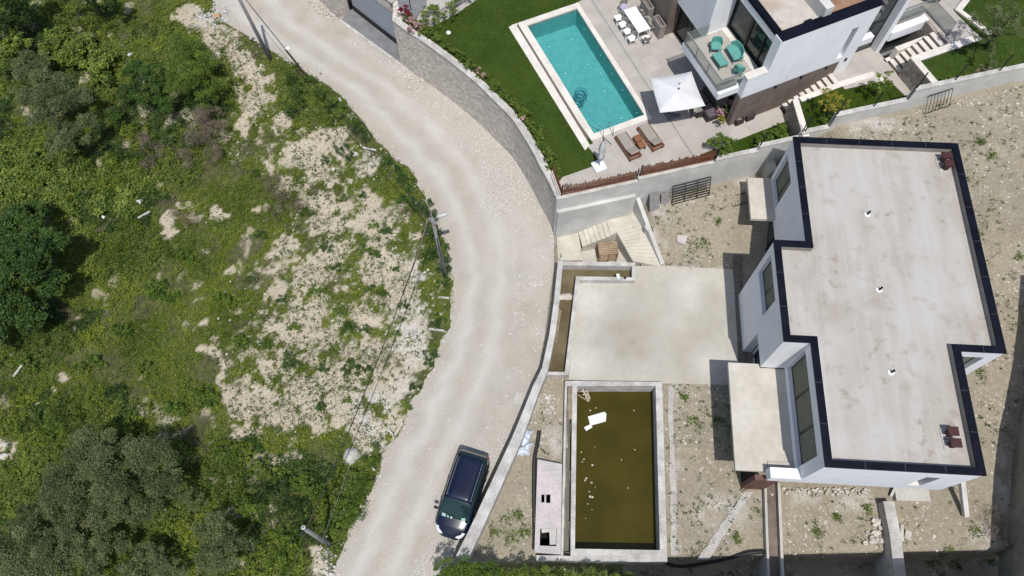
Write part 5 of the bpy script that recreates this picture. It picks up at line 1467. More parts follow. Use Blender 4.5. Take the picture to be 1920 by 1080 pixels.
# south front: white sleeve over the brown wall, balcony parapet block, column to the ground
sw_ = MB()
VB(sw_, -.62, -.22, 0.0, 1.25, 6.42, 8.0)
def vface(mb, cuts_v, z0, z1, u0, u1, holes):
    cuts = sorted(set(cuts_v + [h[0] for h in holes] + [h[1] for h in holes]))
    for a, b in zip(cuts[:-1], cuts[1:]):
        hs = sorted([(h[2], h[3]) for h in holes if h[0] <= a + 1e-6 and h[1] >= b - 1e-6]); z = z0
        for h0, h1 in hs:
            if h0 > z: VB(mb, u0, u1, a, b, z, h0)
            z = h1
        if z < z1: VB(mb, u0, u1, a, b, z, z1)
vface(sw_, [1.25, 7.5], 6.42, RT - .1, -.78, -.22, [(6.2, 6.62, 6.78, 9.1)])
VB(sw_, -.78, -.219, 6.62, 7.5, 5.2, 6.42)
vpart(sw_, 'white_wall', M['white'])
cpz = MB(); VB(cpz, -.66, -.20, -.03, 1.28, 8.0, 8.04); vpart(cpz, 'parapet_cap', M['white_cap'])
g_ = MB(); VB(g_, -.70, -.66, 6.2, 6.62, 6.78, 9.1); vpart(g_, 'slot_window', M['glass'])
# north side wall of the balcony, upper volume
nw = MB(); VB(nw, -5.0, -4.70, .25, 1.6, 6.9, RT - .1); VB(nw, -30, -5.0, .25, .6, 6.9, RT - .1); vpart(nw, 'upper_wall', M['white'])
gd = MB(); VB(gd, -4.68, -.80, 1.72, 1.75, FZ + .06, 9.65); vpart(gd, 'glass_door', M['vglass'])
fr = MB()
for u in (-4.70, -3.1, -1.75, -.88): VB(fr, u, u + .09 + (.12 if u == -3.1 else 0), 1.66, 1.80, FZ, 9.65)
VB(fr, -4.7, -.8, 1.665, 1.795, FZ + .003, FZ + .09); VB(fr, -4.7, -.8, 1.665, 1.795, 9.56, 9.647); vpart(fr, 'door_frame', M['frame'])
cu = MB()
for k in range(34): u = -4.6 + k * .11; VB(cu, u, u + .06, 1.84 + .03 * (k % 2), 1.88 + .03 * (k % 2), FZ + .05, 9.6)
vpart(cu, 'curtain', M['sheer'])
up = MB(); VB(up, -4.70, -.79, 2.6, 2.8, FZ, RT - .4); vpart(up, 'room_wall', M['brown'])
rf = MB(); VB(rf, -30, -.78, 1.32, 7.5, 9.65, RT - .28); vpart(rf, 'roof_slab', M['white'])
rt_ = mat('villa_roof_screed', (0.50, 0.46, 0.41), (0.40, 0.30, 0.22), 0.5, 0.9, fine=2.5, fine_amt=0.1, lo=.42, hi=.62)
rt2 = MB(); VB(rt2, -30, -.72, 1.6, 7.3, RT - .278, RT - .25); vpart(rt2, 'roof', rt_)
ed = MB(); VB(ed, -30, -.56, 1.30, 1.62, RT - .27, RT); VB(ed, -.80, -.20, 1.62, 7.52, RT - .098, RT); VB(ed, -.561, -.20, 1.30, 1.62, RT - .098, RT - .001); vpart(ed, 'roof_edge', M['navy'])
sky_ = MB(); VB(sky_, -3.2, -.72, 4.05, 4.55, RT - .25, RT + .55); vpart(sky_, 'roof_wall', M['conc_wall'])
bt = MB(); VB(bt, -.95, -.70, 3.1, 3.5, RT - .25, RT - .05); vpart(bt, 'roof_box', M['frame'])
rd = MB(); VB(rd, -6, -.78, 4.6, 7.2, RT - .249, RT - .2); vpart(rd, 'roof_tiles', mat('terracotta_roof', (0.33, 0.20, 0.13), (0.25, 0.14, 0.09), 1.5, 0.9))
# wall lamps under the sleeve
for v in (2.3, 4.0, 5.7):
    l_ = MB(); VB(l_, -.25, -.13, v, v + .09, 6.22, 6.36); vpart(l_, 'wall_lamp', M['frame'])
l_ = MB(); VB(l_, -.22, -.14, 6.95, 7.05, 6.3, 6.5); vpart(l_, 'wall_lamp', M['frame'])
# glazed stair tower and east wing
gt = MB(); VB(gt, -1.05, -1.0, 7.5, 9.75, 5.4, 10.2); VB(gt, -3.2, -1.0, 7.5, 7.54, 5.4, 10.2); vpart(gt, 'tower_glass', M['glass'])
fr = MB()
for v in (7.5, 8.35, 9.67): VB(fr, -1.09, -.98, v, v + .08, 5.4, 10.2)
for z in (5.4, 7.6, 9.9): VB(fr, -1.085, -.985, 7.58, 9.67, z, z + .1)
vpart(fr, 'tower_frame', M['frame'])
ti = MB(); VB(ti, -3.2, -3.0, 7.5, 9.75, 5.4, 10.2); VB(ti, -3.0, -1.1, 7.6, 8.5, 7.2, 7.4); vpart(ti, 'tower_wall', M['brown'])
ew = MB(); VB(ew, -8, -.52, 9.76, 10.12, 5.2, RT + .6); vpart(ew, 'wing_wall', M['white'])
ew = MB(); VB(ew, -.85, -.40, 10.12, 12.66, 6.25, 6.9); VB(ew, -.85, -.40, 12.4, 12.66, 6.9, 6.95); vpart(ew, 'wing_beam', M['white'])
ws = MB(); VB(ws, -.9, 1.0, 12.45, 12.66, 4.4, 6.87); vpart(ws, 'wing_stone_wall', M['stoneface'])
ws = MB(); VB(ws, -.9, -.86, 10.12, 12.45, 4.4, 6.24); vpart(ws, 'wing_glass', M['glass'])
ws = MB(); VB(ws, -1.0, 1.0, 10.12, 12.45, 4.3, 4.42); vpart(ws, 'light_well_floor', M['slate'])
# patio railing above
gr = empty('glass_balustrade', (*W(0, 12), 6.8)); tag(gr, 'frameless glass balustrade around the upper light well', 'railing')
rg = MB(); VB(rg, -1.08, -1.05, 10.2, 13.0, 6.85, 7.8); VB(rg, -1.05, 1.0, 12.97, 13.0, 6.85, 7.8); child(rg.build('glass', M['rail_glass']), gr)
rg = MB(); VB(rg, -1.10, -1.04, 10.2, 13.0, 7.8, 7.82); VB(rg, -1.03, 1.0, 12.96, 13.01, 7.8, 7.82); VB(rg, -1.12, -1.02, 10.2, 13.02, 6.85, 6.95); VB(rg, -1.02, 1.0, 12.93, 13.02, 6.85, 6.95); child(rg.build('rail', M['slate']), gr)
# low parapet in front of the light well
pw = MB(); VB(pw, .08, .40, 10.33, 12.9, 4.9, 6.2); VB(pw, 0.1, .38, 9.9, 10.33, 4.9, 5.4); o = tag(pw.build('parapet_wall', M['white_cap']), 'low white-topped wall beside the upper villa steps', 'wall')
st2 = empty('garden_steps', (*W(1, 11), 5.4)); tag(st2, 'upper flight of pale steps with dark risers east of the villa', 'stairs')
n = 8
for k in range(n):
    v0 = 10.0 + k * .30; z = 5.4 + (k + 1) * 1.45 / (n + 0.0)
    s_ = MB(); VB(s_, .42, 1.42, v0, v0 + .30, 5.0, z - .03); child(s_.build('riser', M['brown']), st2)
    s_ = MB(); VB(s_, .42, 1.44, v0 + .02, v0 + .32 if k == n - 1 else v0 + .30, z - .028, z + .001 * k); child(s_.build('step', M['white_cap']), st2)
st1 = empty('garden_steps', (*W(0, 5), G)); tag(st1, 'lower flight of pale steps along the brown villa wall', 'stairs')
n = 9
for k in range(n):
    v0 = 3.6 + k * .328; z = G + (k + 1) * 1.5 / n
    s_ = MB(); VB(s_, -.245, .46, v0, v0 + .328, G - .1, z - .03); child(s_.build('riser', M['brown']), st1)
    s_ = MB(); VB(s_, -.244, .46, v0 + .03, v0 + .33, z - .028, z + .001 * k); child(s_.build('step', M['white_cap']), st1)
# middle landing (z 5.4) and upper patio (z 6.85)
mid = [W(-3, 6.56), W(.42, 6.56), W(.46, 6.56), tuple(P(1640, 152, 5.4)[:2]), tuple(P(1686, 186, 5.4)[:2]), tuple(P(1704, 160, 5.4)[:2]), W(1.45, 9.98), W(-.5, 9.98), W(-3, 9.76)]
mid = [W(-3, 6.57), W(1.05, 6.57), W(1.5, 9.3), W(3.1, 9.5), W(3.9, 9.6), W(3.9, 9.98), W(-.5, 10.0), W(-3, 9.76)]
tag(sheet('path', mid, [], 5.4, M['tiles'], thick=.4), kind='structure')
upp = [W(-25, 12.66), W(1.6, 12.66), W(1.6, 12.4), W(2.4, 12.4), W(2.4, 15.6), tuple(wall_pt(45, .2)), (60, 60), (10, 70)]
up_o = [W(-40, 10.13), W(-1.0, 10.13), W(-1.0, 12.68), W(1.45, 12.68), W(1.45, 12.42), W(1.62, 12.42), tuple(wall_pt(28, .2)), tuple(wall_pt(44, .2)), (70, 75), (15, 85)]
tag(sheet('path', up_o, [], 6.83, M['tiles'], thick=.4), kind='structure')
# planted beds
def bed(name_lab, px, z, zb=None):
    return tag(sheet('lawn', [tuple(p) if len(p) == 2 and not isinstance(p[0], int) else tuple(P(*p, z)[:2]) for p in px], [], z, lawnm, thick=.4), kind='structure')
b1 = [W(.80, 3.72), W(.83, 8.55), W(1.50, 9.3), W(2.2, 9.6), W(3.9, 9.6), tuple(wall_pt(22.3, .15)), tuple(wall_pt(16.5, .15)), W(2.55, 2.9)]
bed('', b1, 5.33)
b2 = [W(2.0, 10.1), W(2.05, 14.6), W(-.44, 14.5), W(-2, 18.5), tuple(wall_pt(44, .3)), tuple(wall_pt(22.5, .2)), W(3.9, 10.1)]
bed('', b2, 6.88)
b0 = [W(.88, -2.45), W(.88, 3.2), W(2.9, 2.35), tuple(wall_pt(16.3, .15)), tuple(wall_pt(10.7, .15))]
bed('', b0, G + .04)
def vwall(name, pts, w_, z0, z1, m, lab, capm=None):
    e = empty(name, (pts[0][0], pts[0][1], z0)); tag(e, lab, 'wall')
    mb = MB(); strip(mb, pts, w_, z0, z1 - .06); child(mb.build('facing', m), e)
    mb = MB(); strip(mb, pts, w_ + .02, z1 - .058, z1); child(mb.build('coping', capm or M['white_cap']), e)
    return e
vwall('garden_wall', [W(2.9, 2.55), W(.42, 3.42)][::-1], -.38, G - .1, 5.38, M['stoneface'], 'stone garden wall with white coping left of the yellow-green citrus bed')
vwall('garden_wall', [W(.47, 3.8), W(.47, 6.6), W(.62, 8.75), W(1.45, 9.2)], .33, G - .1, 5.42, M['stoneface'], 'white coping along the top side of the citrus bed')
vwall('garden_wall', [W(1.5, 9.95), W(3.95, 9.95)], -.4, 5.0, 6.93, M['stoneface'], 'stone garden wall with white coping at the left end of the upper lawn')
vwall('garden_wall', [W(1.46, 10.0), W(1.62, 14.5)], .42, 5.0, 6.94, M['stoneface'], 'white coping along the top side of the upper lawn')
vwall('garden_wall', [W(2.2, 15.1), W(-.44, 14.5), W(-2.4, 18.6)], .3, 6.6, 6.98, M['white_cap'], 'white kerb bending round the upper lawn corner')

# ------------------------------------------------------------------ fences, balcony furniture, terrace objects
def slat_fence(name, p0, p1, z0, h, lab, seed=1, step=.085, rag=.25):
    r_ = random.Random(seed); p0, p1 = Vector(p0), Vector(p1); L = (p1 - p0).length; n = int(L / step); d = (p1 - p0) / L
    e = empty(name, (p0.x, p0.y, 0)); tag(e, lab, 'fence')
    mb = MB()
    for k in range(n):
        q = p0 + d * (k + .5) * step; hh = h * (1 - rag * r_.random()) * (1.08 if k % 5 == 0 else 1)
        mb.box((q.x, q.y, z0 + hh / 2), (.05, .04, hh), math.atan2(d.y, d.x))
    child(mb.build('slat_panel', M['wood']), e)
    mb = MB()
    for z in (.12, h * .6): mb.beam(Vector((p0.x, p0.y, z0 + z)) + Vector((d.y, -d.x, 0)) * .04, Vector((p1.x, p1.y, z0 + z)) + Vector((d.y, -d.x, 0)) * .04, .03, .05)
    child(mb.build('rail', M['wood']), e)
    for q in (p0, p1):
        child(MB().box((q.x, q.y, z0 + h * .5), (.06, .06, h * 1.1)).build('post', M['iron']), e)
    return e
slat_fence('slat_fence', wall_pt(2.95, .2), wall_pt(7.25, .2), 4.2, .95, 'reddish brown slat fence on the lower part of the retaining wall', 3)
slat_fence('slat_fence', wall_pt(7.4, .2), wall_pt(11.7, .2), 4.45, 1.0, 'reddish brown slat fence with ragged top in front of the sun loungers', 4)
slat_fence('slat_fence', Vector(W(-.05, -10.45)) * 0 + Vector(P(1036, 322, 4.1)[:2]), Vector(P(1052, 368, 4.1)[:2]), 4.0, .9, 'short reddish brown slat fence at the corner of the curved wall', 5)
mb = MB(); mb.beam(P(1035, 320, 4.9), P(1051, 364, 5.0), .04, .04); tag(mb.build('fence_rail', M['white_cap']), 'thin pale rail along the short corner fence', 'rail')
def fpost(p, z, lab, h=1.25, lean=(0, 0)):
    e = MB().beam((p[0], p[1], z), (p[0] + lean[0], p[1] + lean[1], z + h), .05, .05).build('fence_post', M['iron'])
    return tag(e, lab, 'post', 'black fence posts on the walls')
for x, z, lab in ((14.25, 5.08, 'black fence post at the step of the wall left of the white house roof'), (16.55, 5.55, 'left of two close black fence posts above the roof corner'), (16.72, 5.55, 'right of two close black fence posts above the roof corner'),
                  (18.18, 6.6, 'black fence post at the wall step beside the yellow-green tree'), (20.3, 6.6, 'black fence post in the middle of the citrus bed wall'), (22.35, 7.5, 'black fence post at the wall step of the upper lawn'), (24.6, 7.5, 'black fence post on the upper lawn wall'), (27.2, 7.5, 'black fence post on the wall by the olive tree')):
    fpost(wall_pt(x, .12), z, lab)
for x in (11.74, 18.12, 22.28):
    a, b = wall_pt(x, .12), wall_pt(x + .02, .12); z = {11.74: 4.4, 18.12: 5.5, 22.28: 6.5}[x]
    tag(MB().beam((a.x, a.y, z), (a.x, a.y, z + 1.3), .07, .05).build('fence_post', M['iron']), {11.74: 'black post at the end of the brown slat fence', 18.12: 'black post at the foot of the tall wall step by the citrus bed', 22.28: 'black post at the foot of the wall step below the upper lawn'}[x], 'post')
for (i, lab) in ((9, 'black post among the flowering hedge near the garage'), (22, 'black post beside the pink blossom on the curved wall'), (36, 'black post in the middle of the hedge on the curved wall'), (52, 'black post towards the corner end of the hedge')):
    q = offs(cws, .3)[i]; fpost((q.x, q.y), 4.1, lab, .75)
# wheel-like hose reel
e = MB().lathe(P(1062, 350, G + .06), [(.18, 0), (.2, .05), (.12, .06), (.12, .02), (.05, .02), (.05, .08)], 20).build('hose_reel', M['slate']); tag(e, 'small round hose reel on the tiles by the corner fence', 'reel')
tag(MB().box(P(1056, 355, G + .08), (.3, .12, .16), .6).build('white_box', M['paint']), 'small white box beside the round hose reel', 'box')
e = empty('garden_disc', tuple(P(841, 62, G + .04))); tag(e, 'round white disc lamp lying in the dark green lawn', 'lawn lamp')
child(MB().lathe(P(841, 62, G + .04), [(.14, 0), (.15, .06), (.10, .10)], 20).build('disc', M['paint'], smooth=False), e)

def balcony_seat(u, v, rz, w_, d_, lab, big=False):
    e = VE('balcony_armchair', u, v, rz, FZ); tag(e, lab, 'armchair', 'teal balcony seats')
    MB().box((0, 0, .36), (d_, w_, .12)).build('seat', M['teal'], e, bevel=.03)
    bk = MB(); n = 11; vs = []
    for i in range(n):
        a = -1.45 + 2.9 * i / (n - 1); rx, ry = d_ * .56, w_ * .56
        top = .78 if abs(a) < .9 else .62
        for z, r in ((.34, 1.0), (top, 1.08)): vs.append((-rx * r * math.cos(a), ry * r * math.sin(a), z))
        for z, r in ((top, .97), (.34, .9)): vs.append((-rx * r * math.cos(a), ry * r * math.sin(a), z))
    fs = [(4 * i + j, 4 * i + (j + 1) % 4, 4 * i + 4 + (j + 1) % 4, 4 * i + 4 + j) for i in range(n - 1) for j in range(4)] + [(0, 1, 2, 3), (4 * n - 1, 4 * n - 2, 4 * n - 3, 4 * n - 4)]
    bk.add(vs, fs).build('backrest', M['teal'], e)
    for sx in (-1, 1):
        for sy in (-1, 1): MB().beam((sx * d_ * .42, sy * w_ * .44, .32), (sx * d_ * .48, sy * w_ * .47, 0), .035, .035).build('leg', M['teal'], e)
    return e
def VUV(px, py, z):
    q = P(px, py, z); d = Vector((q.x, q.y)) - VO; return d.dot(vu), d.dot(vv)
u, v = VUV(1343, 85, FZ + .4); balcony_seat(u, v, -.5, .58, .56, 'teal armchair nearest the inner end of the balcony')
u, v = VUV(1378, 97, FZ + .4); balcony_seat(u, v, -1.75 + PI * 2 - 1.1 + 1.2 + PI * 0, 1.05, .62, 'wide teal two-seat sofa beside the balcony window')
u, v = VUV(1387, 128, FZ + .4); balcony_seat(u, v, PI - .9, .52, .5, 'small teal armchair by the balcony parapet')
u, v = VUV(1351, 110, FZ + .4); e = VE('ottoman', u, v, 0, FZ); tag(e, 'teal ottoman table in the middle of the balcony', 'ottoman')
MB().box((0, 0, .36), (.95, .55, .1)).build('seat', M['teal'], e, bevel=.03)
for sx in (-1, 1):
    for sy in (-1, 1): MB().box((sx * .43, sy * .24, .155), (.04, .04, .31)).build('leg', M['teal'], e)
# terrace furniture beneath the umbrella
e = empty('rattan_armchair', tuple(P(1304, 214, G)), VA + 1.2); tag(e, 'dark rattan armchair with pale cushion at the umbrella edge', 'armchair')
MB().box((0, 0, .36), (.66, .66, .12)).build('seat', M['darkfurn'], e, bevel=.03); MB().box((0.08, 0, .46), (.5, .5, .1)).build('cushion', M['greyfurn'], e, bevel=.04)
bk = MB(); n = 13; vs = []
for i in range(n):
    a = -1.6 + 3.2 * i / (n - 1)
    for z, r in ((.2, .40), (.72, .44), (.72, .38), (.2, .36)): vs.append((r * math.cos(a), r * math.sin(a), z))
bk.add(vs, [(4 * i + j, 4 * i + (j + 1) % 4, 4 * i + 4 + (j + 1) % 4, 4 * i + 4 + j) for i in range(n - 1) for j in range(4)]).build('backrest', M['darkfurn'], e)
for sx in (-1, 1):
    for sy in (-1, 1): MB().beam((sx * .26, sy * .26, .34), (sx * .3, sy * .3, 0), .035, .035).build('leg', M['iron'], e)
MB().beam((-.18, .26, .62), (-.18, -.3, .6), .2, .14).build('pillow', M['cushion'], e, bevel=.04)
e = empty('footstool', tuple(P(1262, 212, G)), VA + .9); tag(e, 'flat grey footstool showing below the umbrella corner', 'footstool')
MB().box((0, 0, .36), (.62, .5, .1)).build('seat', M['greyfurn'], e, bevel=.02)
for sx in (-1, 1):
    for sy in (-1, 1): MB().box((sx * .26, sy * .2, .155), (.04, .04, .31)).build('leg', M['iron'], e)
e = empty('outdoor_sofa', (*W(-1.9, -.7), G), VA); tag(e, 'dark purple-grey sofa in the shade under the balcony', 'sofa')
MB().box((0, 0, .32), (2.0, .8, .3)).build('seat', M['darkfurn'], e, bevel=.03); MB().box((0, .36, .62), (2.0, .14, .4)).build('backrest', M['darkfurn'], e, bevel=.03)
for k in (-.5, .5): MB().box((k, -.05, .52), (.9, .6, .12)).build('cushion', mat('plum_cushion%s' % k, (.12, .10, .12), None, 3, .9), e, bevel=.03)
for k, (px, py, lab) in enumerate(((1383, 230, 'left dark rattan basket by the corner of the brown wall'), (1403, 222, 'right dark rattan basket by the brown wall'))):
    e = empty('rattan_basket', tuple(P(px, py, G)), VA + .05); tag(e, lab, 'basket', 'dark rattan baskets')
    ring_mesh([(-.2, -.27), (.2, -.27), (.2, .27), (-.2, .27)], [(-.16, -.23), (.16, -.23), (.16, .23), (-.16, .23)], 0.01, .42).build('body', M['darkfurn'], e)
    MB().box((0, 0, .28 if k == 0 else .36), (.3, .44, .03)).build('lid' if k else 'inside', M['darkfurn'], e)
    MB().tube([(-.06, -.1, .31), (0, .02, .34), (.02, .12, .31)], .05, 8).build('candle', M['cushion'], e) if k == 0 else MB().box((-.05, -.05, .39), (.05, .08, .03)).build('handle', M['cushion'], e)

# cars
def make_car(name, L, Wd, H_, paint, lab, cat='car'):
    """front towards +x; lofted shell"""
    e = empty(name); tag(e, lab, cat)
    def loft(name_, xs, prof, m, par=e, **k):
        """prof(x) -> list of (y,z) half section from bottom centre up to roof centre"""
        mb = MB(); vs = []; n = None
        for x in xs:
            h = prof(x); full = [(x, -y, z) for y, z in h] + [(x, y, z) for y, z in h[::-1][1:]]
            n = len(full); vs += full
        fs = [(i * n + j, (i + 1) * n + j, (i + 1) * n + j + 1, i * n + j + 1) for i in range(len(xs) - 1) for j in range(n - 1)]
        fs += [tuple(range(n)), tuple((len(xs) - 1) * n + j for j in range(n))[::-1]]
        return mb.add(vs, fs).build(name_, m, par, smooth=k.get('smooth', True))
    def ip(x, t): return float(np.interp(x, [a for a, b in t], [b for a, b in t]))
    hw = Wd / 2
    plan = [(-L / 2, hw * .62), (-L / 2 + .05, hw * .76), (-L / 2 + .14, hw * .88), (-L / 2 + .40, hw * .97), (-L / 4, hw), (L / 5, hw * .995), (L / 2 - .95, hw * .96), (L / 2 - .5, hw * .88), (L / 2 - .22, hw * .74), (L / 2 - .06, hw * .52), (L / 2, hw * .40)]
    belt = [(-L / 2, .85), (-L / 2 + .12, .98), (-L / 2 + .5, 1.02), (L * .12, 1.0), (L * .22, .99), (L * .28, .96), (L / 2 - .5, .86), (L / 2 - .15, .72), (L / 2, .58)]
    def body(x):
        w_ = ip(x, plan); b = ip(x, belt)
        return [(0, .22), (w_ * .90, .22), (w_ * .99, .36), (w_, .60), (w_ * .985, .80 if b > .85 else b * .88), (w_ * .93, b - .02), (w_ * .80, b + .02), (w_ * .4, b + .055), (0, b + .065)]
    xs = sorted(set([a for a, b in plan] + [a for a, b in belt] + list(np.linspace(-L / 2, L / 2, 28))))
    loft('body', xs, body, paint)
    top = [(-L / 2 + .10, .0), (-L / 2 + .14, .50), (-L / 2 + .28, .90), (-L / 2 + .5, .97), (0, 1.0), (L * .08, .985), (L * .13, .90), (L * .30, .03)]
    def cabin(x):
        t = ip(x, top); w0 = ip(x, plan) * .95; b = ip(x, belt) - .01; z = b + (H_ - b) * t
        w1 = w0 * (1 - .15 * t)
        return [(0, b), (w0 * .985, b + .02), (w0 * .97 + (w1 - w0) * .25, b + (z - b) * .3), (w1 * 1.03, b + (z - b) * .86 + .01), (w1 * .93, z - .015 * t), (w1 * .5, z + .02 * t), (0, z + .03 * t)]
    xs = sorted(set([a for a, b in top] + list(np.linspace(-L / 2 + .1, L * .30, 26))))
    loft('glasshouse', xs, cabin, M['carglass'])
    # painted roof skin and pillars sit 12 mm proud of the glass
    def roof(x):
        t = ip(x, top); w0 = ip(x, plan) * .95; b = ip(x, belt); z = b + (H_ - b) * t; w1 = w0 * (1 - .15 * t)
        return [(0, z - .03), (w1 * .95, z - .035), (w1 * .965, z - .005), (w1 * .5, z + .034), (0, z + .044)]
    loft('roof', list(np.linspace(-L / 2 + .42, L * .105, 14)), roof, paint)
    for s in (-1, 1):
        w_ = hw * .95 * .80
        MB().tube([(-L / 2 + .6, s * w_ * .90, H_ + .04), (-L / 2 + .7, s * w_ * .90, H_ + .065), (L * .06, s * w_ * .90, H_ + .055), (L * .085, s * w_ * .90, H_ + .02)], .018, 8).build('roof_rail', M['chrome'], e)
        MB().tube([(L * .10, s * hw * .775, H_ - .06), (L * .2, s * hw * .85, (H_ + 1) / 2 + .02), (L * .285, s * hw * .90, 1.0)], .035, 6).build('pillar', paint, e)
        mrr = MB().box((L * .235, s * (hw + .10), 1.06), (.14, .22, .17)); mrr.build('mirror', M['blackplastic'], e, bevel=.04)
        # headlight following the corner
        hl = MB(); vs = []
        for x in (L / 2 - .42, L / 2 - .30, L / 2 - .18, L / 2 - .10):
            w0 = ip(x, plan); b = ip(x, belt)
            for k, (f, zo) in enumerate(((.985, -.16), (.985, -.04), (.80, .015), (.60 if x > L / 2 - .2 else .78, .03))): vs.append((x + .012, s * (w0 * f + .012), b + zo + .012))
        hl.add(vs, [(4 * i + j, 4 * i + 4 + j, 4 * i + 5 + j, 4 * i + 1 + j) for i in range(3) for j in range(3)]).build('headlight', M['lamp'], e)
        tl = MB().box((-L / 2 + .13, s * hw * .80, .95), (.10, .10, .42)); tl.build('tail_light', mat('tail_red%d' % s, (.25, .01, .01), None, 3, .3), e, bevel=.02)
        for x in (-L * .29, L * .31):
            wb_ = MB(); n = 20; r = .33
            for (y0, y1, rr2, mt, nm) in ((.62, .86, r, M['tyre'], 'wheel'),):
                wh = MB().tube([(x, s * (hw * y1), r), (x, s * (hw * .985), r)], r, 20).build('wheel', mt, e)
                MB().tube([(x, s * (hw * .985), r), (x, s * (hw * .995), r)], r * .6, 16).build('rim', M['chrome'], wh)
        for x in (-.35, .75):
            MB().box((x - .1, s * (hw * 1.0), .86), (.16, .03, .03)).build('door_handle', M['blackplastic'], e)
    MB().beam((L * .285, .42, 1.0), (L * .27, -.42, 1.01), .05, .02).build('wiper', M['blackplastic'], e)
    return e
car = make_car('people_carrier', 4.45, 1.86, 1.70, M['carpaint'], 'dark blue people carrier parked beside the parapet on the dirt road', 'car')
ca, cb = P(889, 852, .9), P(842, 1000, .6)
cc = (P(893, 862, 0) + P(843, 1003, 0)) / 2
cd = cb - ca
car.location = (cc.x, cc.y, 0.02); car.rotation_euler.z = math.atan2(cd.y, cd.x)
# papers on the dashboard
pm = glassmat('windscreen_papers', (.35, .55, .52), .3)
for k, (x, y, a, s1, s2) in enumerate(((1.22, .50, .3, .16, .2), (1.30, -.12, .1, .12, .1), (1.27, -.52, -.1, .18, .2), (1.29, -.3, 0, .10, .1))):
    MB().box((x, y, 1.085 + .34 * (1.38 - x)), (s1, s2, .008), M=Matrix.Rotation(a, 3, 'Z') @ Matrix.Rotation(.75, 3, 'Y')).build('windscreen_paper', pm, car)
car2 = make_car('parked_car', 4.3, 1.8, 1.5, M['silver'], 'dark grey car cut off by the top edge of the photo, on the villa patio', 'car')
q = P(1751, 6, 6.85)
car2.location = (q.x - .25, q.y + 2.1, 6.85); car2.rotation_euler.z = math.radians(-82)

# utility poles and cables
def pole(name, base, top, lab, r=(.14, .085)):
    e = empty(name, tuple(base)); tag(e, lab, 'utility pole')
    pts = [base + Vector((0, 0, -.3)), base.lerp(top, .5), top]
    child(MB().tube(pts, [r[0], (r[0] + r[1]) / 2, r[1]], 12).build('shaft', M['pole'], smooth=True), e)
    return e
p1b = on_ground(508, 113); p1t = p1b + Vector((-.45, .1, 7.4))
pole('utility_pole', p1b, p1t, 'tall grey concrete pole at the top left edge of the dirt road')
p2b = on_ground(835, 518); p2t = Vector((*P(810, 408, 6.75)[:2], 6.75))
e = pole('street_lamp', p2b, p2t, 'leaning concrete lamp pole with a pale lamp head over the bend', (.145, .08))
slot = MB()
for f0, f1 in ((.30, .70),):
    a = p2b.lerp(p2t, f0); b = p2b.lerp(p2t, f1); slot.beam(a + Vector((.03, -.10, .04)), b + Vector((.03, -.075, .04)), .05, .05)
child(slot.build('slot', M['dark']), e)
arm1 = P(821, 406, 6.9); head = P(829, 404, 6.95)
child(MB().tube([p2t + Vector((0, 0, -.15)), P(818, 409, 6.9), arm1], .03, 8).build('arm', M['metal']), e)
hd = MB(); a_ = P(820, 406.5, 6.95); b_ = P(838, 400, 7.05)
hh = 10; vs = []
for i in range(hh):
    t = i / (hh - 1); c = a_.lerp(b_, t); wdt = .03 + .11 * math.sin(math.pi * min(1, t * .62 + .12)) 
    dr = (b_ - a_).normalized(); sd = Vector((-dr.y, dr.x, 0))
    vs += [c - sd * wdt, c - sd * wdt * .5 + Vector((0, 0, .07)), c + sd * wdt * .5 + Vector((0, 0, .07)), c + sd * wdt, c - Vector((0, 0, .04))]
hd.add(vs, [(5 * i + j, 5 * i + (j + 1) % 5, 5 * i + 5 + (j + 1) % 5, 5 * i + 5 + j) for i in range(hh - 1) for j in range(5)] + [(0, 1, 2, 3, 4), tuple(5 * (hh - 1) + j for j in range(5))[::-1]])
M['lamp_grey'] = mat('lamp_housing', (0.50, 0.51, 0.50), (0.44, 0.45, 0.44), 3, 0.5)
child(hd.build('lamp_head', M['lamp_grey'], smooth=True), e)
cl = MB()
for k in range(3): cl.box(p2t + Vector((-.12 + .1 * k, -.05 * k, -.2 - .12 * k)), (.14, .16, .12), .4)
child(cl.build('bracket', M['pole']), e)
child(MB().tube([p2t + Vector((-.05, 0, -.1)), P(801, 414, 6.8), P(800, 419, 6.7)], .035, 8).build('arm', M['pole']), e)
p3b = on_ground(619, 1022); p3t = Vector((*P(574, 994, 5.4)[:2], 5.4))
e = pole('utility_pole', p3b, p3t, 'short concrete pole with a round white lamp at the bottom left of the dirt road', (.135, .085))
lh = P(568, 989, 5.6)
child(MB().tube([p3t, Vector((lh.x + .05, lh.y - .05, 5.45))], .04, 8).build('arm', M['metal']), e)
child(MB().lathe(Vector((lh.x, lh.y, 5.45)), [(.07, 0), (.095, .05), (.095, .10), (.03, .11)], 20).build('lamp_head', M['lamp_grey']), e)
child(MB().lathe(Vector((lh.x, lh.y, 5.58)), [(.035, 0), (.03, .04)], 12).build('sensor', M['frame']), e)
child(MB().box(P(567, 1001, 5.3), (.12, .16, .14), .3).build('bracket', M['iron']), e)
def cable(a, b, sag, r, m, lab):
    pts = []
    for i in range(25):
        t = i / 24; p = a.lerp(b, t); p.z -= sag * 4 * t * (1 - t); pts.append(p)
    return tag(MB().tube(pts, r, 5).build('cable', m), lab, 'cable', 'overhead cables')
cable(p2t + Vector((-.15, -.05, -.3)), p3t + Vector((.02, .05, -.05)), .5, .020, M['hose'], 'thick black overhead cable between the lamp pole and the lower pole')
cable(p2t + Vector((-.25, -.05, -.35)), p3t + Vector((-.05, .05, -.15)), .75, .018, M['rust'], 'thin reddish overhead cable beside the thick black one')
cable(p3t + Vector((-.05, -.1, -.1)), P(571, 1200, 5.4), .3, .022, M['rust'], 'reddish overhead cable running down to the bottom edge of the photo')
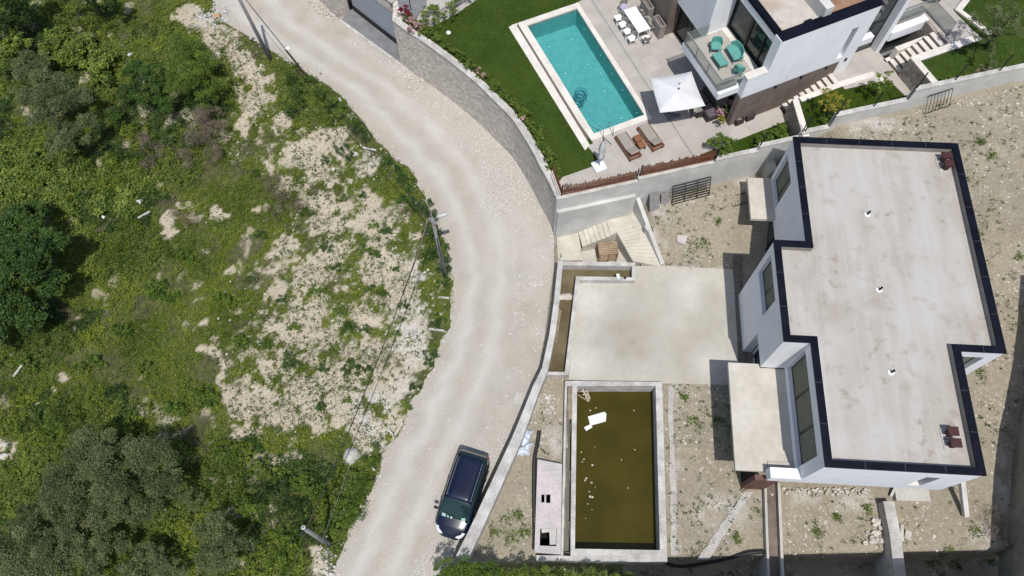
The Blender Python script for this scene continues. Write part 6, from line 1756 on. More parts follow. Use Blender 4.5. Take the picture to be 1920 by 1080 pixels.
cable(p1t + Vector((0, 0, -.2)), p2t + Vector((0, 0, -.25)), .6, .016, M['hose'], 'thin overhead cable between the tall pole and the lamp pole')
cable(p1t + Vector((0.1, 0, -.5)), p2t + Vector((0, 0, -.45)), .9, .012, M['hose'], 'lower thin overhead cable between the tall pole and the lamp pole')
cable(P(800, 419, 6.7), P(570, 1105, 5.1), .8, .006, M['metal'], 'thin pale overhead wire left of the thick black cable')
# rusty leaning pole and sign at the road edge
rb, rt3 = on_ground(580, 150), P(535, 93, 2.6)
tag(MB().tube([rb, rt3], .05, 8).build('rusty_pole', M['rust']), 'rusty leaning pipe at the left edge of the dirt road', 'pipe')
o = MB().box(P(539, 91, 2.7), (.26, .2, .04), .4).build('white_plate', M['paint']); tag(o, 'small white plate on top of the rusty leaning pipe', 'plate')
# concrete fence stakes along the slope edge
stakes = [((683, 281), (707, 287)), ((822, 560), (843, 563)), ((805, 619), (834, 624)), ((803, 668), (808, 683)), ((730, 808), (739, 819)), ((742, 818), (756, 795)), ((697, 874), (704, 884)), ((656, 943), (668, 953)), ((636, 973), (650, 953)), ((637, 188), (641, 196)), ((660, 218), (678, 234)), ((596, 130), (602, 142)), ((470, 78), (478, 74)), ((262, 412), (285, 401)), ((30, 708), (48, 686))]
where = ['below the bushes at the upper bend', 'just under the street lamp pole', 'below the middle of the bend', 'under the bend edge', 'at the lower gravel patch', 'upright at the lower gravel patch', 'near the large boulder', 'lying above the short concrete pole', 'broken off by the short concrete pole', 'in the upper roadside bushes', 'lying in the upper roadside bushes', 'by the rusty pipe', 'left of the tall concrete pole', 'lying in the green slope at the upper left', 'lying at the left edge of the slope']
for (a, b), wh in zip(stakes, where):
    pa, pb = on_ground(*a), on_ground(*b)
    o = MB().beam(pa + Vector((0, 0, .22)), pb + Vector((0, 0, .30)), .11, .09).build('concrete_stake', M['rim'] if a[0] != 742 else M['palewood'])
    tag(o, 'pale concrete stake ' + wh, 'stake', 'concrete stakes on the slope')
# boulders, rubbish on the slope
o = blob_mound('boulder', on_ground(659, 855), .50, .52, .40, mat('white_rock', (.52, .51, .48), (.42, .41, .38), 3, .9, bump=.4), 31, rough=.16); tag(o, 'large rounded white boulder beside the lower cables', 'boulder')
for (x, y, s, lab, m_) in ((260, 380, .26, 'white plastic bag caught in the vines on the upper left slope', 'plastic'), (195, 408, .13, 'small white bag lower left of the plastic bag in the vines', 'plastic'), (246, 104, .2, 'pale blue bag in the dry scrub at the upper left', 'paleblue'), (231, 88, .14, 'crumpled white bag beside the pale blue bag', 'plastic'), (12, 835, .3, 'pale rock at the left edge of the photo, upper one', 'stone'), (8, 856, .34, 'pale rock at the left edge of the photo, lower one', 'stone'), (665, 290, .28, 'flat tan rock in the grass at the upper bend', 'stone'), (312, 957, .08, 'tiny white scrap under the lower left olive tree', 'plastic')):
    g = on_ground(x, y); o = blob_mound('boulder' if 'rock' in lab else 'plastic_bag', g + Vector((0, 0, .12)), s, s * .75, s * .6, M[m_], int(x), rough=.45); tag(o, lab, 'rock' if 'rock' in lab else 'bag')
g = on_ground(407, 32)
tag(MB().box(g + Vector((0, 0, .12)), (.42, .36, .12), M=Matrix.Rotation(.5, 3, 'Z') @ Matrix.Rotation(.3, 3, 'X')).build('cardboard_box', mat('cardboard', (.42, .27, .15), None, 3, .9)), 'flattened brown cardboard box in the rubbish heap by the road', 'box')
slabs('rubbish_heap', 'heap of grey rubbish and stones at the top left of the road', [(r_.gauss(402, 16), r_.gauss(32, 9)) for r_ in [random.Random(77)] for _ in range(90)], seed=21, size=(.04, .16), m=mat('grey_rubbish', (.35, .35, .36), (.6, .6, .6), 9, .9))

# ------------------------------------------------------------------ vegetation
def crown_points(c, rx, ry, rz, n, lump=.28, seed=0, shell=.55):
    d = unit(n); d[:, 2] = np.where(d[:, 2] < -.35, -d[:, 2], d[:, 2])
    ph = np.random.default_rng(seed).uniform(0, 6.28, 6)
    az = np.arctan2(d[:, 1], d[:, 0]); el = np.arcsin(d[:, 2])
    L = 1 + lump * (np.sin(3 * az + ph[0]) * np.cos(2 * el + ph[1]) + .6 * np.sin(7 * az + ph[2]) * np.cos(5 * el + ph[3]) + .4 * np.sin(13 * az + ph[4]) * np.sin(9 * el + ph[5]))
    r = (shell + (1 - shell) * rng.random(n) ** .5) * L
    return np.array(c) + d * r[:, None] * np.array([rx, ry, rz])

def foliage(name, balls, dens, size, m, parent=None, up=.5, aspect=.5, sub=7, tone_base=0.0):
    """crown made of many small lobes; balls: (centre, radius, vertical radius)"""
    C = []; tn = []; dens = dens * 1.7
    for c, r, rz in balls:
        k = max(7, int(sub * (r / .5)))
        cc = crown_points(c, r * .86, r * .86, rz * .86, k, .2, shell=.7)
        cc = np.vstack([cc, [c]])
        for q in cc:
            rr_ = r * rng.uniform(.22, .42)
            nn = int(dens * rr_ ** 2 * rng.uniform(.7, 1.3)) + 6
            p = crown_points(q, rr_, rr_, rr_ * .8, nn, .3, int(rng.integers(1e6)), .35)
            C.append(p); tn.append(np.clip(rng.normal(.45 + tone_base + rng.normal(0, .18), .22, nn), 0, 1))
    C = np.vstack(C); tn = np.concatenate(tn)
    a, b = leaf_axes(len(C), size, up, aspect)
    return quads_mesh(name, C, a, b, m, parent, tn)

def tree(name, lab, cat, base_px, balls_px, m, dens=900, size=.07, group=None, base=None, trunk_r=.13, up=.5, aspect=.5, sub=7, tone=0.0, crown='crown', bark='bark'):
    g = base if base is not None else on_ground(*base_px)
    e = empty(name, tuple(g)); tag(e, lab, cat, group)
    balls = []
    for (x, y, z, rpx, f) in balls_px:
        zc = g.z + z; c = P(x, y, zc); r = rpx / 1392 * (CAM_H - zc) * 1.08
        balls.append((np.array(c), r, r * f))
    child(foliage(crown, balls, dens, size, m, None, up, aspect, sub, tone), e)
    tb = MB()
    top = Vector(sum(b[0] for b in balls) / len(balls)) ; mid = Vector(g).lerp(top, .45)
    if trunk_r:
        tb.tube([Vector(g) - Vector((0, 0, .2)), Vector(g).lerp(mid, .6), mid], [trunk_r, trunk_r * .8, trunk_r * .6], 8)
        for c, r, rz in balls:
            tb.tube([mid, mid.lerp(Vector(c), .55) + Vector((.05, .05, .1)), Vector(c)], [trunk_r * .5, trunk_r * .3, trunk_r * .12], 6)
        child(tb.build('trunk' if trunk_r > .05 else 'stem', M[bark], smooth=True), e)
    return e

tree('olive_tree', 'broad grey-green olive tree at the upper left of the slope', 'tree', (120, 260), [(55, 130, 2.6, 42, .7), (100, 165, 3.2, 44, .7), (140, 195, 3.0, 42, .7), (85, 215, 3.0, 40, .7), (150, 245, 2.6, 40, .7), (110, 275, 2.3, 34, .7), (50, 190, 2.3, 34, .7)], M['lf_olive'], 1500, .045, group='olive trees', sub=7)
tree('broadleaf_tree', 'dark green broad-leaved tree at the left edge of the photo, halfway down', 'tree', (40, 560), [(40, 430, 3.2, 48, .7), (85, 470, 3.6, 44, .7), (40, 510, 3.8, 50, .7), (95, 530, 2.8, 34, .7), (20, 570, 3.2, 44, .7), (60, 590, 2.6, 34, .7), (0, 460, 3.4, 46, .7), (-10, 620, 2.5, 40, .7), (60, 400, 2.4, 30, .6)], M['lf_dark'], 700, .10, sub=9, aspect=.45)
tree('olive_tree', 'largest grey-green olive tree at the lower left of the slope', 'tree', (220, 960), [(165, 850, 3.2, 50, .7), (215, 880, 3.6, 46, .7), (285, 860, 3.2, 42, .7), (310, 900, 2.8, 32, .7), (130, 910, 3.0, 46, .7), (215, 945, 3.2, 40, .7), (160, 980, 2.8, 42, .7), (265, 945, 2.6, 32, .7)], M['lf_olive'], 1500, .045, group='olive trees', sub=7, tone=-.03)
tree('olive_tree', 'grey-green olive tree in the bottom left corner of the photo', 'tree', (70, 1050), [(70, 990, 2.8, 44, .7), (30, 1030, 2.6, 44, .7), (105, 1040, 2.8, 44, .7), (60, 1080, 2.6, 44, .7), (160, 1050, 2.4, 38, .7), (205, 1025, 2.2, 30, .7)], M['lf_olive'], 1500, .045, group='olive trees', sub=7, tone=-.05)
tree('olive_tree', 'small grey olive tree between the lower pole and the large olive tree', 'tree', (415, 1050), [(400, 1000, 2.4, 32, .8), (425, 1030, 2.4, 32, .8), (395, 1055, 2.0, 28, .8)], M['lf_olive'], 1500, .045, group='olive trees', sub=10, tone=.05)
tree('olive_tree', 'low olive shrub at the bottom edge right of the large olive tree', 'tree', (300, 1070), [(285, 1050, 1.6, 30, .8), (320, 1070, 1.5, 28, .8), (250, 1075, 1.6, 26, .8)], M['lf_olive'], 1400, .045, group='olive trees', sub=9, tone=.08)
tree('olive_tree', 'tiny pale olive sapling above the small olive tree', 'tree', (365, 935), [(352, 930, 1.0, 18, .8), (372, 940, 1.0, 16, .8)], M['lf_olive'], 1500, .04, group='olive trees', sub=7, tone=.1, trunk_r=.04)
tree('dark_tree', 'very dark tree in the top left corner of the photo', 'tree', (20, 60), [(20, 15, 3.0, 44, .7), (55, -5, 3.0, 36, .7), (-10, 50, 2.8, 36, .7), (40, 40, 2.2, 26, .7)], M['lf_dark'], 900, .07, tone=-.22, sub=9)  # lowered leaf tone puts deep shade into the crown colour
tree('dark_tree', 'dark tree crown at the top edge left of the bare earth', 'tree', (195, 30), [(170, -5, 2.4, 34, .7), (215, 5, 2.4, 26, .7), (130, -12, 2.4, 30, .7)], M['lf_dark'], 900, .07, tone=-.2, sub=9)
tree('conifer_bush', 'tall mid-green pointed bush left of the bare earth at the top', 'bush', (380, 190), [(350, 95, 2.0, 36, .8), (380, 120, 2.4, 34, .8), (360, 150, 2.4, 34, .8), (400, 165, 1.8, 28, .8), (335, 130, 1.9, 30, .8), (385, 190, 1.5, 26, .8), (330, 165, 1.5, 26, .8)], M['lf_mid'], 1000, .06, sub=10, aspect=.3, trunk_r=.07)
tree('green_bush', 'dark green bush between the olive tree and the pointed bush', 'bush', (280, 160), [(255, 135, 1.4, 28, .8), (290, 140, 1.6, 28, .8), (275, 175, 1.5, 30, .8), (315, 200, 1.2, 26, .7), (240, 175, 1.1, 24, .7), (215, 215, 1.0, 22, .7)], M['lf_dark'], 1000, .06, sub=9, trunk_r=.06, tone=.1)
tree('creeper_mass', 'bright yellow-green creeper heap at the upper left', 'creeper', (155, 110), [(110, 70, .9, 34, .5), (150, 90, 1.0, 36, .5), (180, 120, 1.0, 34, .5), (130, 115, .9, 32, .5), (205, 110, .7, 26, .5), (95, 100, .7, 26, .5), (190, 150, .7, 26, .5), (30, 80, 1.6, 34, .6), (10, 110, 1.6, 34, .6)], M['lf_bright'], 650, .085, sub=8, aspect=.75, up=1.0, trunk_r=.04)
tree('creeper_mass', 'wide bright green creeper carpet above the dark left tree', 'creeper', (130, 360), [(x, y, .25, 34, .35) for x, y in ((30, 330), (75, 340), (120, 345), (170, 340), (215, 345), (240, 375), (60, 370), (100, 375), (150, 380), (195, 385), (20, 360), (140, 315), (220, 310), (255, 330), (280, 350), (245, 395), (60, 305), (20, 300))], M['lf_bright'], 500, .085, sub=7, aspect=.75, up=1.2, trunk_r=.03, tone=-.08)
tree('dead_shrub', 'large leafless brown-purple shrub below the pointed bush', 'shrub', (385, 260), [(380, 225, 1.0, 32, .8), (405, 250, 1.0, 30, .8), (370, 265, .9, 28, .8), (400, 290, .8, 26, .7), (350, 300, .6, 24, .7), (420, 215, .8, 18, .8)], M['lf_dead'], 1300, .07, sub=8, aspect=.10, up=.1, trunk_r=.05)
tree('dead_shrub', 'flat grey-brown dry shrub left of the large leafless one', 'shrub', (290, 285), [(275, 270, .5, 24, .5), (305, 285, .5, 24, .5), (280, 305, .4, 20, .5)], M['lf_dead'], 1200, .06, sub=7, aspect=.12, up=.1, trunk_r=.03)
tree('dead_shrub', 'low tangled dry shrub in the middle of the upper slope', 'shrub', (520, 380), [(500, 340, .3, 24, .5), (530, 365, .4, 28, .5), (560, 390, .35, 26, .5), (515, 400, .35, 26, .5), (590, 360, .25, 18, .5), (545, 430, .25, 16, .5)], M['lf_dead'], 900, .07, sub=6, aspect=.09, up=.1, trunk_r=.03)
tree('dead_shrub', 'pale straw-coloured spiky shrub on the middle left slope', 'shrub', (345, 415), [(340, 405, .3, 22, .6), (355, 415, .3, 18, .6)], M['lf_straw'], 900, .12, sub=5, aspect=.05, up=.1, trunk_r=.02)
tree('dead_shrub', 'brown dry shrub in the shade at the far right of the photo', 'shrub', (1870, 1010), [(1862, 990, .3, 20, .6), (1880, 1010, .3, 20, .6), (1868, 965, .3, 16, .6)], M['lf_dead'], 1100, .06, sub=6, aspect=.1, up=.1, trunk_r=.02, base=on_ground(1868, 1000))
# roadside bushes
edge = [((555, 170), [(550, 150, .7, 20, .9), (560, 180, .8, 24, .9), (548, 205, .7, 22, .8)], 'dark roadside bush right of the tall concrete pole', 'lf_dark'),
        ((595, 165), [(580, 150, .5, 16, .8), (600, 172, .6, 20, .8), (618, 195, .6, 20, .8)], 'mid-green roadside bush under the rusty pipe', 'lf_mid'),
        ((645, 215), [(640, 208, .5, 20, .8), (662, 225, .5, 18, .8), (622, 222, .4, 16, .8)], 'roadside bush at the start of the bend', 'lf_mid'),
        ((680, 252), [(675, 245, .5, 18, .8), (690, 258, .5, 16, .8)], 'small dark roadside bush at the top of the bend', 'lf_dark'),
        ((645, 285), [(640, 278, .3, 16, .7), (650, 292, .3, 14, .7)], 'green bush left of the flat tan rock', 'lf_dark'),
        ((735, 315), [(730, 305, .3, 16, .7), (750, 325, .35, 18, .7), (765, 345, .35, 18, .7)], 'bushes along the upper inside of the bend', 'lf_dark'),
        ((765, 375), [(755, 370, .35, 16, .7), (775, 385, .35, 18, .7)], 'dark bush inside the bend above the street lamp', 'lf_dark'),
        ((800, 400), [(795, 385, .35, 18, .7), (812, 405, .35, 18, .7)], 'bush just left of the lamp head', 'lf_dark'),
        ((820, 460), [(808, 440, .4, 20, .7), (822, 465, .4, 22, .7), (830, 495, .35, 20, .7), (805, 480, .35, 20, .7), (832, 530, .3, 16, .7)], 'long dark bush round the street lamp pole', 'lf_dark'),
        ((822, 600), [(825, 600, .3, 14, .7), (815, 612, .3, 12, .7)], 'small bush inside the lower bend', 'lf_dark'),
        ((810, 675), [(808, 665, .3, 14, .7), (806, 682, .3, 12, .7)], 'small bush at the edge of the lower bend', 'lf_dark'),
        ((780, 730), [(778, 728, .25, 12, .7)], 'round bush at the road edge below the bend', 'lf_dark'),
        ((700, 860), [(705, 850, .35, 18, .7), (695, 870, .35, 16, .7)], 'bush at the road edge right of the boulder', 'lf_mid'),
        ((690, 920), [(680, 905, .5, 22, .7), (660, 925, .5, 24, .7), (665, 955, .5, 22, .7), (640, 960, .5, 22, .7)], 'wide bush at the road edge above the short concrete pole', 'lf_mid'),
        ((630, 1000), [(625, 990, .5, 20, .7), (650, 985, .4, 16, .7)], 'bush round the foot of the short concrete pole', 'lf_mid')]
for b, balls, lab, mm in edge:
    tree('roadside_bush', lab, 'bush', b, balls, M[mm], 800, .055, sub=8, aspect=.4, trunk_r=.03, group='bushes along the road edge')
# low round shrubs on the bare slope
small = [(684, 468, 24, 'right of centre, above the big bare patch'), (703, 475, 14, 'touching the shrub above the big bare patch'), (722, 430, 20, 'upper right of the bare slope'), (700, 420, 16, 'beside the one at the upper right'), (612, 462, 17, 'upper middle'), (630, 500, 16, 'centre of the upper bare patch'),
         (590, 543, 20, 'middle left'), (696, 541, 16, 'with straw-green top'), (718, 548, 12, 'to the right of the straw-green one'), (638, 580, 22, 'middle of the bare slope'), (655, 612, 24, 'below the middle one'), (685, 615, 15, 'right of the middle ones'), (622, 655, 22, 'lower middle'),
         (548, 675, 26, 'big one at the lower left of the bare slope'), (500, 645, 17, 'left of the big one'), (550, 612, 16, 'above the big one'), (660, 688, 26, 'wide one low on the bare slope'), (606, 690, 14, 'between the two wide ones'), (740, 620, 15, 'right side, at mid height'), (755, 570, 14, 'by the gravel'),
         (742, 505, 9, 'tiny round one beside the cables'), (650, 750, 12, 'on the lowest bare strip'), (600, 760, 12, 'lowest left one'), (690, 690, 12, 'near the cables'), (765, 760, 12, 'by the lower gravel patch'), (490, 440, 18, 'upper left of the bare slope'), (575, 395, 18, 'under the dry tangle'), (640, 370, 16, 'above the dry tangle'), (610, 300, 14, 'top of the bare slope'),
         (470, 520, 20, 'left of the bare slope'), (560, 340, 14, 'top middle'), (680, 365, 13, 'upper right, near the bend'), (530, 560, 16, 'left middle'), (455, 350, 16, 'left of the dry tangle'), (480, 325, 14, 'below the white gravel patch')]
for k, (x, y, r, wh) in enumerate(small):
    ox = [(x, y, .16, r * .62, .6), (x + r * .45, y + r * .3, .12, r * .45, .6), (x - r * .4, y + r * .25, .12, r * .45, .6)]
    tree('low_shrub', 'low green slope shrub, ' + wh, 'shrub', (x, y), ox, M['lf_dark' if k % 3 else 'lf_mid'], 900, .05, sub=6, aspect=.4, trunk_r=0, group='low shrubs on the bare slope', tone=.08, crown='foliage')
greens = [(245, 795, 40), (300, 545, 36), (215, 800, 30), (90, 800, 34), (330, 770, 26), (385, 745, 30), (180, 680, 22), (560, 900, 30), (500, 880, 34), (430, 850, 30), (470, 950, 34), (540, 1010, 30), (590, 920, 28), (520, 1050, 28), (350, 840, 22), (60, 900, 20), (230, 620, 24), (420, 560, 24), (350, 480, 24), (450, 640, 20), (270, 690, 24), (460, 1040, 24), (150, 690, 18), (50, 680, 22)]
locs = ['left of centre above the large olive', 'in the middle of the left slope', 'just right of the left-edge rocks', 'above the left-edge rocks', 'above the large olive tree', 'left of the lowest bare patch', 'beside the small bare streak', 'above the short concrete pole', 'below the lowest bare patch', 'right of the large olive tree', 'halfway between the large olive and the road', 'left of the short concrete pole', 'between the boulder and the pole', 'at the bottom beside the road', 'at the shoulder of the large olive tree', 'by the lower rock', 'below the dark left tree', 'left of the bare slope', 'below the straw-coloured shrub', 'left of the pale bare patch', 'left of the pale bare patch, lower down', 'at the bottom left of the short pole', 'beside the bare streak on the left', 'under the dark left tree at the edge']
for (x, y, r), wh in zip(greens, locs):
    tree('green_bush', 'mid-green bush rising from the wild grass ' + wh, 'bush', (x, y), [(x, y, .35, r * .6, .6), (x + r * .5, y + r * .25, .25, r * .5, .6), (x - r * .45, y - r * .2, .25, r * .45, .6)], M['lf_bright' if (x + y) % 3 == 0 else 'lf_mid'], 700, .065, sub=7, aspect=.5, trunk_r=.02, group='bushes in the wild grass')
# hedge row along the foot of the plot
hx = [(832, 1072), (850, 1066), (872, 1064), (895, 1066), (912, 1074), (938, 1082), (965, 1084), (992, 1082), (1022, 1084), (1052, 1086), (1085, 1086), (1115, 1088), (1148, 1090), (1180, 1093)]
for k, (x, y) in enumerate(hx):
    zc = 2.4 if k < 5 else 2.0
    g = P(x, y, zc); b = Vector((g.x, g.y, -1.2))
    e = tree('hedge_shrub', ('darker green hedge shrub at the bottom edge, ' + ['leftmost, on the road side', 'second from the road', 'below the end of the parapet', 'just right of the parapet end', 'last before the lighter ones'][k]) if k < 5 else ('yellow-green hedge shrub at the bottom edge, ' + ['first after the darker ones', 'second after the darker ones', 'below the gap left of the service slab', 'below the left corner of the service slab', 'below the service slab', 'below the overflow channel', 'below the left third of the stagnant pool', 'below the middle of the stagnant pool', 'rightmost, below the pool corner'][k - 5]), 'hedge', None, [(x, y, zc + 1.2 - .1, 20, .9), (x - 8, y + 12, zc + 1.0, 18, .9), (x + 8, y + 8, zc + .5, 20, 1.0)], M['lf_mid' if k < 5 else 'lf_bright'], 1100, .055, base=b, sub=8, aspect=.35, trunk_r=.05, group='darker hedge shrubs at the bottom edge' if k < 5 else 'lighter hedge shrubs at the bottom edge')
# unseen neighbour building to the south whose shade falls into the picture
nb = empty('unseen_building', (14, -3, -2)); tag(nb, 'unseen neighbouring building guessed from its shade, just below the bottom edge of the photo', 'building')
child(MB().box((15.5, -3.2, 1.2), (20.5, 8.6, 6.4)).build('wall', M['white']), nb)
child(MB().box((15.5, -3.2, 4.48), (20.9, 9.0, .16)).build('roof', M['roof']), nb)

# villa planting
hedge_pts = offs(cws, .62)
idx = list(range(3, len(hedge_pts) - 6, 2))
for k, i in enumerate(idx):
    q = hedge_pts[i]
    pinky = k in (1, 10, 11, 18)
    e = empty('hedge_plant', (q.x, q.y, G)); tag(e, ('pink-flowering hedge plant on the curved wall, ' + {1: 'nearest the garage', 10: 'upper one of the middle pair', 11: 'lower one of the middle pair', 18: 'nearest the corner fence'}[k]) if pinky else 'small leafy green plant in the hedge along the curved wall', 'plant', 'pink flowering hedge plants' if pinky else 'green hedge plants on the curved wall')
    r = random.uniform(.26, .40)
    balls = [((q.x + random.uniform(-.1, .1), q.y + random.uniform(-.1, .1), G + .35), r, r * .9), ((q.x + random.uniform(-.3, .3), q.y + random.uniform(-.3, .3), G + .3), r * .8, r * .7)]
    child(foliage('foliage', balls, 700, .055, M['lf_bright' if k % 2 else 'lf_mid'], None, .4, .5, 7), e)
    if pinky: child(foliage('blossom', [((balls[0][0][0] - .1, balls[0][0][1] - .05, G + .5), r * .7, r * .6)], 120, .05, M['lf_pink'], None, .4, .8, 8), e)
def vplant(name, lab, px, py, zg, balls, mm, dens=800, size=.06, cat='plant', group=None, tr=.03, tone=0., asp=.5, extra=None):
    g = P(px, py, zg)
    e = tree(name, lab, cat, None, balls, M[mm], dens, size, base=g, sub=8, trunk_r=tr, group=group, tone=tone, aspect=asp)
    return e
vplant('garden_shrub', 'flowering shrub border at the upper left corner of the lawn', 810, 25, G, [(x, y, .45, 16, .8) for x, y in ((790, 40), (800, 25), (815, 15), (830, 28), (845, 12), (862, 2), (880, -6), (822, 40), (850, 25), (795, 60))], 'lf_bright', group=None)
vplant('garden_shrub', 'pink blossoming shrub beside the red bush near the garage', 778, 45, G, [(775, 42, .6, 12, .8), (785, 50, .5, 12, .8), (770, 55, .5, 10, .8)], 'lf_pink', tone=.0)
vplant('garden_shrub', 'crimson-leaved bush beside the garage roof terrace', 760, 22, G, [(752, 22, .6, 10, .9), (764, 28, .6, 10, .9), (762, 14, .5, 7, .9)], 'lf_red')
vplant('garden_shrub', 'leafy green shrub at the start of the lower green strip', 1352, 272, G, [(1345, 265, .8, 20, .8), (1365, 275, .8, 20, .8), (1352, 285, .6, 18, .8), (1335, 272, .6, 14, .8)], 'lf_mid', tone=.08)
for k, (x, y) in enumerate(((1420, 262), (1438, 255), (1452, 250), (1462, 240), (1470, 256), (1446, 268), (1425, 275))):
    vplant('garden_shrub', 'green shrub in the strip left of the stone garden wall', x, y, G, [(x, y, .4, 12, .8), (x + 5, y + 4, .3, 10, .8)], 'lf_mid', tone=.1, group='green shrubs left of the stone garden wall')
vplant('citrus_tree', 'yellow-green citrus tree in the left half of the walled bed', 1550, 215, 5.33, [(1548, 185, 1.5, 15, .9), (1555, 205, 1.3, 15, .9), (1572, 182, 1.4, 14, .9), (1585, 195, 1.2, 13, .9), (1548, 170, 1.7, 9, 1), (1565, 200, 1.0, 12, .9)], 'lf_yellow', 650, .06, 'tree', tr=.05)
vplant('citrus_tree', 'greener citrus tree in the right half of the walled bed', 1640, 180, 5.33, [(1650, 150, 1.5, 14, .9), (1662, 160, 1.4, 14, .9), (1645, 168, 1.2, 14, .9), (1665, 140, 1.6, 10, .9), (1632, 160, 1.1, 9, .9)], 'lf_bright', 600, .06, 'tree', tr=.05)
vplant('garden_shrub', 'small shrub at the wall step below the yellow-green tree', 1550, 228, 5.33, [(1545, 228, .4, 9, .8), (1556, 226, .3, 8, .8)], 'lf_mid')
vplant('olive_tree', 'large loose olive tree in the top right corner of the photo', 1850, 85, 6.88, [(1835, 40, 2.4, 22, .8), (1862, 30, 2.8, 24, .8), (1888, 45, 2.8, 24, .8), (1870, 65, 2.4, 24, .8), (1845, 70, 2.0, 20, .8), (1905, 25, 2.6, 22, .8), (1880, 10, 2.8, 20, .8), (1910, 65, 2.2, 20, .8), (1860, 95, 1.5, 16, .8)], 'lf_olive', 1000, .055, 'tree', tr=.10, tone=.06, asp=.35, group='olive trees')
vplant('garden_shrub', 'pinkish dry grass clump on the wall beside the olive tree', 1850, 130, 6.88, [(1845, 130, .4, 12, .7), (1860, 122, .4, 12, .7), (1830, 136, .3, 9, .7)], 'lf_dead', 700, .08, asp=.1)
for k, x in enumerate(range(1770, 1925, 14)):
    y = 165 - (x - 1722) * .19 - 6
    vplant('wall_creeper', 'low yellow-green creeper trailing on the upper retaining wall', x, y, 6.9, [(x, y, .15, 7, .6)], 'lf_bright', 500, .05, tr=0, group='creepers on the upper retaining wall', cat='creeper')
pts = [((1362, 205), 'lf_dark', 'dark green potted plant nearest the balcony corner'), ((1368, 193), 'lf_pink', 'pale pink potted plant under the balcony corner'), ((1350, 210), 'lf_pink', 'pale pink-leaved potted plant left of the dark potted plant'), ((1352, 224), 'lf_yellow', 'yellow-green potted plant at the foot of the brown wall corner')]
for (x, y), mm, lab in pts:
    e = vplant('potted_plant', lab, x, y, G, [(x, y, .75, 8, .9), (x + 3, y + 4, .6, 7, .9)], mm, 500, .07, tr=.02)
    g = P(x, y, G); child(MB().lathe(Vector((g.x, g.y, G)), [(.15, 0), (.19, .38), (.21, .40)], 14).build('pot', M['frame']), e)

# wild grass, weeds and stones
def scatter_px(n, poly=None, box=None):
    px = rng.uniform(box[0], box[2], n); py = rng.uniform(box[1], box[3], n)
    return px, py
def area_pts(n, x0, x1, y0, y1): return rng.uniform(x0, x1, n), rng.uniform(y0, y1, n)
LUSH = [(60, 60, 110, 90), (150, 110, 110, 80), (280, 170, 130, 110), (120, 260, 160, 130), (380, 160, 60, 90), (60, 420, 120, 130), (180, 360, 150, 60), (280, 300, 110, 60), (40, 600, 90, 100), (230, 480, 90, 60),
        (560, 960, 120, 120), (450, 900, 140, 70), (450, 1020, 160, 100), (640, 940, 50, 70), (200, 950, 240, 150), (60, 800, 90, 80), (240, 790, 60, 40), (70, 1000, 120, 120), (150, 620, 60, 40), (560, 200, 30, 60)]
def mound(x, y, pp):
    lush = blob(pp[:, 0] + (fbm(x, y, 2, 301) - .5) * 90, pp[:, 1] + (fbm(x, y, 2, 302) - .5) * 90, LUSH, .4)
    m1 = smooth((fbm(x, y, 1.9, 303, 4) - .34) / .34); m2 = smooth((fbm(x, y, .7, 304, 3) - .36) / .3)
    return lush, (.06 + .16 * m2 + .10 * m1) * (1 - lush) + lush * (.10 + .85 * m1 * (.45 + .55 * m2) + .15 * m2)
N0 = 1150000
gx, gy = area_pts(N0, -38, 4, -1.5, 46)
keep = gx < x_on(rl, gy) - .05 + (rng.random(N0) - .5) * .5
gx, gy = gx[keep], gy[keep]; gz = zground(gx, gy)
pp = proj(np.stack([gx, gy, gz], 1))
k2 = (pp[:, 0] > -30) & (pp[:, 1] > -30) & (pp[:, 1] < 1110)
gx, gy, gz, pp = gx[k2], gy[k2], gz[k2], pp[k2]
cov = slope_cover(gx, gy, pp)
tuft = fbm(gx, gy, .28, 71, 3)
k3 = rng.random(len(gx)) < np.clip(cov * (.25 + 1.0 * smooth((tuft - .40) / .22)), .045, 1)
gx, gy, gz, cov, tuft, pp = gx[k3], gy[k3], gz[k3], cov[k3], tuft[k3], pp[k3]
n = len(gx)
lush, hm = mound(gx, gy, pp)
hm = hm * (.35 + .65 * cov)
u_ = rng.random(n) ** .45
C = np.stack([gx, gy, gz + hm * u_ + .02], 1)
a, b = leaf_axes(n, .058, .45, .34)
big = (lush > .4)[:, None]
a = np.where(big, a * 1.15, a); b = np.where(big, b * 1.55, b)
patch = fbm(gx, gy, 2.6, 91, 4)
tone = np.clip(.10 + 1.15 * (patch - .32) + rng.normal(0, .17, n) + .25 * (tuft - .5) + .35 * (u_ - .7), 0, 1)
kind = fbm(gx, gy, 1.9, 131, 4) + rng.normal(0, .035, n)
broad = fbm(gx, gy, 2.4, 171, 4) + rng.normal(0, .03, n)
dry = (kind > .615) & (lush < .5)
bri = (broad > .52) & ~dry & (lush > .35)
drk = (broad < .40) & ~dry & (lush > .35)
sel = ~dry & ~bri & ~drk
tag(quads_mesh('wild_grass', C[sel], a[sel], b[sel], M['lf_grass'], None, tone[sel]), 'green wild grass and weeds covering the left slope', 'grass', kind='stuff')
tag(quads_mesh('dry_grass', C[dry], a[dry] * 1.15, b[dry] * .4, M['lf_dead'], None, tone[dry]), 'brown dry grass patches on the left slope', 'grass', kind='stuff')
tag(quads_mesh('undergrowth', C[bri], a[bri], b[bri], M['lf_bright'], None, tone[bri]), 'bright leafy undergrowth between the trees on the left slope', 'undergrowth', kind='stuff')
tag(quads_mesh('undergrowth', C[drk], a[drk], b[drk], M['lf_dark'], None, tone[drk]), 'dark leafy undergrowth between the trees on the left slope', 'undergrowth', kind='stuff')
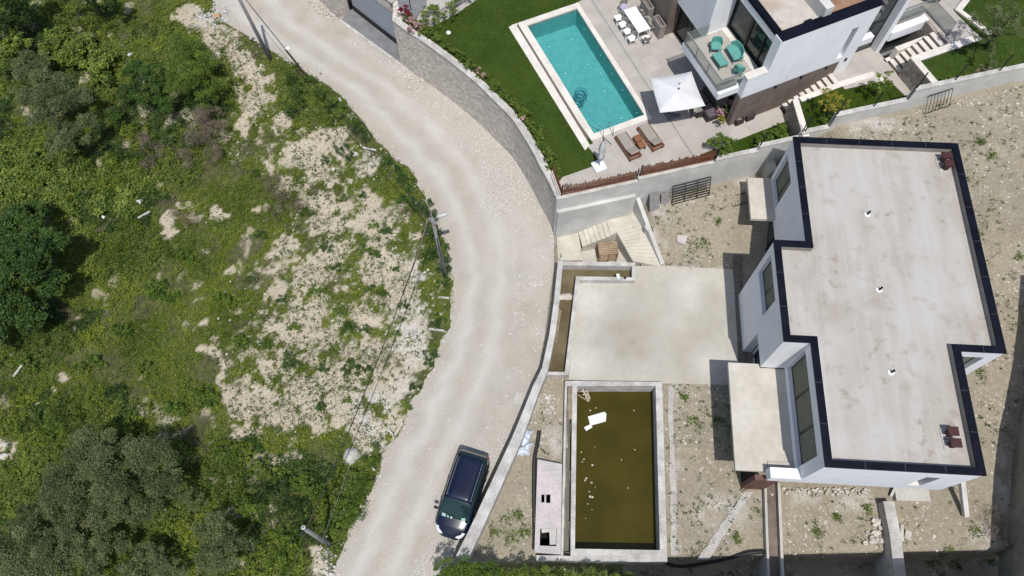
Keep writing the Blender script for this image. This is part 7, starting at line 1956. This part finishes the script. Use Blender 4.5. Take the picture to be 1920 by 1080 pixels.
# small rosette weeds on bare soil (slope and plot)
def weeds(name, lab, xs_, ys_, m, size=.05, per=14, spread=.07):
    z = zground(xs_, ys_); k = len(xs_)
    C = np.repeat(np.stack([xs_, ys_, z], 1), per, 0)
    s = np.repeat(rng.uniform(.5, 1.6, k), per)[:, None]
    off = rng.normal(size=(k * per, 3)) * spread * s; off[:, 2] = np.abs(off[:, 2]) * .6 + .03
    a, b = leaf_axes(k * per, size, .8, .4)
    return tag(quads_mesh(name, C + off, a, b, m), lab, 'weeds', kind='stuff')
wx, wy = area_pts(21000, -22, 3, 8, 42); kk = wx < x_on(rl, wy) - .1; wx, wy = wx[kk], wy[kk]
c_ = slope_cover(wx, wy, proj(np.stack([wx, wy, wx * 0], 1))); kk = (c_ < .6) & (fbm(wx, wy, 1.3, 44) > .42); wx, wy = wx[kk], wy[kk]
weeds('slope_weeds', 'tiny weeds dotted over the bare soil of the slope', wx, wy, M['lf_dark'], .038, 12, .055)
def in_plot(x, y, house_clear=True):
    ok = (x > x_on(rr, y) + .6)
    wl_ = WALL_A.y + (x - WALL_A.x) * wd.y / wd.x
    ok &= y < wl_ - .3
    for poly in (rim_o2, [tuple(p) for p in ter], tro_o, P4, void_poly, [(2.75, 12.4), (3.3, 12.4), (2.75, 3.0), (2.0, 3.0)], q2([(1040, 430), (1190, 395), (1245, 497), (1245, 530), (1040, 530)], .3)): ok &= ~in_poly(x, y, poly)
    a_ = (x - HO.x) * e1.x + (y - HO.y) * e1.y; b_ = (x - HO.x) * e2.x + (y - HO.y) * e2.y
    ok &= ~((a_ > -.1) & (a_ < 10.4) & (b_ > -11.2) & (b_ < 6.5))
    return ok
wx, wy = area_pts(9000, 1, 30, 1.5, 30); kk = in_plot(wx, wy) & (rng.random(len(wx)) < .10 + .42 * smooth((fbm(wx, wy, 2.2, 48, 5) - np.where((wx > 14) & (wy > 12), .38, .46)) / .14)); wx, wy = wx[kk], wy[kk]
weeds('plot_weeds', 'small dark rosette weeds dotted over the dusty plot', wx, wy, M['lf_dark'], .042, 12, .07)
def patchpts(lst, n):
    X = []; Y = []
    for (px, py, r) in lst:
        q = on_ground(px, py); X.append(rng.normal(q.x, r / 75, n)); Y.append(rng.normal(q.y, r / 75, n))
    return np.concatenate(X), np.concatenate(Y)
wx, wy = patchpts([(1298, 455, 20), (1315, 455, 14), (1345, 415, 8), (1833, 224, 6), (1836, 267, 8), (1860, 292, 8), (1530, 993, 16), (1567, 970, 8), (1627, 953, 10), (1792, 1058, 16), (1777, 1035, 12), (1745, 1050, 10), (1840, 330, 24), (1900, 350, 20), (1870, 410, 14), (1910, 480, 10), (1850, 360, 14), (1283, 745, 8), (1300, 790, 10), (1345, 785, 12), (950, 985, 22), (925, 1000, 18), (960, 1010, 16), (985, 995, 14), (970, 965, 12), (1380, 1010, 10), (1835, 700, 16), (1860, 1050, 12), (1830, 1000, 14)], 13)
weeds('plot_weeds', 'greener weed clumps on the plot soil', wx, wy, M['lf_mid'], .05, 12, .08)
# loose stones
def stones(name, lab, xs_, ys_, s0, s1, m, zoff=0.0, zfix=None):
    k = len(xs_); z = zground(xs_, ys_) if zfix is None else np.full(k, zfix)
    base = np.array([(1, 0, 0), (.3, .9, 0), (-.8, .6, 0), (-.8, -.6, 0), (.4, -.9, 0), (0, 0, 1.0)])
    tri = np.array([(0, 1, 5), (1, 2, 5), (2, 3, 5), (3, 4, 5), (4, 0, 5)])
    s = rng.uniform(s0, s1, (k, 1, 1)) * rng.choice([.6, 1, 1, 1.7], (k, 1, 1)); an = rng.uniform(0, 6.28, k)
    v = base[None] * (1 + rng.uniform(-.3, .3, (k, 6, 3))) * s * np.array([1, 1, .7])
    x = v[..., 0] * np.cos(an)[:, None] - v[..., 1] * np.sin(an)[:, None]; y = v[..., 0] * np.sin(an)[:, None] + v[..., 1] * np.cos(an)[:, None]
    V = np.stack([x + xs_[:, None], y + ys_[:, None], v[..., 2] + z[:, None] + zoff], -1).reshape(-1, 3)
    Fq = (tri[None] + (np.arange(k) * 6)[:, None, None]).reshape(-1, 3)
    me = bpy.data.meshes.new(name); me.vertices.add(len(V)); me.vertices.foreach_set('co', V.astype(np.float32).ravel())
    me.loops.add(len(Fq) * 3); me.loops.foreach_set('vertex_index', Fq.astype(np.int32).ravel())
    me.polygons.add(len(Fq)); me.polygons.foreach_set('loop_start', np.arange(0, len(Fq) * 3, 3, dtype=np.int32)); me.polygons.foreach_set('loop_total', np.full(len(Fq), 3, np.int32))
    me.update()
    return tag(link_mesh(name, me, m), lab, 'stones', kind='stuff')
sx, sy = area_pts(30000, -24, 4, 2, 44); kk = sx < x_on(rl, sy) + .1; sx, sy = sx[kk], sy[kk]
pq = proj(np.stack([sx, sy, sx * 0], 1)); d_ = np.maximum(blob(pq[:, 0], pq[:, 1], GRAV, .5), .20 * blob(pq[:, 0], pq[:, 1], WIDE)); d_ = np.maximum(d_, .35 * smooth(1 - (x_on(rl, sy) - sx) / .9))
kk = rng.random(len(sx)) < d_ * .8; stones('slope_stones', 'pale loose stones on the slope and along the road edge', sx[kk], sy[kk], .025, .07, M['stone'])
sx, sy = area_pts(42000, 0, 32, 1.5, 32); kk = in_plot(sx, sy) & (rng.random(len(sx)) < .10 + .55 * smooth((fbm(sx, sy, 1.6, 52) - .45) / .2)); stones('plot_stones', 'loose pale stones scattered over the dusty plot', sx[kk], sy[kk], .015, .05, M['stone'])
sx, sy = area_pts(60000, -10, 4, 2, 42); t_ = (sx - x_on(rl, sy)) / (x_on(rr, sy) - x_on(rl, sy)); kk = (t_ > .0) & (t_ < .99) & (rng.random(len(sx)) < .05 + .30 * smooth((.10 - t_) / .08) + .6 * (fbm(sx, sy, 1.6, 58, 4) > .5) * (t_ > .64) * (sy > 14) + .15 * (t_ > .75)); stones('road_gravel', 'loose gravel on the outer side of the dirt road below the stone wall', sx[kk], sy[kk], .012, .042, M['stone'], .02, 0.0)
# villa lawn blades
def lawn_blades(name, poly, z, n, lab):
    A = np.array(poly); x0, y0 = A.min(0); x1, y1 = A.max(0)
    x = rng.uniform(x0, x1, n); y = rng.uniform(y0, y1, n); k = in_poly(x, y, poly); x, y = x[k], y[k]
    q = proj(np.stack([x, y, x * 0 + z], 1)); k = (q[:, 1] > -20) & (q[:, 0] < 1940); x, y = x[k], y[k]
    C = np.stack([x, y, np.full(len(x), z + .02) + rng.uniform(0, .03, len(x))], 1); a, b = leaf_axes(len(x), .035, .3, .35)
    tn = np.clip(-.15 + 1.4 * fbm(x, y, 1.6, 15, 4) + rng.normal(0, .2, len(x)), 0, 1)
    tag(quads_mesh(name, C, a, b, M['lf_lawn'], None, tn), lab, 'grass', kind='stuff')
lawn_blades('lawn_grass', lawn, G + .035, 150000, 'short dark green grass of the villa lawn by the pool')
lawn_blades('lawn_grass', b1, 5.33, 40000, 'short dark green grass in the walled citrus bed')
lawn_blades('lawn_grass', b2, 6.88, 90000, 'short dark green grass of the upper right lawn')
lawn_blades('lawn_grass', b0, G + .04, 30000, 'short dark green grass in the lower strip beside the retaining wall')
# garden corner beyond the garage: slate roof terrace
gt_ = [tuple(P(*p, G)[:2]) for p in ((738, -30), (800, -30), (800, 12), (780, 35), (772, 38), (745, 12))]
tag(sheet('path', gt_, [], G + .03, M['slate'], thick=.02), kind='structure')
tag(MB().beam(Vector((*gar_pts[1], 4.15)), Vector((*gar_pts[0], 4.15)), .02, .7).build('glass_balustrade', M['rail_glass']), 'low tinted glass balustrade above the garage', 'railing')
fpost(P(771, 20, G)[:2], G, 'tall thin black post beside the crimson bush', 1.1)
